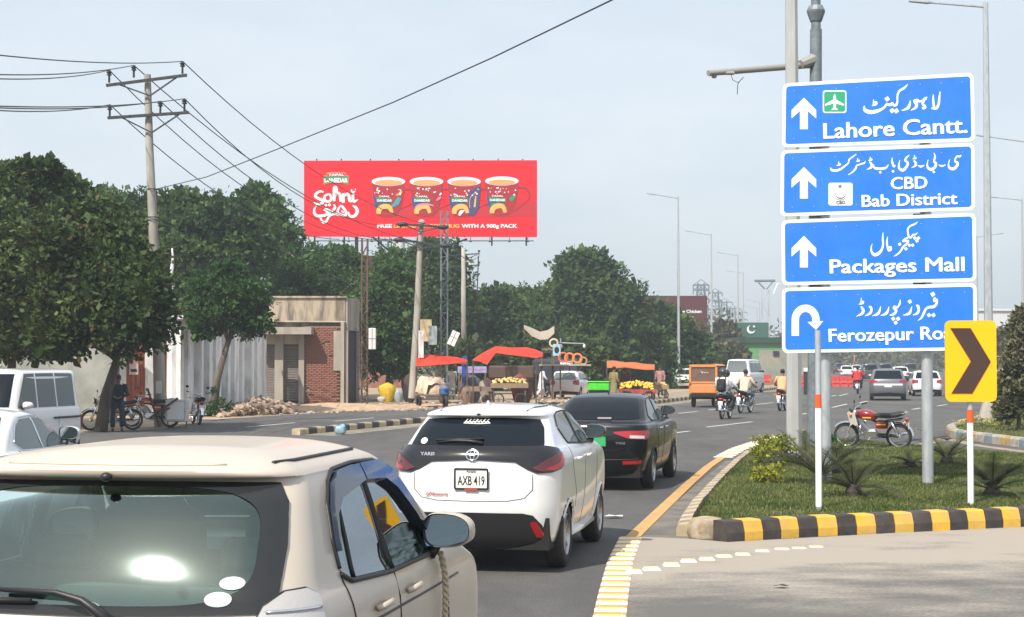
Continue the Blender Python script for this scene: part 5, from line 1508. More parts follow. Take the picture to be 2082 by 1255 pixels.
def bb_text(s, x0, x1, yb, cap, m, weight, lay, parent=None, arch=0):
    a = bp(x0, yb, lay); b = bp(x1, yb, lay)
    me = text_mesh(s, 1.0, weight, .005, m, 1, 'LEFT'); xs = [v.co.x for v in me.vertices]
    mc = text_mesh('H', 1.0, weight, .002, m, 1, 'LEFT'); yc = [v.co.y for v in mc.vertices]; h0 = max(yc) - min(yc); y0 = min(yc); bpy.data.meshes.remove(mc)
    me.transform(Matrix.Translation((-min(xs), -y0, 0))); me.transform(Matrix.Diagonal(((b.x - a.x) / (max(xs) - min(xs)), cap * BD / F / h0, 1, 1)))
    me.transform(Matrix.Rotation(R(90), 4, 'X')); me.transform(Matrix.Translation(a)); me.name = 'lettering'
    return inst('lettering', me, parent or face)
# printed shadow under the mugs (part of the print)
bb_poly('printed_shadow', [(770, 437), (800, 425), (1000, 418), (1060, 410), (1092, 408), (1092, 441), (1000, 443), (775, 442)], M['bb_shadow'], .02)
mugs = []
for i, (cx, dy) in enumerate(((288, 0), (735, 0), (1178, 0), (1622, -6))):
    top = 170 + dy; w = 197
    body = [(cx - w, top), (cx + w, top), (cx + w - 10, top + 130), (cx + w - 40, top + 270), (cx + w - 70, top + 350), (cx + 85, top + 400), (cx - 40, top + 412), (cx - 110, top + 395), (cx - 150, top + 320), (cx - w + 28, top + 210), (cx - w + 6, top + 90)]
    # handle
    if i == 3:
        bb_strokes('mug_handle', [[(cx + 190, top + 75, 24), (cx + 290, top + 90, 30), (cx + 325, top + 160, 28), (cx + 300, top + 230, 22), (cx + 220, top + 300, 20), (cx + 140, top + 360, 18)]], M['bb_dark'], .03, ZB)
    else:
        bb_strokes('mug_handle', [[(cx + 180, top + 88, 26), (cx + 300, top + 92, 24)], [(cx + 120, top + 330, 16), (cx + 280, top + 260, 16)]], M['bb_dark'], .03, ZB)
    mug = bb_poly('printed_mug', [ZB(*p) for p in body], M['bb_dark'], .045)
    bb_poly('mug_rim', [ZB(*p) for p in ellp(cx, top, w, 54)], M['sign_white'], .06, mug)
    bb_poly('mug_inside', [ZB(*p) for p in ellp(cx, top + 2, w - 18, 44)], M['bb_pale'] if i != 3 else M['sign_white'], .07, mug)
    bb_poly('tea', [ZB(*p) for p in ellp(cx, top + 14, w - 38, 33)], M['bb_tea'], .08, mug)
    bb_poly('navy_patch', [ZB(*p) for p in ((cx - w + 10, top + 150), (cx - 150, top + 190), (cx + 20, top + 250), (cx - 40, top + 290), (cx - 130, top + 380), (cx - 165, top + 280))], M['bb_navy'], .06, mug)
    # orange arch
    bb_strokes('orange_arch', [[(cx - 115, top + 380, 50), (cx - 110, top + 330, 60), (cx - 60, top + 295, 60), (cx + 10, top + 300, 50), (cx + 40, top + 370, 40)]], M['bb_orange'], .075, ZB, mug)
    # brand plate
    L0 = cx - 150 + (0 if i else 8); L1 = cx + 48
    bb_poly('label_patch', [ZB(*p) for p in ((L0, top + 185), (L1, top + 205), (L1 - 2, top + 248), (L0 + 4, top + 225))], M['bb_green'], .078, mug)
    bb_text('DANEDAR', *[ZB(L0 + 8, 0)[0], ZB(L1 - 8, 0)[0]], ZB(0, top + 238)[1], 5.0, M['sign_white'], .03, .09, mug)
    bb_text('TAPAL', *[ZB(L0 + 28, 0)[0], ZB(L1 - 30, 0)[0]], ZB(0, top + 186)[1], 3.6, M['sign_white'], .02, .09, mug)
    rg = random.Random(20 + i); deco = []
    for _ in range(16):
        deco.append((cx + rg.uniform(-165, 170), top + rg.uniform(75, 165), rg.uniform(4, 11)))
    bb_strokes('printed_star', [], M['sign_white'], .085, ZB, mug, deco)['kind'] = 'stuff'
    if i == 0: bb_poly('teal_shape', [ZB(*p) for p in ((395, 350), (440, 370), (410, 440), (330, 480), (320, 455), (350, 420))], M['bb_teal'], .08, mug); bb_strokes('crescent', [[(440, 268, 8), (425, 310, 30), (372, 330, 8)]], M['bb_orange'], .08, ZB, mug)
    if i == 1: bb_strokes('pink_band', [[(600, 480, 14), (640, 445, 20), (740, 435, 22), (820, 455, 16)], [(850, 395, 8), (880, 370, 30), (912, 350, 8)]], M['bb_pink'], .08, ZB, mug)
    if i == 2: bb_poly('navy_patch', [ZB(*p) for p in ((1215, 330), (1290, 250), (1375, 215), (1350, 480), (1290, 570), (1230, 560))], M['bb_navy'], .07, mug); bb_strokes('teal_line', [[(1245, 480, 6), (1250, 360, 6), (1330, 290, 6)], [(1300, 470, 22), (1315, 340, 14)]], M['bb_orange'], .08, ZB, mug); bb_strokes('white_bird', [[(1120, 570, 20), (1140, 530, 40), (1180, 510, 12)]], M['sign_white'], .085, ZB, mug)
    if i == 3: bb_strokes('green_band', [[(1490, 440, 20), (1560, 435, 34), (1650, 445, 26)], [(1720, 390, 50), (1780, 330, 40)]], M['bb_green'], .072, ZB, mug)
# brand logo, script title
lg = bb_poly('brand_logo', [ZT(*p) for p in ((300, 290), (345, 298), (345, 252), (380, 240), (620, 240), (655, 258), (655, 298), (695, 290), (692, 438), (600, 410), (500, 402), (390, 412), (300, 438))], M['bb_orange'], .04)
bb_poly('logo_red', [ZT(*p) for p in ((352, 300), (352, 262), (384, 247), (615, 247), (648, 262), (648, 300))], M['bb_red'], .05, lg)
bb_poly('logo_green', [ZT(*p) for p in ((304, 299), (690, 299), (686, 430), (600, 404), (500, 396), (390, 405), (306, 430))], M['bb_green'], .05, lg)
bb_text('TAPAL', ZT(372, 0)[0], ZT(628, 0)[0], ZT(0, 296)[1], 4.6, M['sign_white'], .03, .06, lg)
bb_text('DANEDAR', ZT(312, 0)[0], ZT(684, 0)[0], ZT(0, 402)[1], 9.0, M['sign_white'], .04, .06, lg)
TITLE = [
    [(300, 555, 20), (240, 545, 34), (180, 580, 44), (165, 625, 40), (230, 665, 44), (290, 690, 48), (270, 735, 44), (200, 748, 30), (140, 720, 14)],
    [(375, 590, 30), (325, 610, 36), (310, 660, 38), (345, 705, 36), (395, 700, 36), (420, 650, 36), (400, 600, 34), (375, 588, 30)],
    [(510, 480, 30), (475, 475, 44), (465, 540, 44), (465, 700, 44)], [(500, 480, 26), (510, 520, 30), (490, 620, 28)], [(470, 620, 24), (520, 570, 40), (560, 600, 44), (570, 705, 44)],
    [(612, 575, 40), (612, 725, 44)], [(612, 640, 24), (665, 585, 40), (700, 610, 44), (712, 690, 44), (750, 700, 30)],
    [(770, 580, 40), (765, 670, 44), (790, 705, 40), (845, 670, 10)], [(745, 510, 12), (745, 540, 26), (775, 555, 26), (805, 535, 8)],
    [(180, 780, 14), (150, 830, 30), (150, 890, 38), (200, 935, 44), (290, 930, 44), (380, 900, 36), (420, 850, 30), (380, 830, 26), (320, 835, 40), (310, 855, 20)], [(330, 860, 30), (380, 875, 40), (440, 850, 40), (480, 800, 36), (460, 750, 20)],
    [(245, 970, 26), (290, 1035, 40), (340, 1020, 36), (390, 940, 30), (470, 905, 34), (560, 920, 40), (640, 930, 44), (655, 870, 40), (600, 790, 36), (565, 760, 10)], [(570, 770, 20), (530, 830, 34), (525, 890, 34), (580, 910, 30)], [(580, 850, 20), (620, 885, 24)],
    [(760, 770, 16), (810, 800, 44), (835, 860, 50), (800, 930, 46), (740, 945, 40), (700, 910, 30), (700, 870, 12)]]
bb_strokes('script_title', TITLE, M['sign_white'], .05, ZT, None, [(335, 765, 22), (392, 760, 22), (805, 510, 9)], .5)
for s, x0, x1, m in (('FREE', 767, 797, M['sign_white']), ('LIMITED EDITION MUG', 800.5, 934, M['bb_orange']), ('WITH A 900g PACK', 938.5, 1052, M['sign_white'])):
    bb_text(s, x0, x1, 463.5, 7.6, m, .035, .05)
# floodlight stubs on top, hanging lamps and truss below
for x in (644, 694, 753, 811, 861, 912, 962, 1013, 1063):
    mb = MB(); a = A(x, 327, BD + .1); mb.tube([a, a + Vector((0, 0, .14))], .05, 6); mb.build('top_bracket', M['dark_steel'], BB)
mb = MB(); mb.tube([bp(638, 490, .8), bp(1085, 490, .8)], .035, 6); mb.build('light_rail', M['dark_steel'], BB)
for x in (671, 709, 756, 792, 905, 957, 996, 1036, 1073):
    mb = MB(); mb.tube([bp(x, 482, .1), bp(x, 491, .9)], .03, 6); mb.bbox(bp(x, 491, 1.0), (.2, .16, .10), .02); mb.build('floodlight', M['dark_steel'], BB)
# support frame down to the brick building
mb = MB()
for x in (640, 700, 770, 850, 930, 1000, 1070):
    mb.tube([A(x, 340, BD + .45), A(x, 500, BD + .45)], .07, 6)
for y in (345, 410, 475): mb.tube([A(630, y, BD + .4), A(1080, y, BD + .4)], .06, 6)
mb.build('back_frame', M['dark_steel'], BB)
for (a, b_) in (((758, 482), (802, 520)), ((846, 500), (822, 520)), ((910, 500), (950, 486))):
    mb = MB(); mb.tube([A(*a, BD + 1), A(*b_, BD + 1)], .07, 6); mb.build('strut', M['dark_steel'], BB)
for x in (725, 815):
    mb = MB(); mb.tube([A(x, 482, BD + 1.2), A(x, 560, BD + 1.2)], .14, 8); mb.build('column', M['rust'], BB)
mb = MB(); a = A(813, 487, BD + .6); b_ = A(813, 520, BD + .6); r_ = .42
mb.tube([b_, a], [r_, r_ * .85], 12); o = mb.build('water_tank', mat('tank_white', (.5, .52, .53), .6), None, True, 50); setp(o, 'pale round water tank on the brick roof below the billboard', 'water tank')
# ================================================================ trees
LEAF = {
 'dark': leaf_mat('leaf_dark', (.022, .048, .016), (.085, .125, .038), .4, .25, .55, .6, ((.11, .075, .035), .965)),
 'mid': leaf_mat('leaf_mid', (.024, .060, .022), (.090, .150, .045), .4, .28, .6, .45),
 'lush': leaf_mat('leaf_lush', (.030, .075, .022), (.085, .16, .045), .4, .3, .6, .6),
 'young': leaf_mat('leaf_young', (.024, .07, .022), (.065, .135, .038), .4, .3, .6, 1.2),
 'dull': leaf_mat('leaf_dull', (.04, .048, .028), (.125, .12, .065), .4, .25, .6, .6),
 'twig': leaf_mat('leaf_twiggy', (.09, .10, .055), (.21, .20, .115), .4, .3, .6, 1.5),
 'shrub': leaf_mat('leaf_yellow_green', (.16, .19, .02), (.36, .36, .05), .4, .3, .5, 3),
 'palm': leaf_mat('cycad_leaf', (.045, .055, .025), (.12, .125, .055), .35, .2, .5, 2),
}
M['bark'] = mat('bark', (.10, .08, .065), .95, col2=(.19, .16, .13), scale=5, bump=.8, bscale=22, stretch=(1, 1, .3))
M['bark_dark'] = mat('bark_dark', (.055, .045, .038), .95, col2=(.11, .09, .075), scale=5, bump=.8, bscale=22, stretch=(1, 1, .3))
def leaf_cloud(centres, rad, per, size, rg, flat=.55, droop=0.0, aspect=.5):
    """leaf cards clumped round centres -> verts (n*4,3)"""
    centres = np.asarray(centres); k = len(centres); n = k * per
    c = np.repeat(centres, per, 0)
    d = rg.normal(0, 1, (n, 3)); d /= np.linalg.norm(d, axis=1)[:, None]
    r = rad * (.35 + .75 * rg.random((n, 1)) ** .5) if np.isscalar(rad) else np.repeat(rad, per)[:, None] * (.35 + .75 * rg.random((n, 1)) ** .5)
    off = d * r; off[:, 2] *= flat
    p = c + off
    # leaf frame: outward + random
    a = d + rg.normal(0, .75, (n, 3)); a[:, 2] -= droop; a /= np.linalg.norm(a, axis=1)[:, None]
    b = np.cross(a, rg.normal(0, 1, (n, 3)) + np.array([0, 0, 1.2])); b /= (np.linalg.norm(b, axis=1)[:, None] + 1e-9)
    s = size * (.6 + .8 * rg.random((n, 1)))
    v = np.zeros((n, 4, 3))
    v[:, 0] = p; v[:, 1] = p + a * s * .5 + b * s * aspect * .5; v[:, 2] = p + a * s; v[:, 3] = p + a * s * .5 - b * s * aspect * .5
    return v.reshape(-1, 3)
def tree(label, base, blobs, leaf, trunk=None, seed=1, size=.16, per=34, clump=.55, dens=1.0, group=None, bark='bark', name='tree', flat=.6, trunk_r=.2, aspect=.5, droop=0, shoots=()):
    """blobs: (x, y, z, rx, ry, rz) crown volumes in world metres relative to base"""
    rg = np.random.default_rng(seed)
    t = thing(name, label, 'tree', base, 0, group)
    cs = []; rads = []
    for (x, y, z, rx, ry, rz) in blobs:
        area = (rx * ry * rz) ** (2 / 3) * 12.5
        k = max(8, int(area / (clump * clump) * .62 * dens))
        d = rg.normal(0, 1, (k, 3)); d /= np.linalg.norm(d, axis=1)[:, None]
        rr = rg.random(k) ** .25 * (1 + rg.normal(0, .13, k))
        q = d * rr[:, None] * np.array([rx, ry, rz]) + np.array([x, y, z])
        cs.append(q); rads.append(clump * (.55 + .8 * rg.random(k)))
        k = int(k * .3); d = rg.normal(0, 1, (k, 3)); d[:, 2] = d[:, 2] * .8 + .5; d /= np.linalg.norm(d, axis=1)[:, None]     # twigs that stick out
        cs.append(d * rg.uniform(1.0, 1.22, (k, 1)) * np.array([rx, ry, rz]) + np.array([x, y, z])); rads.append(clump * rg.uniform(.2, .42, k))
    cs = np.concatenate(cs); rads = np.concatenate(rads)
    v = leaf_cloud(cs, rads, per, size, rg, flat, droop, aspect)
    for (px, y0, y1, D_) in shoots:
        q = [A(px + 3 * math.sin(y * .3), y, D_) - Vector(base) for y in range(y0, y1, 4)]
        v = np.concatenate([v, leaf_cloud([tuple(p) for p in q], .16, 16, size, rg, 1, -.3)])
    inn = []
    for (x, y, z, rx, ry, rz) in blobs:      # the crown's inside: bigger leaf clumps, thinner toward the rim
        k = int(90 + 60 * (rx * ry * rz) ** (2 / 3)); d = rg.normal(0, 1, (k, 3)); d /= np.linalg.norm(d, axis=1)[:, None]
        inn.append(d * (rg.random(k) ** .5)[:, None] * .76 * np.array([rx, ry, rz]) + np.array([x, y, z]))
    v = np.concatenate([v, leaf_cloud(np.concatenate(inn), clump * .8, 9, size * 1.9, rg, .8, 0, .75)])
    cr = fast_mesh('crown', v, 4, LEAF[leaf], t)
    mb = MB(); rnd = random.Random(seed)
    if trunk is None: trunk = [(0, 0, -.1), (.1, 0, blobs[0][2] * .5), (blobs[0][0] * .5, blobs[0][1] * .5, blobs[0][2])]
    n = len(trunk); mb.tube(trunk, [trunk_r * (1.25 - .75 * i / (n - 1)) for i in range(n)], 9)
    top = Vector(trunk[-1]); mid = Vector(trunk[-2])
    for (x, y, z, rx, ry, rz) in blobs:
        for _ in range(3):
            e = Vector((x + rnd.uniform(-.6, .6) * rx, y + rnd.uniform(-.6, .6) * ry, z + rnd.uniform(-.4, .6) * rz)); s_ = mid.lerp(top, rnd.random())
            m_ = s_.lerp(e, .5) + Vector((rnd.uniform(-.3, .3), rnd.uniform(-.3, .3), rnd.uniform(0, .5)))
            mb.tube([s_, m_, e], [trunk_r * .45, trunk_r * .28, trunk_r * .08], 6)
    mb.build('trunk', M[bark], t, True)
    return t
def blobs_px(lst, D, base):
    """crown volumes given as (px, py, half width px, half height px, depth offset)"""
    out = []
    for (px, py, hw, hh, dd) in lst:
        c = A(px, py, D + dd); k = (D + dd) / F
        out.append((c.x - base.x, c.y - base.y, c.z - base.z, hw * k, (hw + hh) / 2 * k, hh * k))
    return out
# dark broadleaf tree over the van
b = A(205, 735, 46); b.z = 0
tree('dark dense broadleaf tree leaning over the parked motorcycles', b, blobs_px([(150, 560, 120, 130, 0), (230, 618, 100, 95, -1), (60, 560, 110, 140, 1), (120, 680, 60, 45, -1), (255, 560, 75, 80, 0), (190, 470, 90, 70, 1), (292, 630, 50, 80, -1.5)], 46, b), 'dark',
     trunk=[(0, 0, -.1), (.15, 0, 1.0), (.45, 0, 2.0), (.5, 0, 3.0)], seed=5, size=.17, per=34, clump=.42, dens=1.5, bark='bark_dark', trunk_r=.16, aspect=.6)
b = A(20, 735, 50); b.z = 0
tree('tall dark tree with upright shoots at the far left edge', b, blobs_px([(30, 480, 130, 110, 0), (70, 420, 90, 55, 0), (10, 370, 30, 28, 0), (48, 358, 16, 22, 0), (93, 360, 14, 24, 0), (-60, 600, 120, 150, 1), (40, 660, 120, 75, -1), (128, 390, 28, 30, 0)], 50, b), 'dark', shoots=[(48, 334, 385, 50), (92, 338, 385, 50), (122, 348, 390, 50), (12, 344, 385, 50), (70, 352, 385, 50), (150, 366, 400, 50)], seed=6, size=.16, per=34, clump=.42, dens=1.5, bark='bark_dark', trunk_r=.13)
# trees behind the wall
def bt(label, px, D, bl, leaf, seed, **k):
    b = A(px, 735, D); b.z = 0
    return tree(label, b, blobs_px(bl, D, b), leaf, seed=seed, **k)
bt('wide feathery green tree behind the utility pole, left of it', 230, 84, [(230, 470, 110, 85, 0), (200, 430, 70, 45, -2), (290, 440, 60, 40, 0), (250, 560, 120, 90, 0)], 'mid', 11, size=.21, per=30, clump=.9, flat=.35, dens=1.5)
bt('wide feathery green tree behind the utility pole, right of it', 430, 82, [(400, 490, 110, 90, 0), (370, 430, 60, 38, 0), (440, 450, 70, 50, 0), (500, 500, 70, 80, 0), (440, 590, 120, 80, 0)], 'mid', 12, size=.21, per=30, clump=.9, flat=.35, dens=1.6)
bt('bright green tree with a pale tuft right of the pole wires', 560, 88, [(530, 440, 55, 50, 0), (562, 505, 52, 70, 0), (520, 405, 22, 20, 0), (602, 578, 62, 64, -2)], 'lush', 13, size=.2, per=28, clump=.75, dens=1.5)
bt('small young tree growing before the white wall', 432, 62, [(462, 615, 66, 58, 0), (425, 590, 42, 36, 0), (512, 655, 38, 38, 0), (415, 655, 30, 32, 0), (465, 560, 36, 26, 0), (500, 600, 44, 40, 0)], 'young', 14, size=.14, per=30, clump=.36, flat=.4, dens=1.2, trunk=[(0, 0, -.1), (.2, 0, 1.4), (.55, 0, 2.6), (.9, 0, 3.6)], trunk_r=.14)
bt('leafy green tree behind the brick shop', 660, 92, [(640, 560, 80, 60, 0), (700, 610, 90, 80, 0), (770, 640, 80, 90, -4), (690, 530, 40, 28, 0), (800, 560, 40, 60, -4)], 'lush', 15, size=.19, per=28, clump=.7, dens=1.5)
bt('bushy tree between the lattice post and the leaning concrete pole', 790, 84, [(790, 650, 75, 100, 0), (800, 580, 45, 50, 0), (750, 700, 40, 70, 0), (820, 720, 30, 60, 0)], 'lush', 16, size=.18, per=28, clump=.6, dens=1.5)
bt('tall dark tree behind the steel lattice tower', 890, 108, [(900, 560, 55, 70, 0), (880, 640, 70, 90, 0), (930, 640, 60, 80, 0), (870, 520, 30, 30, 0)], 'mid', 17, size=.22, per=26, clump=.8, dens=1.5)
bt('broad tree behind the red stall canopies', 1010, 112, [(1000, 650, 80, 60, 0), (960, 690, 60, 60, 0), (1060, 680, 70, 70, 0), (1020, 610, 30, 25, 0), (1000, 740, 90, 50, 0)], 'mid', 18, size=.24, per=26, clump=.9, flat=.4, dens=1.4)
bt('large round green tree in the middle of the picture', 1180, 118, [(1190, 610, 90, 85, 0), (1110, 660, 80, 80, 0), (1250, 640, 70, 80, 0), (1190, 550, 60, 38, 0), (1180, 700, 140, 70, 0), (1060, 640, 45, 50, 0)], 'mid', 19, size=.27, per=28, clump=1.1, flat=.4, dens=1.5)
bt('dark hedge like tree right of the large round tree', 1350, 124, [(1340, 690, 90, 60, 0), (1290, 720, 90, 60, -3), (1400, 720, 60, 50, 0), (1340, 650, 45, 28, 0), (1310, 780, 110, 40, -3)], 'mid', 20, size=.27, per=26, clump=1.0, flat=.4, dens=1.4)
bt('low green tree behind the rickshaw beside the ring sign', 1440, 150, [(1440, 730, 50, 45, 0), (1480, 740, 40, 40, 0), (1410, 760, 40, 30, 0)], 'dull', 21, size=.3, per=24, clump=1.1)
bt('tree standing far off left of the green building', 1470, 185, [(1470, 690, 25, 35, 0), (1490, 720, 28, 40, 0)], 'dull', 22, size=.36, per=22, clump=1.2)
bt('shadowed tree behind the fruit carts', 1120, 100, [(1110, 730, 90, 60, 0), (1200, 740, 80, 50, 0), (960, 740, 60, 50, 0)], 'dark', 23, size=.24, per=24, clump=.9)
bt('green tree filling the gap above the white wall', 340, 90, [(330, 560, 70, 90, 0), (380, 640, 60, 60, 0), (480, 700, 80, 60, -10)], 'mid', 24, size=.2, per=26, clump=.9)
# right edge
def rt(label, px, D, bl, leaf, seed, **k): return bt(label, px, D, bl, leaf, seed, **k)
rt('tall twiggy shrub tree at the right edge of the picture', 2068, 44, [(2075, 690, 28, 48, 0), (2060, 760, 26, 50, 0), (2085, 800, 30, 50, 0), (2045, 830, 16, 24, 0), (2080, 650, 14, 22, 0)], 'twig', 31, size=.09, per=26, clump=.2, dens=.8, trunk_r=.05)
rt('round clipped bush beside the right edge', 2040, 47, [(2040, 800, 20, 22, 0), (2050, 835, 22, 18, 0)], 'young', 32, size=.08, per=40, clump=.16, trunk_r=.04, name='bush')
rt('hazy far trees right of the chevron sign', 2050, 170, [(2040, 700, 25, 22, 0), (2075, 690, 25, 28, 0), (2020, 720, 20, 16, 0)], 'dull', 33, size=.35, per=22, clump=1.1)
# low plants on islands
def plant(label, c, leaf, r, h, seed, per=50, size=.07, name='shrub', k=14):
    rg = np.random.default_rng(seed); t = thing(name, label, 'shrub', c)
    d = rg.normal(0, 1, (k, 3)); d /= np.linalg.norm(d, axis=1)[:, None]; d[:, 2] = abs(d[:, 2])
    cs = d * (rg.random((k, 1)) ** .4) * np.array([r, r, h]) ; cs[:, 2] += .05
    v = leaf_cloud(cs, .16 * max(r, .5), per, size, rg, .8)
    fast_mesh('leaves', v, 4, LEAF[leaf], t)
    mb = MB()
    for q in cs[:8]: mb.tube([(0, 0, 0), tuple(q * .5 + np.array([0, 0, .03])), tuple(q)], [.014, .01, .006], 5)
    mb.build('stem', M['bark'], t)
for i, (px, py, r, h, lb) in enumerate([(1582, 945, .42, .52, 'yellow green shrub left of the pale lamp pole'), (1560, 925, .30, .40, 'yellow green shrub at the bend of the island kerb'), (1560, 985, .30, .34, 'low yellow green shrub before the cycads'), (1690, 915, .28, .32, 'small green shrub between sign post and motorcycle')]):
    plant(lb, G(px, py, .14), 'shrub' if i < 3 else 'young', r, h, 40 + i, k=18 if i < 2 else 10)
plant('green and yellow flower bed around the tall street light plinth', G(2010, 868, .13), 'shrub', .9, .22, 49, k=16)
plant('weedy green plant at the foot of the young tree', G(440, 846), 'young', .6, .9, 50, size=.14)
# cycads
def cycad(label, c, n, L, seed, rise=.9):
    rnd = random.Random(seed); t = thing('cycad', label, 'palm plant', c)
    for i in range(n):
        a = 2 * math.pi * i / n + rnd.uniform(-.2, .2); el = R(rnd.uniform(18, 72)); l = L * rnd.uniform(.8, 1.1)
        dr = Vector((math.cos(a), math.sin(a), 0)); pts = []
        for k in range(9):
            s_ = k / 8; e = el - s_ * rnd.uniform(.75, 1.0) * rise
            if k == 0: pts.append(Vector((0, 0, .1)))
            else: pts.append(pts[-1] + (dr * math.cos(e) + Vector((0, 0, math.sin(e)))) * l / 8)
        for p in pts: p.z = max(p.z, .015)
        mb = MB(); mb.tube(pts, [.012, .011, .01, .009, .008, .007, .005, .004, .003], 4)
        side = Vector((-dr.y, dr.x, 0)); m_ = 22
        for k in range(m_):
            s_ = .12 + .88 * k / m_; q = s_ * 8; j = min(int(q), 7); p = pts[j].lerp(pts[j + 1], q - j); tg = (pts[j + 1] - pts[j]).normalized()
            ll = .17 * L / .8 * math.sin(math.pi * min(1, s_ * .85 + .12)) + .03
            for sg in (1, -1):
                e = p + (side * sg * .8 + tg * .55 + Vector((0, 0, .22))).normalized() * ll; e.z = max(e.z, .01)
                mb.add([p - tg * .009, p + tg * .009, e], [(0, 1, 2)])
        mb.build('frond', LEAF['palm'], t)
    mb = MB(); mb.lathe([(.0, 0), (.10, 0), (.12, .08), (.06, .18), (0, .2)], 10); mb.build('stem', M['bark_dark'], t)
for i, (px, py, n, L, lb) in enumerate([(1668, 985, 18, .95, 'dark cycad behind the thin marker post'), (1735, 1010, 20, .80, 'yellowish cycad just right of the marker post'), (1640, 950, 16, .85, 'cycad at the foot of the pale lamp pole'),
                                     (1700, 965, 15, .7, 'cycad tucked behind the two front ones'), (1925, 945, 16, .75, 'cycad right of the thick sign post'), (2018, 1012, 18, .72, 'cycad right of the chevron post'), (1850, 955, 9, .4, 'small sparse cycad left of the thick sign post')]):
    cycad(lb, G(px, py, .14), n, L, 60 + i)

# ================================================================ wall, gate and shop at left
M['whitewash'] = mat('whitewash', (.78, .79, .79), .9, col2=(.42, .41, .39), thr=(.46, .74), scale=2.2, bump=.4, bscale=12, stretch=(1, 1, .35))
M['plaster'] = mat('stained_plaster', (.40, .33, .245), .92, col2=(.15, .125, .10), thr=(.44, .64), scale=3.0, bump=.4, bscale=14, stretch=(1, 1, .18))
M['brick'] = mat('brick', (.23, .10, .072), .92, island=.4, var=.15, scale=9, bump=.4, bscale=40)
M['mortar'] = mat('mortar', (.25, .20, .165), .95, bump=.4)
M['shutter'] = mat('rolling_shutter', (.24, .215, .20), .65, .3, dust=.5, dustcol=(.24, .19, .15), var=.1)
def wall_seg(t, name, a, b, h, th, m, z0=0.0):
    a = Vector((a[0], a[1], 0)); b = Vector((b[0], b[1], 0)); c = (a + b) / 2; d = b - a
    mb = MB(); mb.box((c.x, c.y, z0 + h / 2), (d.length, th, h), math.atan2(d.y, d.x)); return mb.build(name, m, t)
wA = G(345, 842); wB = G(528, 822)
t = thing('boundary_wall', 'stained whitewashed wall with rows of pilasters behind the young tree', 'wall')
h_ = A(440, 665, (wA.y + wB.y) / 2).z
wall_seg(t, 'wall_panel', wA, wB, 3.6, .25, M['whitewash'])
for k in range(11):
    p = wA.lerp(wB, .02 + .96 * k / 10); d = (wB - wA).normalized(); n_ = Vector((d.y, -d.x, 0))
    mb = MB(); c = p + n_ * .22; mb.box((c.x, c.y, 1.6), ((.42, .75, .3, .5, .9)[k % 5], (.34, .22, .4)[k % 3], (3.2, 3.2, 2.9)[k % 3]), math.atan2(d.y, d.x)); mb.build('pilaster', M['whitewash'], t)
mb = MB(); c = wA.lerp(wB, .5) + Vector((.15, -.05, 0)); d = (wB - wA); mb.box((c.x, c.y, 3.68), (d.length + .1, .75, .14), math.atan2(d.y, d.x)); mb.build('coping', M['whitewash'], t)
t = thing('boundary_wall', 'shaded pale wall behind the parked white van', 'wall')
w0 = A(-120, 735, 62); w1 = A(240, 735, 60); wall_seg(t, 'wall_panel', w0, w1, 3.2, .25, mat('shade_toned_wall', (.30, .31, .29), .9, col2=(.19, .20, .18), scale=.9))  # pale wall; the shade on it is put into this duller grey colour
mb = MB(); c = w0.lerp(w1, .5); mb.box((c.x, c.y, 3.26), (8, .4, .12), math.atan2((w1 - w0).y, (w1 - w0).x)); mb.build('coping', M['whitewash'], t)
t = thing('gate', 'rust red metal gate with a pasted poster beside the utility pole', 'gate')
g0 = A(250, 735, 61); g1 = A(352, 735, 62); d = (g1 - g0); rz = math.atan2(d.y, d.x)
redp = mat('red_gate', (.30, .065, .03), .6, .2, var=.2, scale=3, dust=.4)
for i in range(2):
    c = g0.lerp(g1, .28 + .44 * i); mb = MB(); mb.box((c.x, c.y, 1.6), (d.length * .42, .05, 3.1), rz); lf = mb.build('gate_leaf', redp, t)
    for k in range(5):
        q = g0.lerp(g1, .09 + .44 * i + .38 * k / 4); mb = MB(); mb.box((q.x, q.y - .05, 1.6), (.05, .05, 3.1), rz); mb.build('rail', redp, lf)
for p in (g0.lerp(g1, -.06), g0.lerp(g1, 1.04), g0.lerp(g1, .5) + Vector((0, .1, 0))):
    mb = MB(); mb.box((p.x, p.y, 1.8), (.38, .38, 3.6), rz); mb.build('gate_pillar', M['whitewash'], t)
pc = A(272, 747, 60.7); mb = MB(); mb.box(pc, (.34, .02, .55), rz); po = mb.build('poster', mat('poster_paper', (.58, .42, .40), .8, var=.2, scale=8), t)
mb = MB(); mb.box(pc + Vector((0, -.02, -.12)), (.24, .01, .1), rz); mb.build('printed_block', M['ink'], po)
# brick shop
sF = G(540, 818); sR = G(702, 819); D = 78.0
sL = A(540, 735, D); sR = A(703, 735, D); sL.z = sR.z = 0
H = A(620, 606, D).z; k = D / F
t = thing('shop_building', 'low stained plaster and brick shop with two rolling shutters and a dark side door', 'building')
W_ = sR.x - sL.x; x0 = sL.x
back = 6.0
mb = MB(); mb.box((x0 + W_ / 2 - .6, D + back / 2 + .15, H / 2), (W_ + 1.2, back, H)); mb.build('core_wall', M['plaster'], t)
zc = A(0, 672, D).z; zs = A(0, 655, D).z
mb = MB(); mb.box((x0 + W_ / 2 - .6, D, (H + zs) / 2), (W_ + 1.2 - .01, .32, H - zs)); mb.build('parapet', M['plaster'], t)
mb = MB(); mb.box((x0 + W_ / 2 - .6, D - .03, H + .04), (W_ + 1.3, .45, .09)); mb.build('coping', M['plaster'], t)
mb = MB(); mb.tube([(x0 + .9, D - .22, zs + .02), (sR.x, D - .22, zs + .0)], .04, 6); mb.build('drain_pipe', M['concrete'], t)
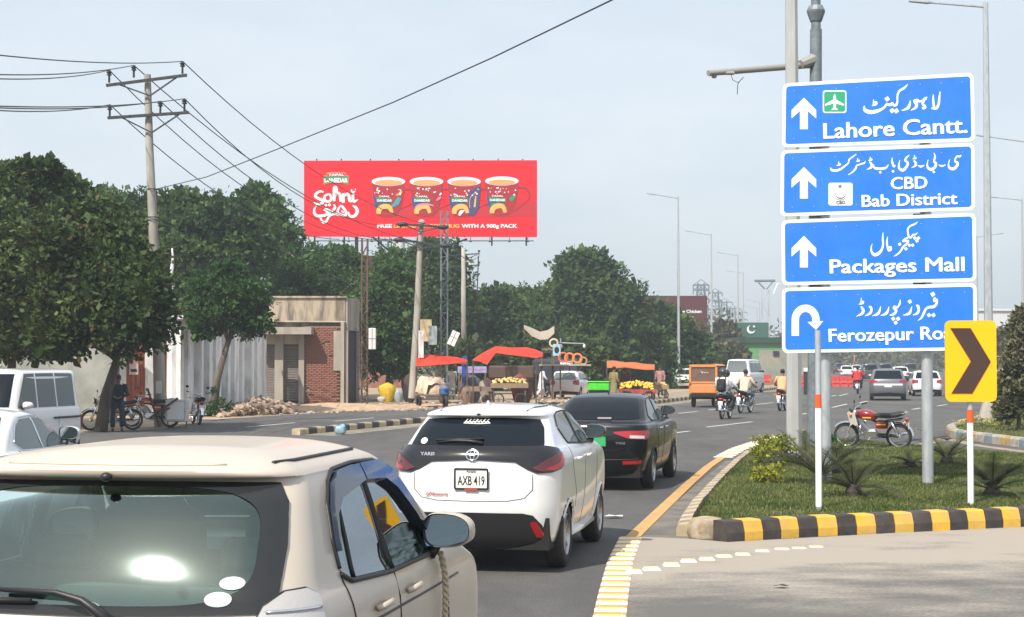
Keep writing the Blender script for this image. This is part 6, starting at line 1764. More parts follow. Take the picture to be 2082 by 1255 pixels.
# canopy slab
cx0 = A(520, 0, D).x; cx1 = A(642, 0, D).x
mb = MB(); mb.box(((cx0 + cx1) / 2, D - .65, (A(0, 665, D).z + A(0, 682, D).z) / 2), (cx1 - cx0, 1.2, .34)); mb.build('canopy_slab', M['concrete'], t)
for i, (a, b_) in enumerate(((531, 564), (580, 612))):
    xa, xb = A(a, 0, D).x, A(b_, 0, D).x; zt = A(0, 702, D).z
    sh = None
    n = 34
    for j in range(n):
        z = .12 + (zt - .12) * (j + .5) / n; mb = MB(); mb.tube([(xa, D - .02, z), (xb, D - .02, z)], (zt - .12) / n * .52, 6)
        o = mb.build('shutter_slat', M['shutter'], t)
    mb = MB(); mb.box(((xa + xb) / 2, D - .05, A(0, 692, D).z + .05), (xb - xa + .25, .4, .5)); mb.build('shutter_box', M['concrete'], t)
for a, b_ in ((518, 531), (564, 581), (612, 623)):
    xa, xb = A(a, 0, D).x, A(b_, 0, D).x; mb = MB(); mb.box(((xa + xb) / 2, D - .12, zc / 2), (xb - xa, .45, zc)); mb.build('pillar', M['concrete'], t)
# exposed brickwork: separate bricks, jagged at right
bx0, bx1 = A(622, 0, D).x, A(696, 0, D).x; bz1 = A(0, 664, D).z
bw, bh = .245, .085
mb = MB(); mb.box(((bx0 + bx1) / 2, D + .03, bz1 / 2), (bx1 - bx0, .3, bz1)); mb.build('mortar_bed', M['mortar'], t)
me = MB(); me.bbox((0, 0, 0), (bw - .014, .10, bh - .014), .006); me = me.mesh('brick', M['brick'])
rnd = random.Random(9); rowsn = int(bz1 / bh); cols = int((bx1 - bx0) / bw)
bs = MB(); cnt = 0
for j in range(rowsn):
    for i in range(cols + 1):
        x = bx0 + bw * (i + .5 + (.5 if j % 2 else 0)); z = bh * (j + .5)
        if x + bw / 2 > bx1 + .05: continue
        if rnd.random() < .03: continue
        dy = rnd.uniform(-.02, .015)
        if cnt < 290 and z > .7: inst('brick', me, t, (x, D - .15 + dy, z)); cnt += 1
        else: bs.bbox((x, D - .15 + dy, z), (bw - .014, .10, bh - .014), .006)
o = bs.build('brickwork', M['brick'], t); o['kind'] = 'stuff'
mb = MB(); mb.box((A(690, 0, D).x, D - .2, (A(0, 755, D).z + A(0, 672, D).z) / 2), (.38, .12, 1.9)); mb.build('plaster_patch', M['concrete'], t)
mb = MB(); mb.box((A(700, 0, D).x, D - .1, zs / 2), (.16, .5, zs)); mb.build('corner_pier', M['concrete'], t)
# right side wall faces the road: seen at a slant, dark doorway
e0 = Vector((A(704, 0, D).x, D - .1, 0)); e1 = Vector((A(728, 0, D + 1.6).x, D + 1.6, 0)); dz = math.atan2((e1 - e0).y, (e1 - e0).x)
q0 = e0.lerp(e1, .5); ln = (e1 - e0).length; zd = A(0, 672, D).z
mb = MB(); mb.box((q0.x, q0.y, (H + zd) / 2), (ln, .25, H - zd), dz); mb.build('side_lintel', M['concrete'], t)
mb = MB(); mb.box((q0.x, q0.y + .05, zd / 2), (ln, .05, zd), dz); mb.build('dark_door', mat('dark_door', (.012, .018, .032), .5), t)
for f in (.03, .97):
    p = e0.lerp(e1, f); mb = MB(); mb.box((p.x, p.y - .05, zd / 2), (.12, .3, zd), dz); mb.build('door_jamb', M['concrete'], t)
# brick house behind, under the billboard
t = thing('brick_house', 'plain brick house top showing above the trees under the billboard', 'building')
D2 = 124; a = A(715, 520, D2); b_ = A(838, 522, D2); zt = a.z
mb = MB(); mb.box(((a.x + b_.x) / 2, D2 + 3, zt / 2), (b_.x - a.x, 6, zt)); mb.build('wall', mat('brick_far', (.27, .13, .09), .95, var=.25, scale=3, bump=.3), t)
mb = MB(); mb.box(((a.x + b_.x) / 2, D2 + 3, zt - .55), (b_.x - a.x + .2, 6.2, .12)); mb.build('band', M['concrete'], t)
mb = MB(); mb.box((A(843, 0, D2).x, D2, zt - 1.0), (.5, .5, 2.6)); mb.build('corner_pier', M['concrete'], t)
# rubble, sand and litter along the verge
rnd = random.Random(3)
rub = MB()
for i in range(900):
    px = rnd.uniform(440, 600); py = 846 - (px - 440) * .05 + rnd.uniform(-12, 3)
    g = G(px, py); hx = max(0, 1 - abs(px - 525) / 80) * .48 * rnd.random() ** .7; s_ = rnd.uniform(.05, .17)
    rub.ball((g.x, g.y, hx + s_ * .2), (s_, s_ * rnd.uniform(.7, 1.2), s_ * rnd.uniform(.5, .9)), 5, 3, Matrix.Rotation(rnd.uniform(0, 3), 3, (rnd.random(), rnd.random(), rnd.random() + .1)))
o = rub.build('rubble', mat('rubble', (.30, .22, .17), .95, island=.45, var=.2, scale=3)); setp(o, 'heap of broken brick and stone rubble beside the shop', 'rubble', kind='stuff')
san = MB()
for (px, py, w, l, h) in ((690, 833, 3.2, 1.8, .30), (780, 829, 3.0, 1.6, .16), (610, 836, 2.2, 1.3, .25), (880, 826, 3, 1.2, .12)):
    g = G(px, py); rr_ = []
    for a in range(8):
        f = a / 7; ring = []
        for j in range(22):
            w_ = 2 * math.pi * j / 22; n_ = 1 + .18 * math.sin(j * 2.3 + px) ; ring.append(Vector((g.x + w * (1 - f) * math.cos(w_) * n_, g.y + l * (1 - f) * math.sin(w_) * n_, h * math.sin(f * math.pi / 2) * (1 + .1 * math.sin(j * 3)) - .03)))
        rr_.append(ring)
    san.grid(rr_, True)
o = san.build('sand', mat('sand', (.50, .35, .22), .95, col2=(.36, .25, .17), scale=2.5, bump=.6, bscale=14), None, True); setp(o, 'low heaps of orange sand spread before the brick shop', 'sand', kind='stuff')
lit = MB(); 
for i in range(420):
    px = rnd.uniform(560, 1180); py = 838 - (px - 560) * .030 + rnd.uniform(-10, 6); g = G(px, py); s_ = rnd.uniform(.04, .14)
    lit.ball((g.x, g.y, s_ * .25), (s_, s_ * .7, s_ * .4), 5, 3, Matrix.Rotation(rnd.uniform(0, 3), 3, 'Z'))
o = lit.build('litter', mat('litter', (.36, .31, .26), .9, island=.6)); setp(o, 'scattered stones and litter along the verge', 'litter', kind='stuff')

# ================================================================ utility poles and wires
def insulator(mb, p, h=.28):
    mb.tube([p, p + Vector((0, 0, h))], .035, 6); mb.lathe([(.03, h * .55), (.09, h * .6), (.05, h * .75), (.10, h * .8), (.04, h)], 8, c=p)
up = G(326, 868); D = up.y
TOPX = 300
t = thing('utility_pole', 'leaning concrete utility pole with two steel crossarms at left', 'utility pole')
ptop = A(TOPX, 152, D)
mb = MB(); pts = [Vector((up.x, up.y, -.1))] + [A(x, y, D) for x, y in ((322, 700), (312, 480), (304, 300), (300, 152))]
mb.tube(pts, [.19, .17, .145, .12, .10], 10); mb.build('pole', M['pole_concrete'], t, True, 50)
ins = {}
for row, (l, r_, by, ii) in enumerate((((216, 174), (380, 153), 195, [(222, 168), (272, 158), (371, 150)]), ((219, 240), (384, 229), 270, [(223, 238), (326, 231), (375, 226)]))):
    mb = MB(); a, b_ = A(*l, D - .2), A(*r_, D - .2); mb.tube([a, b_], .06, 4); arm = mb.build('crossarm', M['dark_steel'], t)
    cxm = (l[0] + r_[0]) / 2 + 5
    for e in ((l[0] + 28, l[1] - 1), (r_[0] - 20, r_[1] + 4)):
        mb = MB(); mb.tube([A(*e, D - .2), A(cxm + 2, by, D - .2)], .03, 4); mb.build('brace', M['dark_steel'], t)
    for j, p in enumerate(ii):
        mb = MB(); q = A(p[0], p[1], D - .2); insulator(mb, q, .38); mb.build('insulator', M['dark_steel'], t); ins[(row, j)] = q + Vector((0, 0, .38))
for y in (385, 442, 448):
    mb = MB(); c = A(311 + (y - 385) * .02, y, D); mb.lathe([(.18, -.015), (.19, 0), (.18, .015)], 10, c=c); mb.build('wire_wrap', M['dark_steel'], t)
for (y0, y1) in ((775, 800), (830, 850)):
    c = A(323, (y0 + y1) / 2, D - .2); mb = MB(); mb.box(c, (.18, .02, .38)); mb.build('pasted_paper', mat('paper', (.6, .6, .58), .8), t)
# far poles
pD = 78.0
t2 = thing('utility_pole', 'concrete pole with a steel head in front of the billboard and red canopy', 'utility pole')
mb = MB(); mb.tube([A(838, 810, pD), A(848, 640, pD), A(853, 520, pD), A(857, 455, pD)], [.2, .165, .14, .12], 10); mb.build('pole', M['pole_concrete'], t2, True, 50)
hd = []
for (l, r_, by) in (((818, 456), (900, 462), 472), ((812, 488), (905, 500), 505)):
    mb = MB(); mb.tube([A(*l, pD - .2), A(*r_, pD - .2)], .07, 4); mb.build('crossarm', M['dark_steel'], t2)
    for e in (l, r_):
        mb = MB(); mb.tube([A(e[0], e[1], pD - .25), A(856, by, pD - .2)], .04, 4); mb.build('brace', M['dark_steel'], t2)
        mb = MB(); q = A(e[0], e[1], pD - .2); mb.ball(q, (.3, .14, .12)); mb.build('insulator', M['dark_steel'], t2, True); hd.append(q)
mb = MB(); mb.ball(A(857, 453, pD), .17); mb.build('pole_cap', M['pole_concrete'], t2, True)
for (px, py, w, h, c, ) in ((866, 672, .55, 1.05, (.42, .34, .2)), (880, 682, .4, .9, (.25, .32, .33)), (856, 700, .25, 1.3, (.6, .6, .58))):
    o_ = MB(); o_.box(A(px, py, pD - .3), (w, .05, h)); o_.build('tied_board', mat('board_paint', c, .7, var=.2), t2)
pE = 104.0
t3 = thing('utility_pole', 'farther concrete pole with double crossarms right of the lattice tower', 'utility pole')
mb = MB(); mb.tube([A(943, 745, pE), A(942, 505, pE)], [.2, .13], 8); mb.build('pole', M['pole_concrete'], t3, True)
for y in (518, 541):
    mb = MB(); mb.tube([A(908, y + 2, pE), A(975, y - 2, pE)], .05, 4); mb.build('crossarm', M['dark_steel'], t3)
    for e in (912, 970):
        mb = MB(); mb.tube([A(e, y, pE), A(942, y + 12, pE)], .03, 4); mb.build('brace', M['dark_steel'], t3)
    for e in (910, 942, 974):
        mb = MB(); insulator(mb, A(e, y, pE), .3); mb.build('insulator', M['dark_steel'], t3)
mb = MB(); mb.tube([A(973, 520, pE), A(970, 600, pE)], .04, 5); mb.build('cable', M['dark_steel'], t3)
# lattice posts
def lattice(name, label, cat, px, y0, y1, D, w, m, step, lean=0, cross=None):
    t = thing(name, label, cat); base = A(px, 735, D); zb = 0; zt = A(px, y1, D).z; k = D / F
    n = int((zt - zb) / step)
    for sx in (-1, 1):
        for sy in (-1, 1):
            mb = MB(); mb.box((base.x + sx * w / 2 * 1.0, D + sy * w / 2, zt / 2), (.07, .07, zt)); mb.build('leg', m, t)
    for i in range(n):
        z = zb + step * i
        for (a, b_) in (((-1, -1), (1, -1)), ((-1, 1), (1, 1)), ((-1, -1), (-1, 1)), ((1, -1), (1, 1))):
            s_ = 1 if i % 2 else -1
            mb = MB(); mb.tube([(base.x + a[0] * w / 2, D + a[1] * w / 2, z + (step if s_ > 0 else 0)), (base.x + b_[0] * w / 2, D + b_[1] * w / 2, z + (0 if s_ > 0 else step))], .022, 4)
            if a[1] == b_[1] == -1: mb.tube([(base.x + a[0] * w / 2, D - w / 2, z), (base.x + b_[0] * w / 2, D - w / 2, z)], .022, 4)
            mb.build('lattice_brace', m, t)
    return t
t4 = lattice('lattice_tower', 'slim grey steel lattice tower rising in front of the billboard', 'lattice tower', 903, 0, 430, 80, .32, M['galv_dark'], .55)
t5 = lattice('lattice_post', 'rusty ivy clad lattice post beside the dark shop door', 'lattice post', 741, 0, 486, 76.5, .26, M['rust'], .5)
for (px, py, w, h, lb) in ((757, 689, .34, 1.0, 'white meter box on the rusty lattice post'), (744, 689, .22, 1.0, None)):
    if lb:
        t = thing('meter_box', lb, 'meter box', A(px, py, 76)); mb = MB(); mb.bbox((0, 0, 0), (w, .16, h), .02); mb.build('case', mat('meter_white', (.6, .61, .6), .6), t)
        mb = MB(); mb.box((0, -.085, .0), (w * .9, .01, .02)); mb.box((0, -.086, 0), (.015, .01, h * .95)); mb.build('door_joint', M['dark_steel'], t)
rg = np.random.default_rng(77); cs = [A(741 + rg.normal(0, 5), y, 76.3 + rg.normal(0, .15)) for y in range(640, 800, 7)]
v = leaf_cloud([tuple(c) for c in cs], .2, 14, .12, rg); o = fast_mesh('ivy', v, 4, LEAF['dull']); setp(o, 'dry creeper climbing the rusty lattice post', 'creeper', kind='stuff')
pb_ = A(922, 688, 79); t = thing('hanging_board', 'white board tied askew beside the steel lattice tower', 'board', pb_, 0)
mb = MB(); mb.box((0, 0, 0), (.38, .04, .72), 0, 0, R(24)); o = mb.build('panel', M['white'], t)
mb = MB(); mb.box((0, -.025, 0), (.02, .01, .7), 0, 0, R(24)); mb.box((0, -.026, .05), (.38, .01, .02), 0, 0, R(24)); mb.build('cross_bar', M['dark_steel'], o)

def wire(label, pts, r=.022, sag=0, group='overhead wires'):
    mb = MB(); P2 = []
    a, b_ = pts[0], pts[-1]
    if len(pts) == 2:
        for k in range(17):
            f = k / 16; p = a.lerp(b_, f); p.z -= sag * 4 * f * (1 - f); P2.append(p)
    else: P2 = pts
    mb.tube(P2, r, 5); o = mb.build('wire', M['dark_steel'], None, True); setp(o, label, 'overhead wire', group); return o
tow = [A(700, 484, pD + 20), A(735, 490, pD), hd[0], hd[1], hd[2], hd[3]]
ends = {(0, 0): (hd[2] + Vector((-.5, 0, 0)), 1.4, 'sagging wire from the left tip of the top crossarm'), (0, 1): (hd[3], 1.2, 'wire from the middle insulator of the top crossarm'), (0, 2): (hd[1], 1.0, 'highest wire from the right tip of the top crossarm to the billboard pole'),
        (1, 0): (A(690, 487, pD), 1.0, 'lowest wire from the left tip of the lower crossarm'), (1, 1): (hd[2], 1.1, 'wire from the middle insulator of the lower crossarm'), (1, 2): (hd[0], 1.2, 'wire from the right tip of the lower crossarm')}
for k_, (e, sg_, lb) in ends.items():
    wire(lb, [ins[k_], e], .017, sg_)
left_ends = {(0, 0): (A(-60, 158, 30), 'wire leaving the frame at left from the top crossarm, left tip'), (0, 1): (A(-60, 150, 30), 'wire leaving the frame at left from the top crossarm, middle'), (0, 2): (A(-60, 106, 30), 'topmost wire leaving the frame at left'),
             (1, 0): (A(-60, 221, 30), 'wire leaving the frame at left from the lower crossarm, left tip'), (1, 1): (A(-60, 217, 30), 'wire leaving the frame at left from the lower crossarm, middle'), (1, 2): (A(-60, 214, 30), 'wire leaving the frame at left from the lower crossarm, right tip')}
for k_, (e, lb) in left_ends.items():
    wire(lb, [ins[k_], e], .014, .12)
wire('long wire running from the left pole up across the sky to the top edge', [A(312, 386, D), A(420, 360, 45), A(560, 305, 40), A(800, 208, 33), A(1000, 118, 28), A(1240, 2, 23), A(1420, -90, 20)], .013)
wire('wires from the billboard pole to the farther pole', [hd[1], A(975, 520, pE)], .02, .8)
# flag on a stick
t = thing('flag', 'furled white and green flag on a stick between the dark trees', 'flag'); mb = MB(); mb.tube([A(352, 640, 58), A(350, 505, 58)], .025, 6); mb.build('stick', M['galv'], t)
mb = MB(); pts = [A(350 + dx, y, 57.9) for dx, y in ((0, 505), (1, 525), (0, 545), (-3, 560), (2, 575), (4, 583))]; mb.tube(pts, [.02, .05, .07, .05, .06, .03], 6); mb.build('cloth', M['white'], t, True)

# ================================================================ far background
def pylon(label, px, y0, D, rows, w=1.6):
    t = thing('pylon', label, 'pylon', (0, 0, 0), 0, 'far power pylons'); b = A(px, 735, D); zt = A(px, y0, D).z
    mb = MB()
    for sx in (-1, 1):
        for sy in (-1, 1): mb.tube([(b.x + sx * w, D + sy * w, 0), (b.x + sx * w * .3, D + sy * w * .3, zt)], .12, 4)
    n = 12
    for i in range(n):
        f0, f1 = i / n, (i + 1) / n; w0 = w * (1 - .7 * f0); w1 = w * (1 - .7 * f1)
        mb.tube([(b.x - w0, D, zt * f0), (b.x + w1, D, zt * f1)], .07, 4); mb.tube([(b.x + w0, D, zt * f0), (b.x - w1, D, zt * f1)], .07, 4)
    mb.build('lattice_body', M['galv_dark'], t)
    for i, (y, hw) in enumerate(rows):
        mb = MB(); z = A(px, y, D).z; L_ = hw * D / F; mb.tube([(b.x - L_, D, z), (b.x + L_, D, z)], .16, 4); mb.tube([(b.x - L_, D, z), (b.x, D, z + .9)], .07, 4); mb.tube([(b.x + L_, D, z), (b.x, D, z + .9)], .07, 4)
        for q in (-1, 0, 1): mb.tube([(b.x + q * L_, D, z), (b.x + q * L_, D, z - .7)], .12, 4)
        mb.build('crossarm', M['galv_dark'], t)
pylon('nearest far pylon above the dark red shop sign', 1426, 576, 260, [(580, 16), (590, 16), (608, 16), (622, 14)], 1.6)
pylon('second far pylon right of the ring sign light', 1455, 592, 330, [(596, 14), (612, 14), (630, 14)], 1.8)
pylon('third far pylon of the receding line', 1473, 612, 400, [(615, 17), (628, 17), (640, 17)], 2)
pylon('fourth far pylon of the receding line', 1490, 624, 470, [(628, 17), (640, 17), (650, 17)], 2)
pylon('fifth far pylon, faint, left of the flag wall', 1506, 632, 520, [(636, 14), (650, 14)], 2)
lt = lattice('lattice_tower', 'tall latticed concrete pylon with a bar head left of the blue sign', 'lattice tower', 1557, 0, 590, 215, .9, M['galv'], 1.6)
mb = MB(); D = 215; mb.tube([A(1534, 571, D), A(1576, 571, D)], .16, 6); mb.tube([A(1542, 574, D), A(1555, 588, D)], .1, 5); mb.tube([A(1570, 574, D), A(1558, 588, D)], .1, 5); mb.build('bar_head', M['galv_dark'], lt)
# dark red shop sign building
t = thing('shop_sign', 'dark maroon shop hoarding lettered Crispy Chicken above the trees', 'hoarding'); D = 170
mb = MB(); a = A(1296, 620, D); b_ = A(1438, 623, D); mb.box(((a.x + b_.x) / 2, D + .5, (a.z + 3) / 2 + 1.2), (b_.x - a.x, 1.0, a.z - 3.5)); mb.build('board', mat('maroon', (.075, .018, .022), .6), t)
for s_, x0, x1, yb, cap, m_ in (('Crispy Chicken', 1368, 1426, 637, 6.5, M['sign_white']), ('CFC', 1386, 1410, 652, 8, mat('sign_cream', (.7, .55, .35), .5))):
    me = text_mesh(s_, 1.0, .02, .01, m_, 1, 'LEFT'); xs = [v.co.x for v in me.vertices]; a = A(x0, yb, D - .05); b_ = A(x1, yb, D - .05)
    kk = (b_.x - a.x) / (max(xs) - min(xs)); me.transform(Matrix.Diagonal((kk, cap * D / F / .72, 1, 1))); me.transform(Matrix.Rotation(R(90), 4, 'X')); me.transform(Matrix.Translation((a.x, a.y, a.z + cap * D / F / 2))); inst('lettering', me, t)
# green building with flag
t = thing('green_building', 'green and grey roadside building with a dark parapet', 'building'); D = 165
a = A(1500, 686, D); b_ = A(1660, 686, D)
gp = mat('green_paint', (.10, .26, .11), .8, var=.12, scale=.8); dg_ = mat('dark_green', (.02, .05, .035), .7); gc = mat('grey_mural', (.30, .28, .24), .9, col2=(.2, .22, .18), scale=.6)
mb = MB(); mb.box(((a.x + b_.x) / 2, D + 4, a.z / 2), (b_.x - a.x, 8, a.z)); mb.build('wall', gp, t)
mb = MB(); mb.box(((a.x + b_.x) / 2, D + 3.9, a.z - .28), (b_.x - a.x + .3, 8.6, .56)); mb.build('parapet', dg_, t)
c0 = A(1542, 712, D); mb = MB(); mb.box(((c0.x + b_.x) / 2, D - .06, c0.z / 2), (b_.x - c0.x, .1, c0.z)); mb.build('mural_panel', gc, t)
c0 = A(1578, 719, D - .2); mb = MB(); mb.box(c0, (.6, .08, .5)); mb.build('small_window', M['ink'], t)
t = thing('flag_wall', 'dark green banner wall with a white crescent and star behind the green building', 'banner'); D = 188
a = A(1488, 656, D); b_ = A(1562, 656, D); zb_ = A(0, 690, D).z
mb = MB(); mb.box(((a.x + b_.x) / 2, D, (a.z + 0) / 2), (b_.x - a.x, .4, a.z)); mb.build('cloth', mat('flag_green', (.035, .105, .085), .7, var=.1), t)
mb = MB(); q = Plane((A(1527, 670, D - .3)), (1, 0, 0)); k = D / F
out = [(8.5 * k * math.cos(R(100 + 250 * j / 20)), 8.5 * k * math.sin(R(100 + 250 * j / 20))) for j in range(21)] + [(2 * k + 6.8 * k * math.cos(R(330 - 215 * j / 20)), 2 * k + 6.8 * k * math.sin(R(330 - 215 * j / 20))) for j in range(21)]
mb.add([q.pt(x, y) for x, y in out], [(j, j + 1, 40 - j, 41 - j) for j in range(20)])
mb.add([q.pt(6 * k + (3 if j % 2 == 0 else 1.3) * k * math.sin(j * math.pi / 5), 6 * k + (3 if j % 2 == 0 else 1.3) * k * math.cos(j * math.pi / 5)) for j in range(10)], [tuple(range(10))]); mb.build('crescent_and_star', M['sign_white'], t)
# hazy far blocks
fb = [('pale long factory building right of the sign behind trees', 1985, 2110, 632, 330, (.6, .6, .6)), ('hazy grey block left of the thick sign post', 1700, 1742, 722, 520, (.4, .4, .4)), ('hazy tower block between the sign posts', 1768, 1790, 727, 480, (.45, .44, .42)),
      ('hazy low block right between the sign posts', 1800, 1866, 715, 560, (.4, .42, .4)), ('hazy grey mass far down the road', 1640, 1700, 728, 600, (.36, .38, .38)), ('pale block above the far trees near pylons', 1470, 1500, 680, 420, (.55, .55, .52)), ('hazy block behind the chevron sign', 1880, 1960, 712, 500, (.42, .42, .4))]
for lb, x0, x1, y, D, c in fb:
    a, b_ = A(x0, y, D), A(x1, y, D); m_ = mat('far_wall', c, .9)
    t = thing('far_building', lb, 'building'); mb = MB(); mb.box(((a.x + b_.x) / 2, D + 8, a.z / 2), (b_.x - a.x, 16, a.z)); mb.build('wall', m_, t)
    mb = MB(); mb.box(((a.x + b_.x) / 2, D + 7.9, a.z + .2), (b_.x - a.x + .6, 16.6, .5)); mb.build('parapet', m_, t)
    nx = max(2, int((b_.x - a.x) / 5)); nz_ = max(1, int(a.z / 3.4))
    for i in range(nx):
        for j in range(nz_):
            mb = MB(); mb.box((a.x + (b_.x - a.x) * (i + .5) / nx, D - .05, 1.8 + 3.2 * j), ((b_.x - a.x) / nx * .5, .2, 1.3)); mb.build('window', M['glass_side'], t)
rg = np.random.default_rng(5)
fcs = []
for _ in range(520):
    D = rg.uniform(300, 620); px = rg.uniform(1440, 2300); fcs.append((A(px, 735, D).x, D, abs(rg.normal(0, 3.0)) + 1))
for _ in range(500):
    D = rg.uniform(220, 420); px = rg.uniform(-900, 1450); fcs.append((A(px, 735, D).x, D, rg.uniform(0, 7)))
bk = []
for _ in range(260):
    a = rg.uniform(-80, 60); bk.append((a, -48 - rg.uniform(0, 12) + a * .25, abs(rg.normal(0, 3.2)) + .8))
o = fast_mesh('wood_behind', leaf_cloud(bk, 2.2, 60, .6, rg), 4, LEAF['mid']); setp(o, 'belt of roadside trees mirrored in the car windows', 'trees', kind='stuff')
v = leaf_cloud(fcs, 4.0, 40, 1.3, rg); o = fast_mesh('far_wood', v, 4, LEAF['dull']); setp(o, 'hazy belt of far trees along the horizon', 'trees', kind='stuff')
# ================================================================ more vehicles
def gen_rows(L, W, H, belt, hood, ws, rs):
    h = W / 2; c = L - hood
    return [(.22, .14, L - .12, h * .9, .15, .2, .06, .1), (.38, .03, L - .03, h * .97, .2, .3, .07, .12), (.62, 0, L, h, .22, .35, .08, .14), (belt * .84, .02, L - .05, h, .22, .35, .08, .14),
            (belt, .05, c + .12, h * .975, .2, .3, .08, .14), (belt + .05, .08, c, h * .94, .19, .2, .08, .14), ((belt + H) / 2, .08 + rs * .5, c - ws * .5, h * .865, .18, .18, .08, .13),
            (H - .09, rs, c - ws, h * .78, .17, .15, .08, .12), (H - .035, rs + .07, c - ws - .08, h * .6, .2, .15, .07, .1), (H - .006, rs + .28, c - ws - .28, h * .3, .12, .1, .03, .04), (H, rs + .45, c - ws - .4, .02, .01, .01, 0, 0)]
def auto(label, loc, rz, L, W, H, belt, hood, ws, rs, paint, glass='glass_dark', plate=None, name='car', lamps=(.62, .92), white_strip=None, grille=True, group=None, sidewin=3, cat='car', rad=.31, trim=True):
    t = thing(name, label, cat, loc, rz, group)
    b = Body(gen_rows(L, W, H, belt, hood, ws, rs), .045); h = W / 2; wy = (.72, L - .78)
    mb = MB(); b.shell(mb, [(y, rad) for y in wy], rad + .04, None, sub=3, nr=14, nc=4, ns=44, nf=12); mb.build('body', paint, t, True, 50)
    zt = H - .11; w0 = h * .80; w1 = h * .66
    q = MB(); b.patch(q, b.rear, -w0, w0, [(-w0, belt + .06), (w0, belt + .06)], [(-w0, belt + .09), (-w1, zt), (w1, zt), (w0, belt + .09)], .006, 14, 4); q.build('rear_window', M[glass], t, True)
    q = MB(); b.patch(q, b.front, -w0, w0, [(-w0, belt + .08), (w0, belt + .08)], [(-w0, belt + .11), (-w1, zt), (w1, zt), (w0, belt + .11)], .006, 14, 4); q.build('windscreen', M[glass], t, True)
    c = L - hood
    for sg in (1, -1):
        fs = lambda a, z, o, sg=sg: b.side(sg, a, z, o); ff = lambda a, z, o, sg=sg: b.front(sg * a, z, o)
        ys = [rs * .55 + .28] + [rs * .55 + .28 + (c - rs * .55 - .45) * k / sidewin for k in range(1, sidewin + 1)]
        for k in range(sidewin):
            y0, y1 = ys[k] + .03, ys[k + 1] - .03; z0 = belt + .06
            tp = [(y0, zt + .01), (y1, zt + .01)]
            if k == 0: tp = [(y0, z0 + .06 if rs > .3 else zt - .02), (y0 + rs * .35 + .02, zt), (y1, zt + .01)]
            if k == sidewin - 1: tp = [(y0, zt + .01), (max(y0 + .1, y1 - ws * .85), zt), (y1, z0 + .04)]
            q = MB(); b.patch(q, fs, y0, y1, [(y0, z0), (y1, z0)], tp, .005, 8, 3); q.build('side_window', M['glass_side'], t, True)
        fr = lambda a, z, o, sg=sg: b.P(sg * a, b.v_of(z), o)
        q = MB(); b.patch(q, fr, h * .62, h * 1.08, [(h * .62, lamps[0] + .05), (h * 1.08, lamps[0])], [(h * .62, lamps[1] - .06), (h * 1.08, lamps[1])], .014, 8, 4); q.build('tail_lamp', M['tail_red'], t, True)
        q = MB(); b.patch(q, ff, h * .5, h * .95, [(h * .5, .60), (h * .95, .64)], [(h * .5, .72), (h * .95, .78)], .012, 6, 3); q.build('headlight', M['lamp_clear'], t, True)
        wing_mirror(t, fs(c - .38, belt + .10, .12), sg, paint, fs(c - .38, belt + .05, 0), (.10, .05, .07))
        q = MB(); b.seam(q, fs, [(ys[1], .35), (ys[1], belt + .05)], .004, dens=4); q.build('panel_gap', M['under'], t, True)
    if grille:
        q = MB(); b.patch(q, b.front, -h * .45, h * .45, [(-h * .45, .42), (h * .45, .42)], [(-h * .45, .66), (h * .45, .66)], .01, 6, 2); q.build('grille', M['trim'], t, True)
    if trim:
        q = MB(); b.patch(q, lambda a, z, o: b.P(a, b.v_of(z), o), -h * 1.05, h * 1.05, [(-h, .26), (h, .26)], [(-h, .36), (0, .42), (h, .36)], .012, 16, 2); q.build('bumper_insert', M['trim'], t, True)
    if white_strip:
        q = MB(); b.patch(q, b.rear, -h * .8, h * .8, [(-h * .8, white_strip[0]), (h * .8, white_strip[0])], [(-h * .8, white_strip[1]), (h * .8, white_strip[1])], .014, 10, 2); q.build('bright_strip', M['white'], t, True)
    number_plate(t, (0, -.005, (lamps[0] + .42) / 2 + .1), .36, .15, plate, size=.08, frame=False)
    underbody(b, t, L - .1, h * .9); add_wheels(t, wy, rad, .18, h - .03, 'cap')
    return t
def gp(px, py): p = G(px, py); return (p.x, p.y, 0)
auto('small white hatchback with red tail lamps parked by the fruit stalls', gp(1146, 811), R(-14), 3.7, 1.66, 1.50, .95, .85, .55, .42, M['white_car'], 'glass_pale', '', 'hatchback', (.72, 1.02))
auto('grey crossover car with dark rear window driving away in the far lanes', gp(1806, 815), R(-12), 4.4, 1.86, 1.63, 1.05, 1.1, .65, .55, M['grey_car'], 'glass_dark', '', 'crossover', (.90, 1.10), (.78, .86), rad=.35)
auto('white car half hidden behind the thick sign post', gp(1886, 806), R(-10), 4.2, 1.72, 1.48, .95, .95, .6, .5, M['white_car'], 'glass_dark', '', 'sedan', (.72, .98))
auto('silver car parked facing the camera behind the fruit carts', gp(1362, 788), R(168), 4.2, 1.7, 1.46, .95, .95, .6, .5, M['grey_car'], 'glass_pale', '', 'sedan')
auto('white car mostly hidden behind the far street light pole', gp(1392, 789), R(175), 3.9, 1.65, 1.5, .95, .85, .55, .4, M['white_car'], 'glass_dark', '', 'hatchback')
auto('white pickup like car facing the camera above the small hatchback', gp(1188, 796), R(172), 4.6, 1.72, 1.72, 1.08, 1.2, .5, .3, M['white_car'], 'glass_pale', '', 'pickup')
auto('white minivan with a raised roof ahead of the rickshaw and riders', gp(1497, 800), R(-24), 3.9, 1.75, 2.15, 1.25, .35, .45, .25, M['white_car'], 'glass_pale', '', 'minivan', (.8, 1.1))
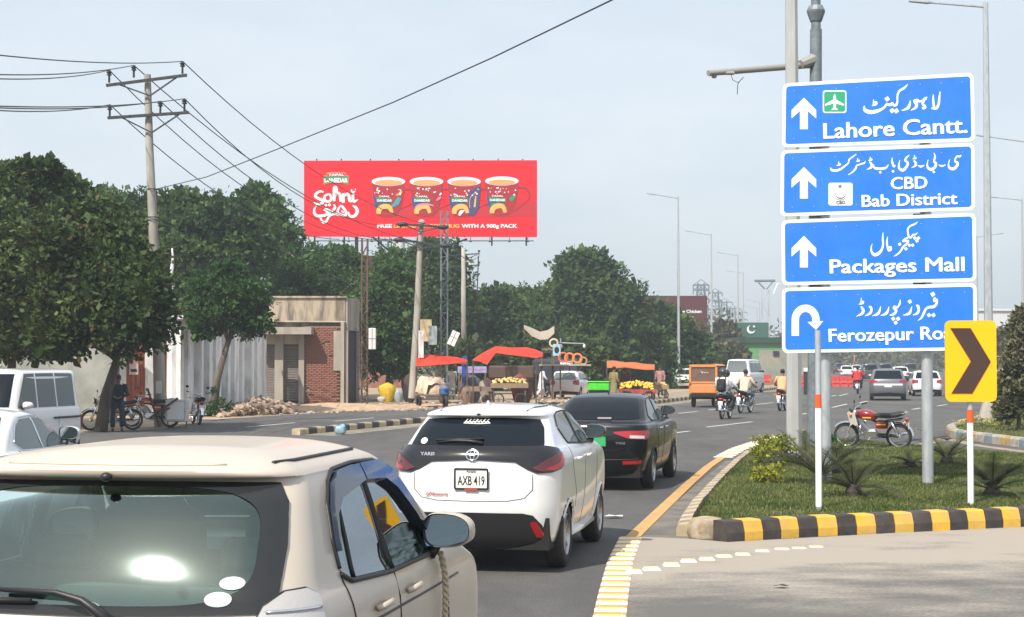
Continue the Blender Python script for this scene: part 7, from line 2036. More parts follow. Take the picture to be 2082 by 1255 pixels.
# van at left, seen from the front
bv = A(118, 735, 34.5); bv.z = 0
van = auto('white high roof minivan parked under the dark tree, facing left', (bv.x, bv.y, 0), R(166), 3.25, 1.42, 1.86, 1.02, .28, .42, .10, M['white_car'], 'glass_dark', '', 'minivan', (.6, .9), None, False, None, 3, 'van', .28)
mb = MB(); mb.tube([(-.715, .35, .86), (-.735, 1.4, .86)], .022, 5); mb.tube([(.715, .35, .86), (.735, 1.4, .86)], .022, 5); mb.build('side_moulding', M['trim'], van)
far = auto('small far car in the distant traffic', gp(1722, 768), R(-10), 4.0, 1.7, 1.5, .95, .9, .6, .45, M['white_car'], 'glass_dark', None, 'car', group='distant traffic')
mreg = register(far)
far['label'] = 'white far car just left of the red motorcyclist down the road'
far_alt = auto('dark far car above the grey crossover', gp(1800, 770), R(-10), 4.2, 1.8, 1.75, 1.05, .9, .6, .3, M['dark_car'], 'glass_dark', None, 'car', group='distant traffic')
mreg2 = register(far_alt)
for (px, py, src, mr_, lb) in ((1742, 762, far, mreg, 'tiny white car left of the dark far car'), (1832, 776, far, mreg, 'white far car right of the grey crossover roof'), (1770, 775, far_alt, mreg2, 'dark far car left of the grey crossover roof'),
                               (1706, 760, far_alt, mreg2, 'tiny dark car by the left sign post far down the road'), (1762, 756, far, mreg, 'tiny white car near the vanishing end of the road'), (1790, 757, far_alt, mreg2, 'tiny dark car near the vanishing end of the road'),
                               (1728, 754, far, mreg, 'faint white car farthest along the road'), (1852, 768, far_alt, mreg2, 'dark car behind the thick sign post far away')):
    copy_tree(src, lb, gp(px, py), R(-9), None, 'distant traffic', mr_)
tk = thing('truck', 'tiny orange backed truck at the vanishing end of the road', 'truck', gp(1733, 752), R(-8))
for (c, d, m_, nm) in (((0, 2, 2.2), (2.4, 4.6, 2.4), mat('truck_orange', (.75, .33, .08), .7), 'cargo_box'), ((0, 5.2, 1.5), (2.2, 1.6, 2.2), M['white'], 'cab'), ((0, 2.5, .7), (2.2, 6, .3), M['under'], 'chassis')):
    mb = MB(); mb.bbox(c, d, .08); mb.build(nm, m_, tk)
add_wheels(tk, (1.0, 5.0), .48, .28, 1.1, 'cap')

# ================================================================ people
SKIN = mat('skin', (.20, .105, .06), .6); HAIR = mat('hair', (.012, .010, .009), .6)
def skin_mesh(name, V, E, Rr, m, sub=1):
    me = bpy.data.meshes.new(name); me.from_pydata([tuple(v) for v in V], E, [])
    o = bpy.data.objects.new('tmp', me); COL.objects.link(o)
    md = o.modifiers.new('s', 'SKIN'); sv = me.skin_vertices[0].data
    for i, r in enumerate(Rr): sv[i].radius = (r, r) if not isinstance(r, tuple) else r
    sv[0].use_root = True
    ss = o.modifiers.new('u', 'SUBSURF'); ss.levels = sub; ss.render_levels = sub
    dg = bpy.context.evaluated_depsgraph_get(); dg.update()
    out = bpy.data.meshes.new_from_object(o.evaluated_get(dg)); bpy.data.objects.remove(o)
    out.materials.clear(); out.materials.append(m); out.polygons.foreach_set('use_smooth', [True] * len(out.polygons)); out.name = name
    return out
POSES = {
 'stand': dict(pel=(0, 0, .93), ch=(0, .0, 1.25), nk=(0, 0, 1.46), hd=(0, .03, 1.60), el=[(-.27, -.03, 1.15), (.27, -.02, 1.15)], ha=[(-.28, .08, .90), (.27, .12, .92)], kn=[(-.10, .02, .50), (.10, .0, .50)], an=[(-.11, -.03, .08), (.11, -.02, .08)]),
 'walk': dict(pel=(0, 0, .91), ch=(0, .02, 1.24), nk=(0, .03, 1.45), hd=(0, .07, 1.59), el=[(-.26, -.12, 1.16), (.26, .08, 1.16)], ha=[(-.25, -.16, .92), (.24, .26, .98)], kn=[(-.10, .20, .50), (.10, -.04, .49)], an=[(-.10, .26, .10), (.10, -.38, .13)]),
 'ride': dict(pel=(0, -.12, .86), ch=(0, .0, 1.18), nk=(0, .08, 1.38), hd=(0, .13, 1.53), el=[(-.34, .18, 1.10), (.34, .18, 1.10)], ha=[(-.30, .46, 1.02), (.30, .46, 1.02)], kn=[(-.24, .30, .70), (.24, .30, .70)], an=[(-.20, .05, .34), (.20, .05, .34)]),
 'pillion': dict(pel=(0, -.08, .90), ch=(0, -.02, 1.22), nk=(0, .03, 1.43), hd=(0, .07, 1.58), el=[(-.26, .12, 1.12), (.26, .12, 1.12)], ha=[(-.17, .30, 1.0), (.17, .30, 1.0)], kn=[(-.26, .28, .72), (.26, .28, .72)], an=[(-.24, .06, .36), (.24, .06, .36)]),
 'sit': dict(pel=(0, 0, .84), ch=(0, .04, 1.14), nk=(0, .10, 1.34), hd=(0, .17, 1.47), el=[(-.28, .12, 1.05), (.28, .12, 1.05)], ha=[(-.08, .34, .98), (.10, .34, .99)], kn=[(-.12, .36, .60), (.13, .34, .56)], an=[(-.12, .38, .10), (.14, .46, .10)]),
 'bend': dict(pel=(0, -.05, .90), ch=(0, .12, 1.16), nk=(0, .24, 1.32), hd=(0, .33, 1.42), el=[(-.26, .22, 1.02), (.26, .24, 1.02)], ha=[(-.2, .42, .88), (.22, .45, .90)], kn=[(-.11, .05, .50), (.11, .04, .50)], an=[(-.12, -.02, .08), (.12, -.03, .08)])}
def person(label, loc, rz, pose, shirt, pants, hair='short', kameez=True, sc=1.0, sleeves=True, extra=None, skin=None):
    t = thing('person', label, 'person', loc, rz); t.scale = (sc, sc, sc)
    P = POSES[pose]; V_ = Vector; pel, ch, nk, hd = [V_(P[k]) for k in ('pel', 'ch', 'nk', 'hd')]
    up = (nk - pel).normalized(); sh = [nk - up * .05 + V_((s * .18, 0, 0)) for s in (-1, 1)]; hp = [pel + V_((s * .09, 0, -.02)) for s in (-1, 1)]
    V = [pel, ch, nk, hd - V_((0, 0, .02)), hd + V_((0, .01, .10))]; E = [(0, 1), (1, 2), (2, 3), (3, 4)]; Rr = [.12, .13, .055, .088, .075]
    for s in (0, 1):
        el, ha = V_(P['el'][s]), V_(P['ha'][s]); k = len(V); V += [sh[s], el, ha]; E += [(1, k), (k, k + 1), (k + 1, k + 2)]; Rr += [.055, .04, .026]
        d = (ha - el).normalized(); sd_ = d.cross(V_((0, 0, 1))); sd_ = sd_.normalized() if sd_.length > .1 else V_((1, 0, 0))
        pm = ha + d * .07; V.append(pm); E.append((k + 2, k + 3)); Rr.append((.034, .018))
        for f, ln in ((-.03, .07), (-.01, .085), (.01, .08), (.03, .062)):
            V.append(pm + d * ln + sd_ * f * 1.3 + V_((0, 0, -.025))); E.append((k + 3, len(V) - 1)); Rr.append(.009)
        V.append(ha + d * .05 + sd_ * (.06 if s else -.06)); E.append((k + 2, len(V) - 1)); Rr.append(.011)
        kn, an = V_(P['kn'][s]), V_(P['an'][s]); k = len(V); V += [hp[s], kn, an, an + V_((0, .15, -.045))]; E += [(0, k), (k, k + 1), (k + 1, k + 2), (k + 2, k + 3)]; Rr += [.085, .055, .038, (.04, .03)]
    inst('body', skin_mesh('body', V, E, Rr, skin or SKIN), t)
    fy = hd + V_((0, .085, .03))
    mb = MB(); mb.ball(fy + V_((0, .015, -.01)), (.014, .022, .022), 6, 4); mb.build('nose', skin or SKIN, t, True)
    for s in (-1, 1):
        mb = MB(); mb.ball(hd + V_((s * .085, 0, .02)), (.012, .022, .03), 6, 4); mb.build('ear', skin or SKIN, t, True)
        mb = MB(); mb.ball(fy + V_((s * .032, -.004, .03)), (.013, .008, .009), 6, 4); mb.build('eye', HAIR, t, True)
    mb = MB(); mb.box(fy + V_((0, -.004, -.045)), (.04, .008, .008)); mb.build('mouth', mat('lip', (.12, .04, .03), .6), t)
    if hair == 'short':
        mb = MB(); mb.ball(hd + V_((0, -.018, .075)), (.098, .11, .095), 12, 8); mb.build('hair', HAIR, t, True)
    elif hair == 'cap':
        mb = MB(); mb.lathe([(.10, .04), (.098, .10), (.08, .14), (0, .155)], 12, c=hd); mb.build('cap', M['white'], t, True)
    else:
        hm = {'black': M['gloss_black'], 'dark': M['dark_car']}[hair]
        mb = MB(); mb.ball(hd + V_((0, -.01, .05)), (.135, .155, .145), 16, 10); h_ = mb.build('helmet', hm, t, True)
        mb = MB(); mb.grid([[hd + V_((.137 * math.sin(a), .157 * math.cos(a), z)) for a in [R(-60 + 15 * k) for k in range(9)]] for z in (.0, .09)]); mb.build('visor', M['glass_dark'], h_, True)
    m1 = mat('shirt', shirt, .9, var=.12, scale=7); m2 = mat('trousers', pants, .9, var=.12, scale=7)
    ax = V_((1, 0, 0)); fw = up.cross(ax) * -1
    def ring(c, rx, ry, n=14, tw=0): return [c + ax * (rx * math.cos(2 * math.pi * k / n)) + fw * (ry * math.sin(2 * math.pi * k / n)) + V_((0, 0, tw * math.sin(k * 2.4))) for k in range(n)]
    mb = MB(); rs_ = [ring(nk + up * .01, .07, .06), ring(nk - up * .05, .185, .085), ring(ch + up * .06, .205, .125), ring(ch - up * .1, .19, .12), ring(pel + up * .04, .175, .125), ring(pel - up * .06, .185, .135)]
    if kameez and pose in ('stand', 'walk', 'bend'): rs_ += [ring(pel + V_((0, 0, -.25)), .20, .16, tw=.01), ring(pel + V_((0, -.01, -.44)), .215, .18, tw=.02)]
    elif kameez: rs_ += [ring(pel + V_((0, .10, -.12)), .24, .22, tw=.01)]
    mb.grid(rs_, True)
    for s in (0, 1):
        el, ha = V_(P['el'][s]), V_(P['ha'][s]); a = sh[s]
        mb.tube([a - ax * (.05 * (1 if s else -1)), a + ax * (.02 * (1 if s else -1)), a.lerp(el, .5), el] + ([el.lerp(ha, .5), el.lerp(ha, .92)] if sleeves else []), [.075, .08, .066, .058] + ([.055, .048] if sleeves else []), 10)
    mb.build('shirt', m1, t, True)
    mb = MB()
    for s in (0, 1):
        kn, an = V_(P['kn'][s]), V_(P['an'][s]); mb.tube([pel, hp[s], hp[s].lerp(kn, .5), kn, kn.lerp(an, .5), an + (kn - an) * .08], [.11, .115, .10, .082, .075, .07], 10)
    mb.build('trousers', m2, t, True)
    for s in (0, 1):
        an = V_(P['an'][s]); mb = MB(); mb.ball(an + V_((0, .06, -.045)), (.045, .13, .035), 10, 6); mb.build('shoe', M['trim'], t, True)
    if extra == 'backpack':
        mb = MB(); mb.bbox((0, 0, 0), (.30, .16, .44), .06); o = mb.build('backpack', mat('backpack_black', (.015, .016, .02), .8), None, True, 50)
    return t

# ================================================================ motorcycles
def motorcycle(label, loc, rz, col, lean=0.0, group=None, plate_c=None):
    t = thing('motorcycle', label, 'motorcycle', loc, rz, group); t.rotation_euler = (0, lean, rz)
    tank = mat('tank_paint', col, .25, coat=.8); yel = mat('stripe', (.7, .45, .08), .4)
    for y, nm in ((-.60, 'rear_wheel'), (.62, 'front_wheel')):
        mb = MB(); mb.lathe([(.235, -.03), (.27, -.042), (.30, -.025), (.305, 0), (.30, .025), (.27, .042), (.235, .03)], 24, RX); w = inst('wheel', mb.mesh('tyre', M['tyre'], True), t, (0, y, .305))
        mb = MB(); mb.lathe([(.238, -.028), (.222, -.02), (.222, .02), (.238, .028)], 24, RX); mb.lathe([(0, -.05), (.05, -.05), (.055, 0), (.05, .05), (0, .05)], 10, RX)
        for k in range(18):
            a = 2 * math.pi * k / 18; mb.tube([(.02 * (-1) ** k, .05 * math.cos(a + .3), .05 * math.sin(a + .3)), (0, .225 * math.cos(a), .225 * math.sin(a))], .003, 3)
        mb.build('rim', M['chrome'], w, True)
        mb = MB(); f0 = (math.pi * .05, math.pi * .80) if y < 0 else (math.pi * .22, math.pi * .86)
        if y < 0: f0 = (math.pi * .22, math.pi * .98)
        rw_ = [[Vector((x, y + r_ * math.cos(f0[0] + (f0[1] - f0[0]) * k / 12), .305 + r_ * math.sin(f0[0] + (f0[1] - f0[0]) * k / 12))) for x, r_ in ((-.06, .325), (-.035, .345), (0, .35), (.035, .345), (.06, .325))] for k in range(13)]
        mb.grid(rw_); mb.build('mudguard', M['chrome'], t, True)
    mb = MB(); 
    for pts, r in (([(0, .36, .86), (0, .1, .72), (0, -.15, .62), (0, -.35, .50)], .025), ([(0, .38, .80), (0, .30, .5), (0, .10, .30), (0, -.3, .28)], .022), ([(.09, -.60, .305), (.09, -.28, .33), (.06, .0, .35)], .018), ([(-.09, -.60, .305), (-.09, -.28, .33), (-.06, .0, .35)], .018), ([(.1, -.3, .66), (.1, -.7, .72)], .014), ([(-.1, -.3, .66), (-.1, -.7, .72)], .014)): mb.tube(pts, r, 6)
    mb.build('frame', M['trim'], t, True)
    for s in (-1, 1):
        mb = MB(); mb.tube([(s * .085, .62, .305), (s * .085, .47, .66), (s * .08, .40, .90)], [.022, .024, .02], 8); mb.build('fork', M['chrome'], t, True)
        mb = MB(); mb.tube([(s * .11, -.60, .33), (s * .11, -.46, .66)], .030, 8); mb.build('shock_absorber', M['chrome'], t, True)
        mb = MB(); mb.ball((s * .20, .46, .84), (.035, .035, .035), 8, 6); mb.ball((s * .16, -.78, .66), (.03, .03, .03), 8, 6); mb.build('turn_signal', M['amber'], t, True)
        mb = MB(); mb.tube([(s * .28, .36, 1.0), (s * .32, .34, 1.14)], .006, 4); mb.ball((s * .33, .335, 1.18), (.06, .015, .04), 8, 6); mb.build('rear_view_mirror', M['trim'], t, True)
        mb = MB(); mb.bbox((s * .10, -.22, .58), (.03, .26, .16), .02); sc_ = mb.build('side_cover', tank, t)
        mb = MB(); mb.box((s * .118, -.22, .60), (.004, .22, .03)); mb.build('stripe', yel, sc_)
    rows_ = []
    for y, w, z0, z1 in ((.36, .03, .78, .84), (.32, .09, .72, .90), (.18, .13, .69, .93), (.02, .13, .68, .90), (-.08, .09, .69, .84), (-.11, .03, .71, .80)):
        c_ = (z0 + z1) / 2; rows_.append([Vector((w * math.copysign(abs(math.cos(a)) ** .7, math.cos(a)), y, c_ + (z1 - z0) / 2 * math.copysign(abs(math.sin(a)) ** .7, math.sin(a)))) for a in [2 * math.pi * k / 16 for k in range(16)]])
    mb = MB(); mb.grid(rows_, True); tk_ = mb.build('fuel_tank', tank, t, True)
    mb = MB(); 
    for s in (-1, 1): mb.box((s * .134, .10, .76), (.004, .2, .03))
    mb.build('stripe', yel, tk_)
    rows_ = []
    for y, w, z, h_ in ((-.05, .10, .80, .03), (-.15, .13, .80, .05), (-.4, .14, .79, .055), (-.62, .13, .83, .06), (-.74, .10, .85, .035)):
        rows_.append([Vector((w * math.copysign(abs(math.cos(a)) ** .6, math.cos(a)), y, z + h_ * math.copysign(abs(math.sin(a)) ** .6, math.sin(a)))) for a in [2 * math.pi * k / 14 for k in range(14)]])
    mb = MB(); mb.grid(rows_, True); mb.add(rows_[-1], [tuple(range(14))]); mb.build('seat', M['rubber'], t, True)
    mb = MB(); mb.bbox((0, .04, .36), (.20, .34, .22), .04); mb.tube([(0, .1, .42), (0, .26, .60)], [.10, .09], 10)
    for k in range(6): mb.lathe([(.06, -.006), (.115, -.006), (.115, .006), (.06, .006)], 10, Matrix.Rotation(R(-42), 3, 'X'), (0, .13 + .022 * k, .45 + .026 * k))
    mb.build('engine', M['alloy'], t)
    mb = MB(); mb.tube([(.09, .24, .52), (.11, .32, .34), (.12, .1, .24), (.13, -.2, .26), (.14, -.8, .34)], [.02, .02, .022, .035, .045], 8); mb.build('exhaust_pipe', M['chrome'], t, True)
    mb = MB(); mb.tube([(-.34, .22, 1.02), (-.26, .32, 1.0), (-.1, .40, .95), (.1, .40, .95), (.26, .32, 1.0), (.34, .22, 1.02)], .012, 6); hb = mb.build('handlebar', M['chrome'], t, True)
    for s in (-1, 1): 
        mb = MB(); mb.tube([(s * .28, .30, 1.005), (s * .36, .19, 1.025)], .018, 6); mb.build('grip', M['rubber'], hb, True)
    mb = MB(); mb.lathe([(0, -.08), (.06, -.06), (.09, 0), (.095, .03)], 14, Matrix.Rotation(R(-90), 3, 'X'), (0, .50, .86)); hl = mb.build('headlight', M['trim'], t, True)
    mb = MB(); mb.lathe([(.09, .03), (.05, .045), (0, .05)], 14, Matrix.Rotation(R(-90), 3, 'X'), (0, .50, .86)); mb.build('lens', M['lamp_clear'], hl, True)
    mb = MB(); mb.tube([(-.28, .22, .62), (-.30, .26, .36), (0, .30, .30), (.30, .26, .36), (.28, .22, .62)], .014, 6); mb.tube([(-.26, .05, .27), (.26, .05, .27)], .016, 6); mb.build('leg_guard', M['chrome'], t, True)
    mb = MB(); mb.bbox((0, -.80, .70), (.13, .07, .09), .015); mb.build('tail_lamp', M['tail_red'], t, True)
    mb = MB(); mb.box((0, -.84, .56), (.16, .01, .14)); mb.build('number_plate', plate_c or M['plate'], t)
    mb = MB(); mb.tube([(.09, -.4, .80), (.10, -.74, .86), (0, -.80, .92), (-.10, -.74, .86), (-.09, -.4, .80)], .010, 6); mb.build('grab_rail', M['chrome'], t, True)
    return t
# parked red motorcycle on the island's back corner, seen from its side, handlebars left
mp = G(1776, 920, .02)
motorcycle('red motorcycle with a black seat parked on the island behind the sign posts', (mp.x, mp.y, .10), R(66), (.24, .009, .012), R(-9)).scale = (.93, .93, .93)
mb = MB(); mb.box((mp.x, mp.y, .10), (2.6, 1.5, .10), R(-14)); o = mb.build('concrete_pad', M['concrete']); o['kind'] = 'structure'
# a jacket-like rag on the handlebar
mb = MB(); h0 = A(1722, 838, mp.y - .1); mb.grid([[h0 + Vector((.05 * i + .02 * j, .03 * math.sin(i * 2), -.07 * j - .02 * math.cos(i * 3))) for i in range(4)] for j in range(5)]); o = mb.build('rag', mat('rag', (.5, .48, .42), .9)); setp(o, 'pale rag hanging from the handlebar of the parked red motorcycle', 'rag')
# riders ahead
def rider(px, py, rz, col, lab, pp, plate_c=None):
    g = G(px, py); m_ = motorcycle(lab, (g.x, g.y + .6, 0), rz, col, 0, None, plate_c)
    for (pl, off, shirt, pants, hair, ex, km) in pp:
        d = Vector((-math.sin(rz), math.cos(rz), 0)); q = Vector((g.x, g.y + .6, 0)) + d * off
        t = person(pl, (q.x, q.y, 0), rz, 'ride' if off > -.3 else 'pillion', shirt, pants, hair, km)
        if ex:
            o = thing('backpack', 'black backpack on the back of the white shirted pillion rider', 'backpack', (q.x, q.y, 0), rz)
            mb = MB(); mb.bbox((0, -.24, 1.17), (.31, .18, .46), .06); mb.bbox((0, -.35, 1.08), (.22, .06, .2), .03); mb.build('bag', mat('backpack_black', (.015, .016, .02), .8), o, True, 50)
            for s in (-1, 1):
                mb = MB(); mb.tube([(s * .11, -.15, 1.38), (s * .12, .0, 1.44), (s * .13, .10, 1.30), (s * .14, .04, 1.1), (s * .13, -.15, 1.0)], .02, 5, flat=.5); mb.build('strap', M['trim'], o, True)
rider(1480, 853, R(-20), (.03, .03, .04), 'dark motorcycle with a white rear plate carrying two riders', [('pillion rider in white shirt and dark helmet with a black backpack', -.42, (.72, .73, .76), (.03, .035, .05), 'dark', 1, False), ('rider in white shirt and black helmet in front of the backpack wearer', .02, (.74, .75, .78), (.04, .045, .06), 'black', None, False)], M['white'])
rider(1520, 841, R(-26), (.06, .03, .03), 'dark motorcycle ridden by a bareheaded man in a peach shirt', [('bareheaded rider in peach kameez on the motorcycle right of the helmeted pair', -.05, (.66, .47, .36), (.10, .16, .18), 'short', None, True)])
rider(1748, 801, R(-14), (.05, .03, .03), 'small motorcycle left of the grey crossover', [('rider in a bright red shirt seen far off left of the grey crossover', -.05, (.62, .02, .03), (.05, .05, .06), 'short', None, True)])
rider(1596, 836, R(-20), (.5, .2, .05), 'motorcycle half hidden behind the pale lamp pole', [('rider in orange clothes half hidden behind the pale lamp pole', -.05, (.66, .36, .2), (.5, .2, .08), 'short', None, True)])
# left group
g = G(232, 876); motorcycle('red motorcycle parked by the dark tree with a man on it', (g.x - .1, g.y + .2, 0), R(118), (.35, .02, .015), R(6))
person('man in dark blue clothes sitting sideways on the parked red motorcycle, looking down', (g.x + .12, g.y - .12, 0), R(195), 'sit', (.022, .034, .055), (.025, .035, .055), 'short')
g = G(292, 872); motorcycle('dark red motorcycle parked behind the utility pole', (g.x, g.y + 1.0, 0), R(80), (.30, .01, .03), R(5))
g = G(383, 866); motorcycle('dark motorcycle peeping out behind the white cabinet', (g.x, g.y + 1.2, 0), R(20), (.03, .03, .03), R(5))
t = thing('cabinet', 'worn white metal cabinet on thin legs beside the utility pole', 'cabinet', gp(360, 870)); 
mb = MB(); mb.bbox((0, 0, .52), (.62, .45, .66), .02); mb.build('case', mat('worn_white', (.55, .56, .55), .7, var=.25, scale=5, dust=.4), t)
for x in (-.28, .28):
    mb = MB(); mb.tube([(x, 0, 0), (x, 0, .3)], .02, 5); mb.build('leg', M['rust'], t)
mb = MB(); mb.box((0, -.235, .52), (.5, .01, .52)); mb.build('door', M['white'], t)
for i, (a, b_) in enumerate((((305, 850), (362, 810)), ((322, 842), (344, 830)), ((300, 790), (324, 868)))):
    mb = MB(); mb.tube([A(*a, 48.4), A(*b_, 48.7)], .035, 5); o = mb.build('plank', M['bark_dark']); setp(o, ['long dark plank leaning up right of the utility pole', 'short dark plank under the long leaning one', 'thin stick leaning against the utility pole'][i], 'plank')

def scrawl(parent, x0, x1, z, y, m, seed, h=.06):
    """illegible hand lettering: a row of short brush marks"""
    rg_ = random.Random(seed); q = MB(); x = x0
    while x < x1:
        q.tube([(x, y, z + rg_.uniform(-h, h)), (x + h * .5, y, z + rg_.uniform(-h, h)), (x + h, y, z + rg_.uniform(-h, h) * .5)], h * .16, 4); x += h * 1.25
    return q.build('lettering', m, parent)
# ================================================================ orange cargo rickshaw
g = G(1430, 829); rk_ = thing('cargo_rickshaw', 'orange three wheeled rickshaw with a canvas cabin seen from behind', 'rickshaw', (g.x, g.y, 0), R(-16))
org = mat('rickshaw_orange', (.60, .22, .055), .6, dust=.35); cnv = mat('brown_canvas', (.14, .085, .065), .85, var=.15, scale=3)
mb = MB(); mb.bbox((0, 1.2, .80), (1.28, 2.4, .55), .06); mb.build('body', org, rk_, True, 40)
mb = MB()
for (x0, x1, z0, z1) in ((-.62, -.52, 1.05, 1.82), (.52, .62, 1.05, 1.82), (-.62, .62, 1.74, 1.86), (-.62, .62, 1.04, 1.12)): mb.bbox(((x0 + x1) / 2, 0.03, (z0 + z1) / 2), (x1 - x0, .08, z1 - z0), .015)
mb.build('rear_frame', org, rk_)
mb = MB(); mb.box((0, .05, 1.43), (1.04, .02, .62)); wn_ = mb.build('rear_canvas', cnv, rk_)
scrawl(wn_, -.12, .2, 1.52, .035, M['sign_white'], 2, .06)
mb = MB(); rw_ = []
for y in (0, .1, 1.2, 2.2): rw_.append([Vector((.65 * math.copysign(abs(math.cos(a)) ** .5, math.cos(a)), y, 1.80 + .09 * math.sin(a))) for a in [math.pi * k / 12 for k in range(13)]])
mb.grid(rw_); mb.build('roof', org, rk_, True)
for s in (-1, 1):
    mb = MB(); mb.box((s * .63, .85, 1.42), (.02, 1.5, .66)); mb.build('side_curtain', cnv, rk_)
    mb = MB(); mb.bbox((s * .56, -.01, .98), (.12, .04, .09), .01); mb.build('tail_lamp', M['tail_red'], rk_)
mb = MB(); mb.bbox((0, -.04, .80), (1.1, .05, .34), .015); mb.build('tailboard', org, rk_)
mb = MB(); mb.bbox((0, -.02, .50), (1.2, .10, .12), .02); mb.box((0, 1.3, .44), (.8, 2.4, .16)); mb.build('chassis', M['under'], rk_)
mb = MB(); mb.bbox((0, 2.7, 1.0), (.9, .7, .9), .12); mb.build('front_cab', org, rk_, True, 40)
for (x, y) in ((-.5, .45), (.5, .45), (0, 2.9)):
    mb = MB(); mb.lathe([(.0, -.06), (.16, -.06), (.2, -.075), (.24, -.06), (.25, 0), (.24, .06), (.2, .075), (.16, .06), (0, .06)], 20, RX); inst('wheel', mb.mesh('tyre', M['tyre'], True), rk_, (x, y, .25))

# ================================================================ roadside stalls
RED = leaf_mat('canopy_red', (.70, .06, .035), (.78, .09, .05), 0, .35, .7); ORC = leaf_mat('canopy_orange', (.58, .17, .07), (.66, .22, .09), 0, .3, .8); GRY = leaf_mat('net_grey', (.42, .36, .30), (.5, .43, .36), 0, .3, .9)
WOOD = mat('stall_wood', (.16, .11, .075), .9, var=.3, scale=4)
def canopy(label, pts, D0, m, name='canopy', sag=.12, depth=2.2, cat='canopy', poles=True):
    """pts: outline of the cloth's front edge (px, py_top, py_bottom); runs back by depth"""
    t = thing(name, label, cat); mb = MB(); rows = []
    n = len(pts)
    for j in range(7):
        f = j / 6; row = []
        for i in range(n):
            px, y0, y1 = pts[i]; p1 = A(px, y1, D0); p0 = A(px, y0, D0 + depth); q = p1.lerp(p0, f)
            q.z -= sag * math.sin(f * math.pi) * (1 + .5 * math.sin(i * 1.9)); q.z += .03 * math.sin(i * 3.1 + j * 2); row.append(q)
        rows.append(row)
    mb.grid(rows); mb.build('cloth', m, t, True)
    if poles:
        for i in (0, n - 1 - (n > 6)):
            for D_, y_ in ((D0, pts[i][2]), (D0 + depth, pts[i][1])):
                q = A(pts[i][0], y_, D_); mb = MB(); mb.tube([(q.x, q.y, 0), tuple(q)], .035, 6); mb.build('pole', M['bark_dark'], t)
    return t
canopy('flat red cloth canopy tied between the leaning pole and the lattice tower', [(846, 722, 745), (875, 722, 743), (905, 723, 741), (930, 727, 738), (950, 731, 735)], 76, RED)
canopy('larger peaked red cloth canopy over the middle fruit stall', [(962, 730, 733), (975, 722, 735), (990, 712, 742), (1008, 705, 718), (1040, 706, 722), (1070, 707, 726), (1090, 710, 728), (1104, 718, 724)], 74, RED, sag=.05)
canopy('orange cloth canopy over the fruit cart by the street light', [(1234, 733, 748), (1250, 734, 749), (1270, 736, 747), (1290, 737, 750), (1310, 739, 752), (1331, 742, 752)], 82, ORC, sag=.04)
canopy('grey net cloth hung between trees above the stalls', [(1065, 660, 668), (1082, 668, 684), (1098, 674, 691), (1114, 672, 690), (1127, 662, 678)], 84, GRY, 'net', .0, .35, 'net', False)
def fruit_heap(label, px, py, w, d, h, n, m, D=None):
    g = A(px, py, D); mb = MB(); rnd = random.Random(int(px)); r = .065
    for i in range(n):
        x = rnd.uniform(-1, 1); y = rnd.uniform(-1, 1); z = h * max(0, 1 - .6 * abs(y) - .35 * abs(x)) + rnd.uniform(-.02, .02)
        mb.ball((g.x + x * w / 2, g.y + y * d / 2, g.z + z), (r, r * 1.2, r * .9), 6, 4, Matrix.Rotation(rnd.uniform(0, 3), 3, 'Z'))
    o = mb.build('fruit', m, None, True); setp(o, label, 'fruit', kind='stuff'); return o
YEL = mat('mango', (.72, .46, .05), .6, island=.35); MEL = mat('melon', (.62, .48, .18), .6, island=.35)
def cart(label, px, top_py, D, w, d, col, wheels=True):
    g = A(px, top_py, D); t = thing('fruit_cart', label, 'cart', (g.x, g.y, 0)); m_ = mat('cart_paint', col, .75, dust=.4)
    mb = MB(); mb.bbox((0, 0, g.z - .06), (w, d, .08), .02); mb.build('top_board', WOOD, t)
    for (x, y, a, b_) in ((0, -d / 2, w, .03), (0, d / 2, w, .03), (-w / 2, 0, .03, d), (w / 2, 0, .03, d)):
        mb = MB(); mb.box((x, y, g.z - .02), (a, b_, .22)); mb.build('side_board', m_, t)
    for x in (-w * .42, w * .42):
        for y in (-d * .4, d * .4):
            mb = MB(); mb.box((x, y, (g.z - .1) / 2), (.06, .06, g.z - .1)); mb.build('leg', WOOD, t)
    if wheels:
        for x in (-w * .3, w * .3):
            mb = MB(); mb.lathe([(.22, -.02), (.27, -.03), (.28, 0), (.27, .03), (.22, .02), (.22, -.02)], 18, RX)
            for k in range(8): mb.tube([(0, 0, 0), (0, .24 * math.cos(k * .785), .24 * math.sin(k * .785))], .008, 3)
            inst('wheel', mb.mesh('wheel', M['tyre'], True), t, (x, -d / 2 - .06, .28), (0, 0, R(90)))
    return t
cart('wooden cart of melons under the peaked red canopy', 1036, 783, 74.5, 1.7, 1.1, (.25, .16, .10)); fruit_heap('pale yellow melons heaped on the cart under the red canopy', 1036, 781, 1.5, .9, .28, 90, MEL, 74.5)
cart('red sided cart of yellow mangoes under the orange canopy', 1296, 795, 80.5, 1.8, 1.1, (.35, .03, .04)); fruit_heap('bright yellow mangoes heaped on the red sided cart', 1293, 792, 1.6, 1.0, .42, 170, YEL, 80.5)
cart('plain wooden cart of pale fruit beside the street light', 1330, 786, 84, 1.4, 1.0, (.3, .2, .1)); fruit_heap('pale fruit spread on the plain wooden cart', 1330, 784, 1.2, .8, .15, 80, MEL, 84)
cart('low wooden table with sacks left of the melon cart', 975, 790, 75, 1.3, .9, (.2, .15, .11), False)
def boxy(name, label, cat, px, py, D, d, col, n=1, rz=0):
    g = A(px, py, D); t = thing(name, label, cat, (g.x, g.y, g.z), rz); mb = MB(); mb.bbox((0, 0, 0), d, min(d) * .12); mb.build('shell', mat(name + '_paint', col, .7, var=.15, scale=5), t, True, 40); return t, g
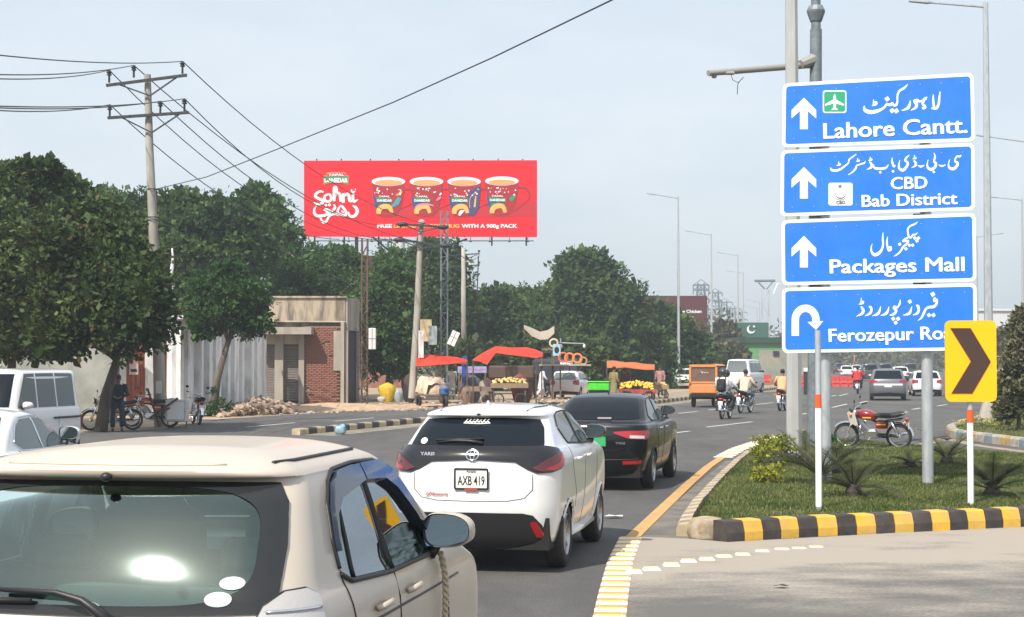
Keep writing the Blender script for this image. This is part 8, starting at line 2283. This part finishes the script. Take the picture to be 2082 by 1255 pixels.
t, g = boxy('crate', 'bright green plastic crate beside the black sedan roof', 'crate', 1217, 786, 80, (1.05, .6, .42), (.07, .62, .03)); mb = MB(); mb.bbox((0, 0, .23), (1.12, .68, .06), .02); mb.build('rim', mat('crate_rim', (.10, .70, .05), .6), t)
mb = MB(); mb.box((0, .1, -.55), (.9, .5, .75)); mb.build('stand', WOOD, t)
t, g = boxy('drum', 'small blue plastic drum right of the green crate', 'drum', 1236, 790, 80, (.42, .42, .42), (.02, .08, .45)); mb = MB(); mb.lathe([(.15, .2), (.16, .24), (0, .25)], 10); mb.build('lid', M['white'], t); mb = MB(); mb.box((0, 0, -.55), (.4, .4, .7)); mb.build('stand', WOOD, t)
# sacks, tarps and crates under the canopies
rnd = random.Random(12)
def sack(label, px, py, D, s, col):
    g = A(px, py, D); mb = MB(); rr_ = []
    for a in range(7):
        f = a / 6; r_ = s * (.55 + .45 * math.sin(f * 2.6)) * (1 if a < 6 else .1); rr_.append([Vector((r_ * math.cos(2 * math.pi * k / 12) * (1 + .12 * math.sin(k * 2.7 + a)), r_ * .8 * math.sin(2 * math.pi * k / 12), s * 1.5 * f)) for k in range(12)])
    mb.grid(rr_, True); o = mb.build('sack', mat('sack_cloth', col, .9, var=.2, scale=5), None, True, None, (g.x, g.y, 0)); o.scale = (1, 1, max(.3, g.z / (s * 1.5))); setp(o, label, 'sack')
for (lb, px, py, D, s, c) in (('grey cloth bundle left of the melon cart', 990, 768, 76, .34, (.30, .28, .26)), ('brown sack at the left foot of the melon stall', 950, 782, 77, .30, (.22, .16, .12)), ('dark sack behind the brown kameez seller', 962, 762, 79, .4, (.10, .10, .12)),
                              ('pale sack under the flat red canopy', 902, 776, 79, .34, (.42, .38, .32)), ('yellow cloth bundle left of the leaning pole', 788, 778, 80, .42, (.62, .42, .03)), ('pale blue bundle beside the yellow cloth', 810, 792, 80, .26, (.36, .42, .45)), ('white bundle at the foot of the shop corner', 776, 806, 79, .2, (.5, .47, .4)),
                              ('dark bundle right of the melon cart', 1066, 770, 76, .36, (.14, .07, .06)), ('maroon bundle stacked behind melons', 1056, 760, 77.5, .42, (.2, .06, .05)), ('dark trunk shaped sack by the leaning pole', 832, 760, 79, .36, (.06, .045, .04))): sack(lb, px, py, D, s, c)
# shop counters and boards behind
for (nm, lb, ct, px, py, D, d, c) in (('shop_board', 'lilac lettered board behind the flat red canopy', 'board', 960, 752, 84, (1.5, .08, .34), (.32, .30, .55)), ('shop_board', 'blue and white board with a round emblem over the stalls', 'board', 1132, 712, 86, (.42, .1, .62), (.30, .52, .68)), ('shop_board', 'dark board with yellow lettering left of the blue one', 'board', 1112, 712, 86, (.62, .1, .34), (.02, .03, .04)),
                                  ('kiosk', 'dark kiosk behind the white robed man', 'kiosk', 1130, 757, 90, (2.6, 1.4, 1.5), (.03, .035, .05)), ('kiosk', 'brown wooden kiosk behind the melon stall', 'kiosk', 1040, 757, 86, (2.4, 1.2, .7), (.09, .055, .04)), ('kiosk', 'blue post like kiosk under the red canopies', 'kiosk', 945, 757, 83, (.3, .3, 1.6), (.02, .06, .25))):
    t, g = boxy(nm, lb, ct, px, py, D, d, c)
    if nm == 'kiosk' or True:
        for x in (-d[0] * .45, d[0] * .45): mb = MB(); mb.box((x, 0, -d[2] / 2 - (g.z - d[2] / 2) / 2), (.08, .08, g.z - d[2] / 2)); mb.build('leg', WOOD, t)
    if 'yellow lettering' in lb: scrawl(t, -.26, .26, .04, -.056, YEL, 3, .08)
    if 'emblem' in lb: mb = MB(); mb.ball((0, -.05, 0), (.13, .02, .18), 12, 8); mb.build('emblem', M['ink'], t)
    if 'lilac' in lb: scrawl(t, -.65, .65, 0, -.045, M['red_paint'], 4, .08)
mb = MB(); q0, q1 = A(1100, 736, 86), A(1196, 741, 86); mb.box((q0 + q1) / 2 + Vector((0, 0, -.1)), (q1.x - q0.x + .2, 1.4, .07)); o = mb.build('awning', mat('awning_grey', (.4, .36, .3), .9)); setp(o, 'thin pale awning board over the dark kiosk', 'awning')
for i, (px, py, r, c) in enumerate(((1126, 698, 8, (.55, .48, .36)), (1145, 727, 9, (.5, .12, .06)), (1158, 728, 9, (.62, .2, .07)), (1174, 729, 9, (.62, .2, .07)), (1186, 734, 7, (.4, .25, .14)))):
    g = A(px, py, 86); t = thing('wheel_wreath', ['round straw ring on top of the lettered board', 'red ring of the hanging row, leftmost', 'orange ring of the hanging row, second', 'orange ring with green centre, third of the row', 'small brown ring at the right end of the row'][i], 'ring', g)
    k = r * 86 / F; mb = MB(); mb.tube([(k * math.cos(a), 0, k * math.sin(a)) for a in [2 * math.pi * j / 16 for j in range(17)]], k * .3, 6, cap=False); mb.build('ring', mat('ring_paint', c, .8), t, True)
    mb = MB(); mb.tube([(0, .02, -k), (0, .02, -k * 3)], .03, 5); mb.build('hanger', WOOD, t)
    if i > 0: mb = MB(); mb.box((0, -.02, -k * 1.3), (k * 1.3, .05, k * .7)); mb.build('tag', M['white'] if i < 3 else M['sign_green'], t)
t = thing('lamp_rail', 'thin bar on a post carrying two small white lamps above the stalls', 'lamp rail'); mb = MB(); mb.tube([A(1138, 697, 85), A(1188, 699, 85)], .03, 5); p = A(1140, 697, 85); mb.tube([p, (p.x, p.y, 3.2)], .04, 6); mb.build('bar', M['galv'], t)
for px in (1141, 1188): mb = MB(); mb.ball(A(px, 704, 85), (.07, .07, .11), 8, 6); mb.build('bulb', M['white'], t, True)
# people at the stalls
g = gp(1100, 809); person('man in white shalwar kameez walking left of the small white hatchback', g, R(-60), 'walk', (.75, .76, .80), (.74, .75, .80), 'short')
person('figure in pale violet clothes half hidden beside the white robed man', (g[0] + .5, g[1] + 1.6, 0), R(-40), 'walk', (.45, .43, .55), (.4, .4, .5), 'short', sc=.92)
g = gp(918, 812); person('man in pale grey kameez standing under the flat red canopy', g, R(15), 'stand', (.46, .42, .40), (.48, .44, .42), 'short')
g = gp(943, 813); person('person wrapped in brown kameez bending right of the grey clad man', g, R(-30), 'bend', (.16, .10, .06), (.17, .11, .07), 'short')
g = gp(1084, 811); person('seller in dark brown clothes at the right end of the melon cart', g, R(140), 'stand', (.13, .055, .045), (.12, .06, .05), 'short')
g = A(1248, 735, 79); person('fruit seller in olive kameez left of the mango heap', (g.x, g.y, 0), R(-50), 'stand', (.24, .19, .08), (.2, .16, .08), 'short')
g = A(1274, 735, 83); person('fruit seller in dark maroon behind the mango heap', (g.x, g.y, 0), R(160), 'bend', (.12, .05, .05), (.1, .05, .05), 'short', sc=1.05)
g = A(1342, 735, 92); person('person in dull pink behind the plain fruit cart', (g.x, g.y, 0), R(150), 'stand', (.34, .17, .17), (.1, .08, .08), 'short')
g = A(1576, 735, 96)
# loaded motor cart with a cloth cover
g = G(884, 829); t = thing('cargo_cart', 'loaded motor cart covered with a beige cloth at the roadside', 'cargo cart', (g.x, g.y, 0), R(200))
mb = MB(); mb.bbox((0, 0, .55), (1.3, 1.9, .10), .02); mb.bbox((0, -.9, .72), (1.3, .06, .3), .02); mb.build('bed', mat('bed_paint', (.16, .12, .1), .8, dust=.5), t)
mb = MB(); rw_ = []
for a in range(8):
    f = a / 7; rw_.append([Vector(((.66 * (1 - f * .75)) * math.cos(2 * math.pi * k / 16) * (1 + .07 * math.sin(k * 3 + a)), (.95 * (1 - f * .75)) * math.sin(2 * math.pi * k / 16), .6 + .72 * math.sin(f * 1.5) + .03 * math.sin(k * 2.1 + a))) for k in range(16)])
mb.grid(rw_, True); mb.build('load', mat('load', (.28, .16, .10), .9, col2=(.45, .38, .28), scale=4, bump=.6, bscale=9), t, True)
mb = MB(); mb.grid([[Vector((-.2 + .85 * u / 6, -.8 + 1.5 * v / 6, 1.36 - .22 * abs(u / 3 - 1) ** 2 - .05 * v + .05 * math.sin(u * 2 + v * 1.6) - (.45 if u == 6 else 0))) for u in range(7)] for v in range(7)]); mb.build('cloth_cover', mat('beige_cloth', (.55, .45, .33), .9, var=.1), t, True)
for (x, y) in ((-.6, -.4), (.6, -.4), (0, 1.5)):
    mb = MB(); mb.lathe([(.14, -.05), (.27, -.05), (.29, 0), (.27, .05), (.14, .05)], 18, RX); inst('wheel', mb.mesh('tyre', M['tyre'], True), t, (x, y, .29))
mb = MB(); mb.bbox((0, 1.35, .72), (.34, .5, .34), .06); mb.tube([(-.34, 1.2, 1.05), (0, 1.45, 1.0), (.34, 1.2, 1.05)], .015, 6); mb.ball((0, 1.66, .85), (.1, .08, .1), 10, 6); mb.build('front_unit', mat('blue_unit', (.05, .12, .3), .5), t, True, 40)
# red plastic road barriers
for (x0, x1, y0, y1, lb, nb) in ((1690, 1740, 768, 787, 'row of red plastic barriers between the sign posts', 3), (1627, 1646, 770, 786, 'red plastic barrier left of the thin marker post', 1), (1545, 1568, 770, 783, 'red plastic barrier near the green building', 1)):
    D = 6600 / (y1 - 735)
    for i in range(nb):
        a = A(x0 + (x1 - x0) * (i + .04) / nb, y0, D); b_ = A(x0 + (x1 - x0) * (i + .96) / nb, y0, D); w = b_.x - a.x; c = (a + b_) / 2
        t = thing('barrier', lb if nb == 1 else ['red plastic barrier beside the left sign post', 'middle red plastic barrier of the row of three', 'red plastic barrier touching the red rider'][i], 'barrier', (c.x, c.y, 0), 0, 'red plastic barriers')
        mb = MB(); mb.prism([(-.25, 0), (.25, 0), (.22, .3), (.10, .45), (.08, .9), (-.08, .9), (-.10, .45), (-.22, .3)], (-w / 2, 0, 0), (0, 1, 0), (0, 0, 1), (1, 0, 0), w); mb.build('body', mat('barrier_red', (.52, .03, .035), .6, dust=.4), t)
        mb = MB(); mb.box((0, -.24, .32), (w * .8, .04, .08)); mb.build('rib', M['red_paint'], t)
t = thing('pole_stub', 'small dark bollard with a white cap left of the marker post', 'bollard', A(1639, 735, 98)); t.location.z = 0; mb = MB(); mb.tube([(0, 0, 0), (0, 0, 1.4)], .16, 8); mb.build('post', M['dark_steel'], t); mb = MB(); mb.box((0, 0, 1.5), (.3, .3, .22)); mb.build('cap', M['white'], t)
# blue net bundle on the left kerb
g = G(692, 884); rg = np.random.default_rng(8); mb = MB(); mb.bbox((0, 0, .20), (.40, .26, .36), .08); mb.v = [(x * (1 + .3 * math.sin(z * 40 + y * 20)), y + .05 * math.sin(x * 30), z + .05 * math.sin(x * 22 + y * 17)) for x, y, z in mb.v]; mb.v = [(x * .75, y * .75, z * .7) for x, y, z in mb.v]; o = mb.build('plastic_wrap', mat('plastic_wrap', (.32, .50, .62), .35, alpha=.75, var=.3, scale=9), None, True, None, (g.x, g.y, 0)); setp(o, 'crumpled pale blue plastic wrap lying on the striped kerb', 'plastic')
# litter near the camera
for (px, py, lb, nm, c, s_) in ((1248, 1052, 'scrap of white paper on the asphalt right of the white hatchback', 'paper_scrap', (.7, .7, .7), .15), (1588, 1194, 'dark dry leaf scrap on the sandy junction', 'leaf_scrap', (.04, .03, .025), .09), (1668, 1034, 'small white petal on the island grass', 'petal', (.75, .75, .72), .04), (1950, 936, 'pale stone on the turning lane', 'stone', (.5, .42, .33), .16)):
    g = G(px, py, .012); mb = MB(); rnd = random.Random(px)
    if nm == 'stone': mb.ball((0, 0, .05), (s_, s_ * .7, .08), 7, 5)
    else:
        top = [Vector((s_ * math.cos(a) * rnd.uniform(.5, 1), s_ * .7 * math.sin(a) * rnd.uniform(.5, 1), rnd.uniform(.008, .03))) for a in [2 * math.pi * k / 9 for k in range(9)]]
        mb.add(top + [Vector((0, 0, .02))], [(k, (k + 1) % 9, 9) for k in range(9)])
    o = mb.build(nm, mat(nm, c, .8), None, False, None, tuple(g)); setp(o, lb, nm.split('_')[0])

# ================================================================ haze
mb = MB(); mb.box((60, 300, 11.2), (900, 700, 24.5))
hz = mb.build('haze', None or bpy.data.materials.new('haze')); hz['kind'] = 'stuff'
hm = hz.data.materials[0]; hm.use_nodes = True; hn = hm.node_tree.nodes; hn.clear()
ho = hn.new('ShaderNodeOutputMaterial'); hv = hn.new('ShaderNodeVolumePrincipled'); hv.inputs['Color'].default_value = (.80, .88, .93, 1); hv.inputs['Density'].default_value = .0009; hv.inputs['Anisotropy'].default_value = .2
hm.node_tree.links.new(hv.outputs[0], ho.inputs['Volume'])
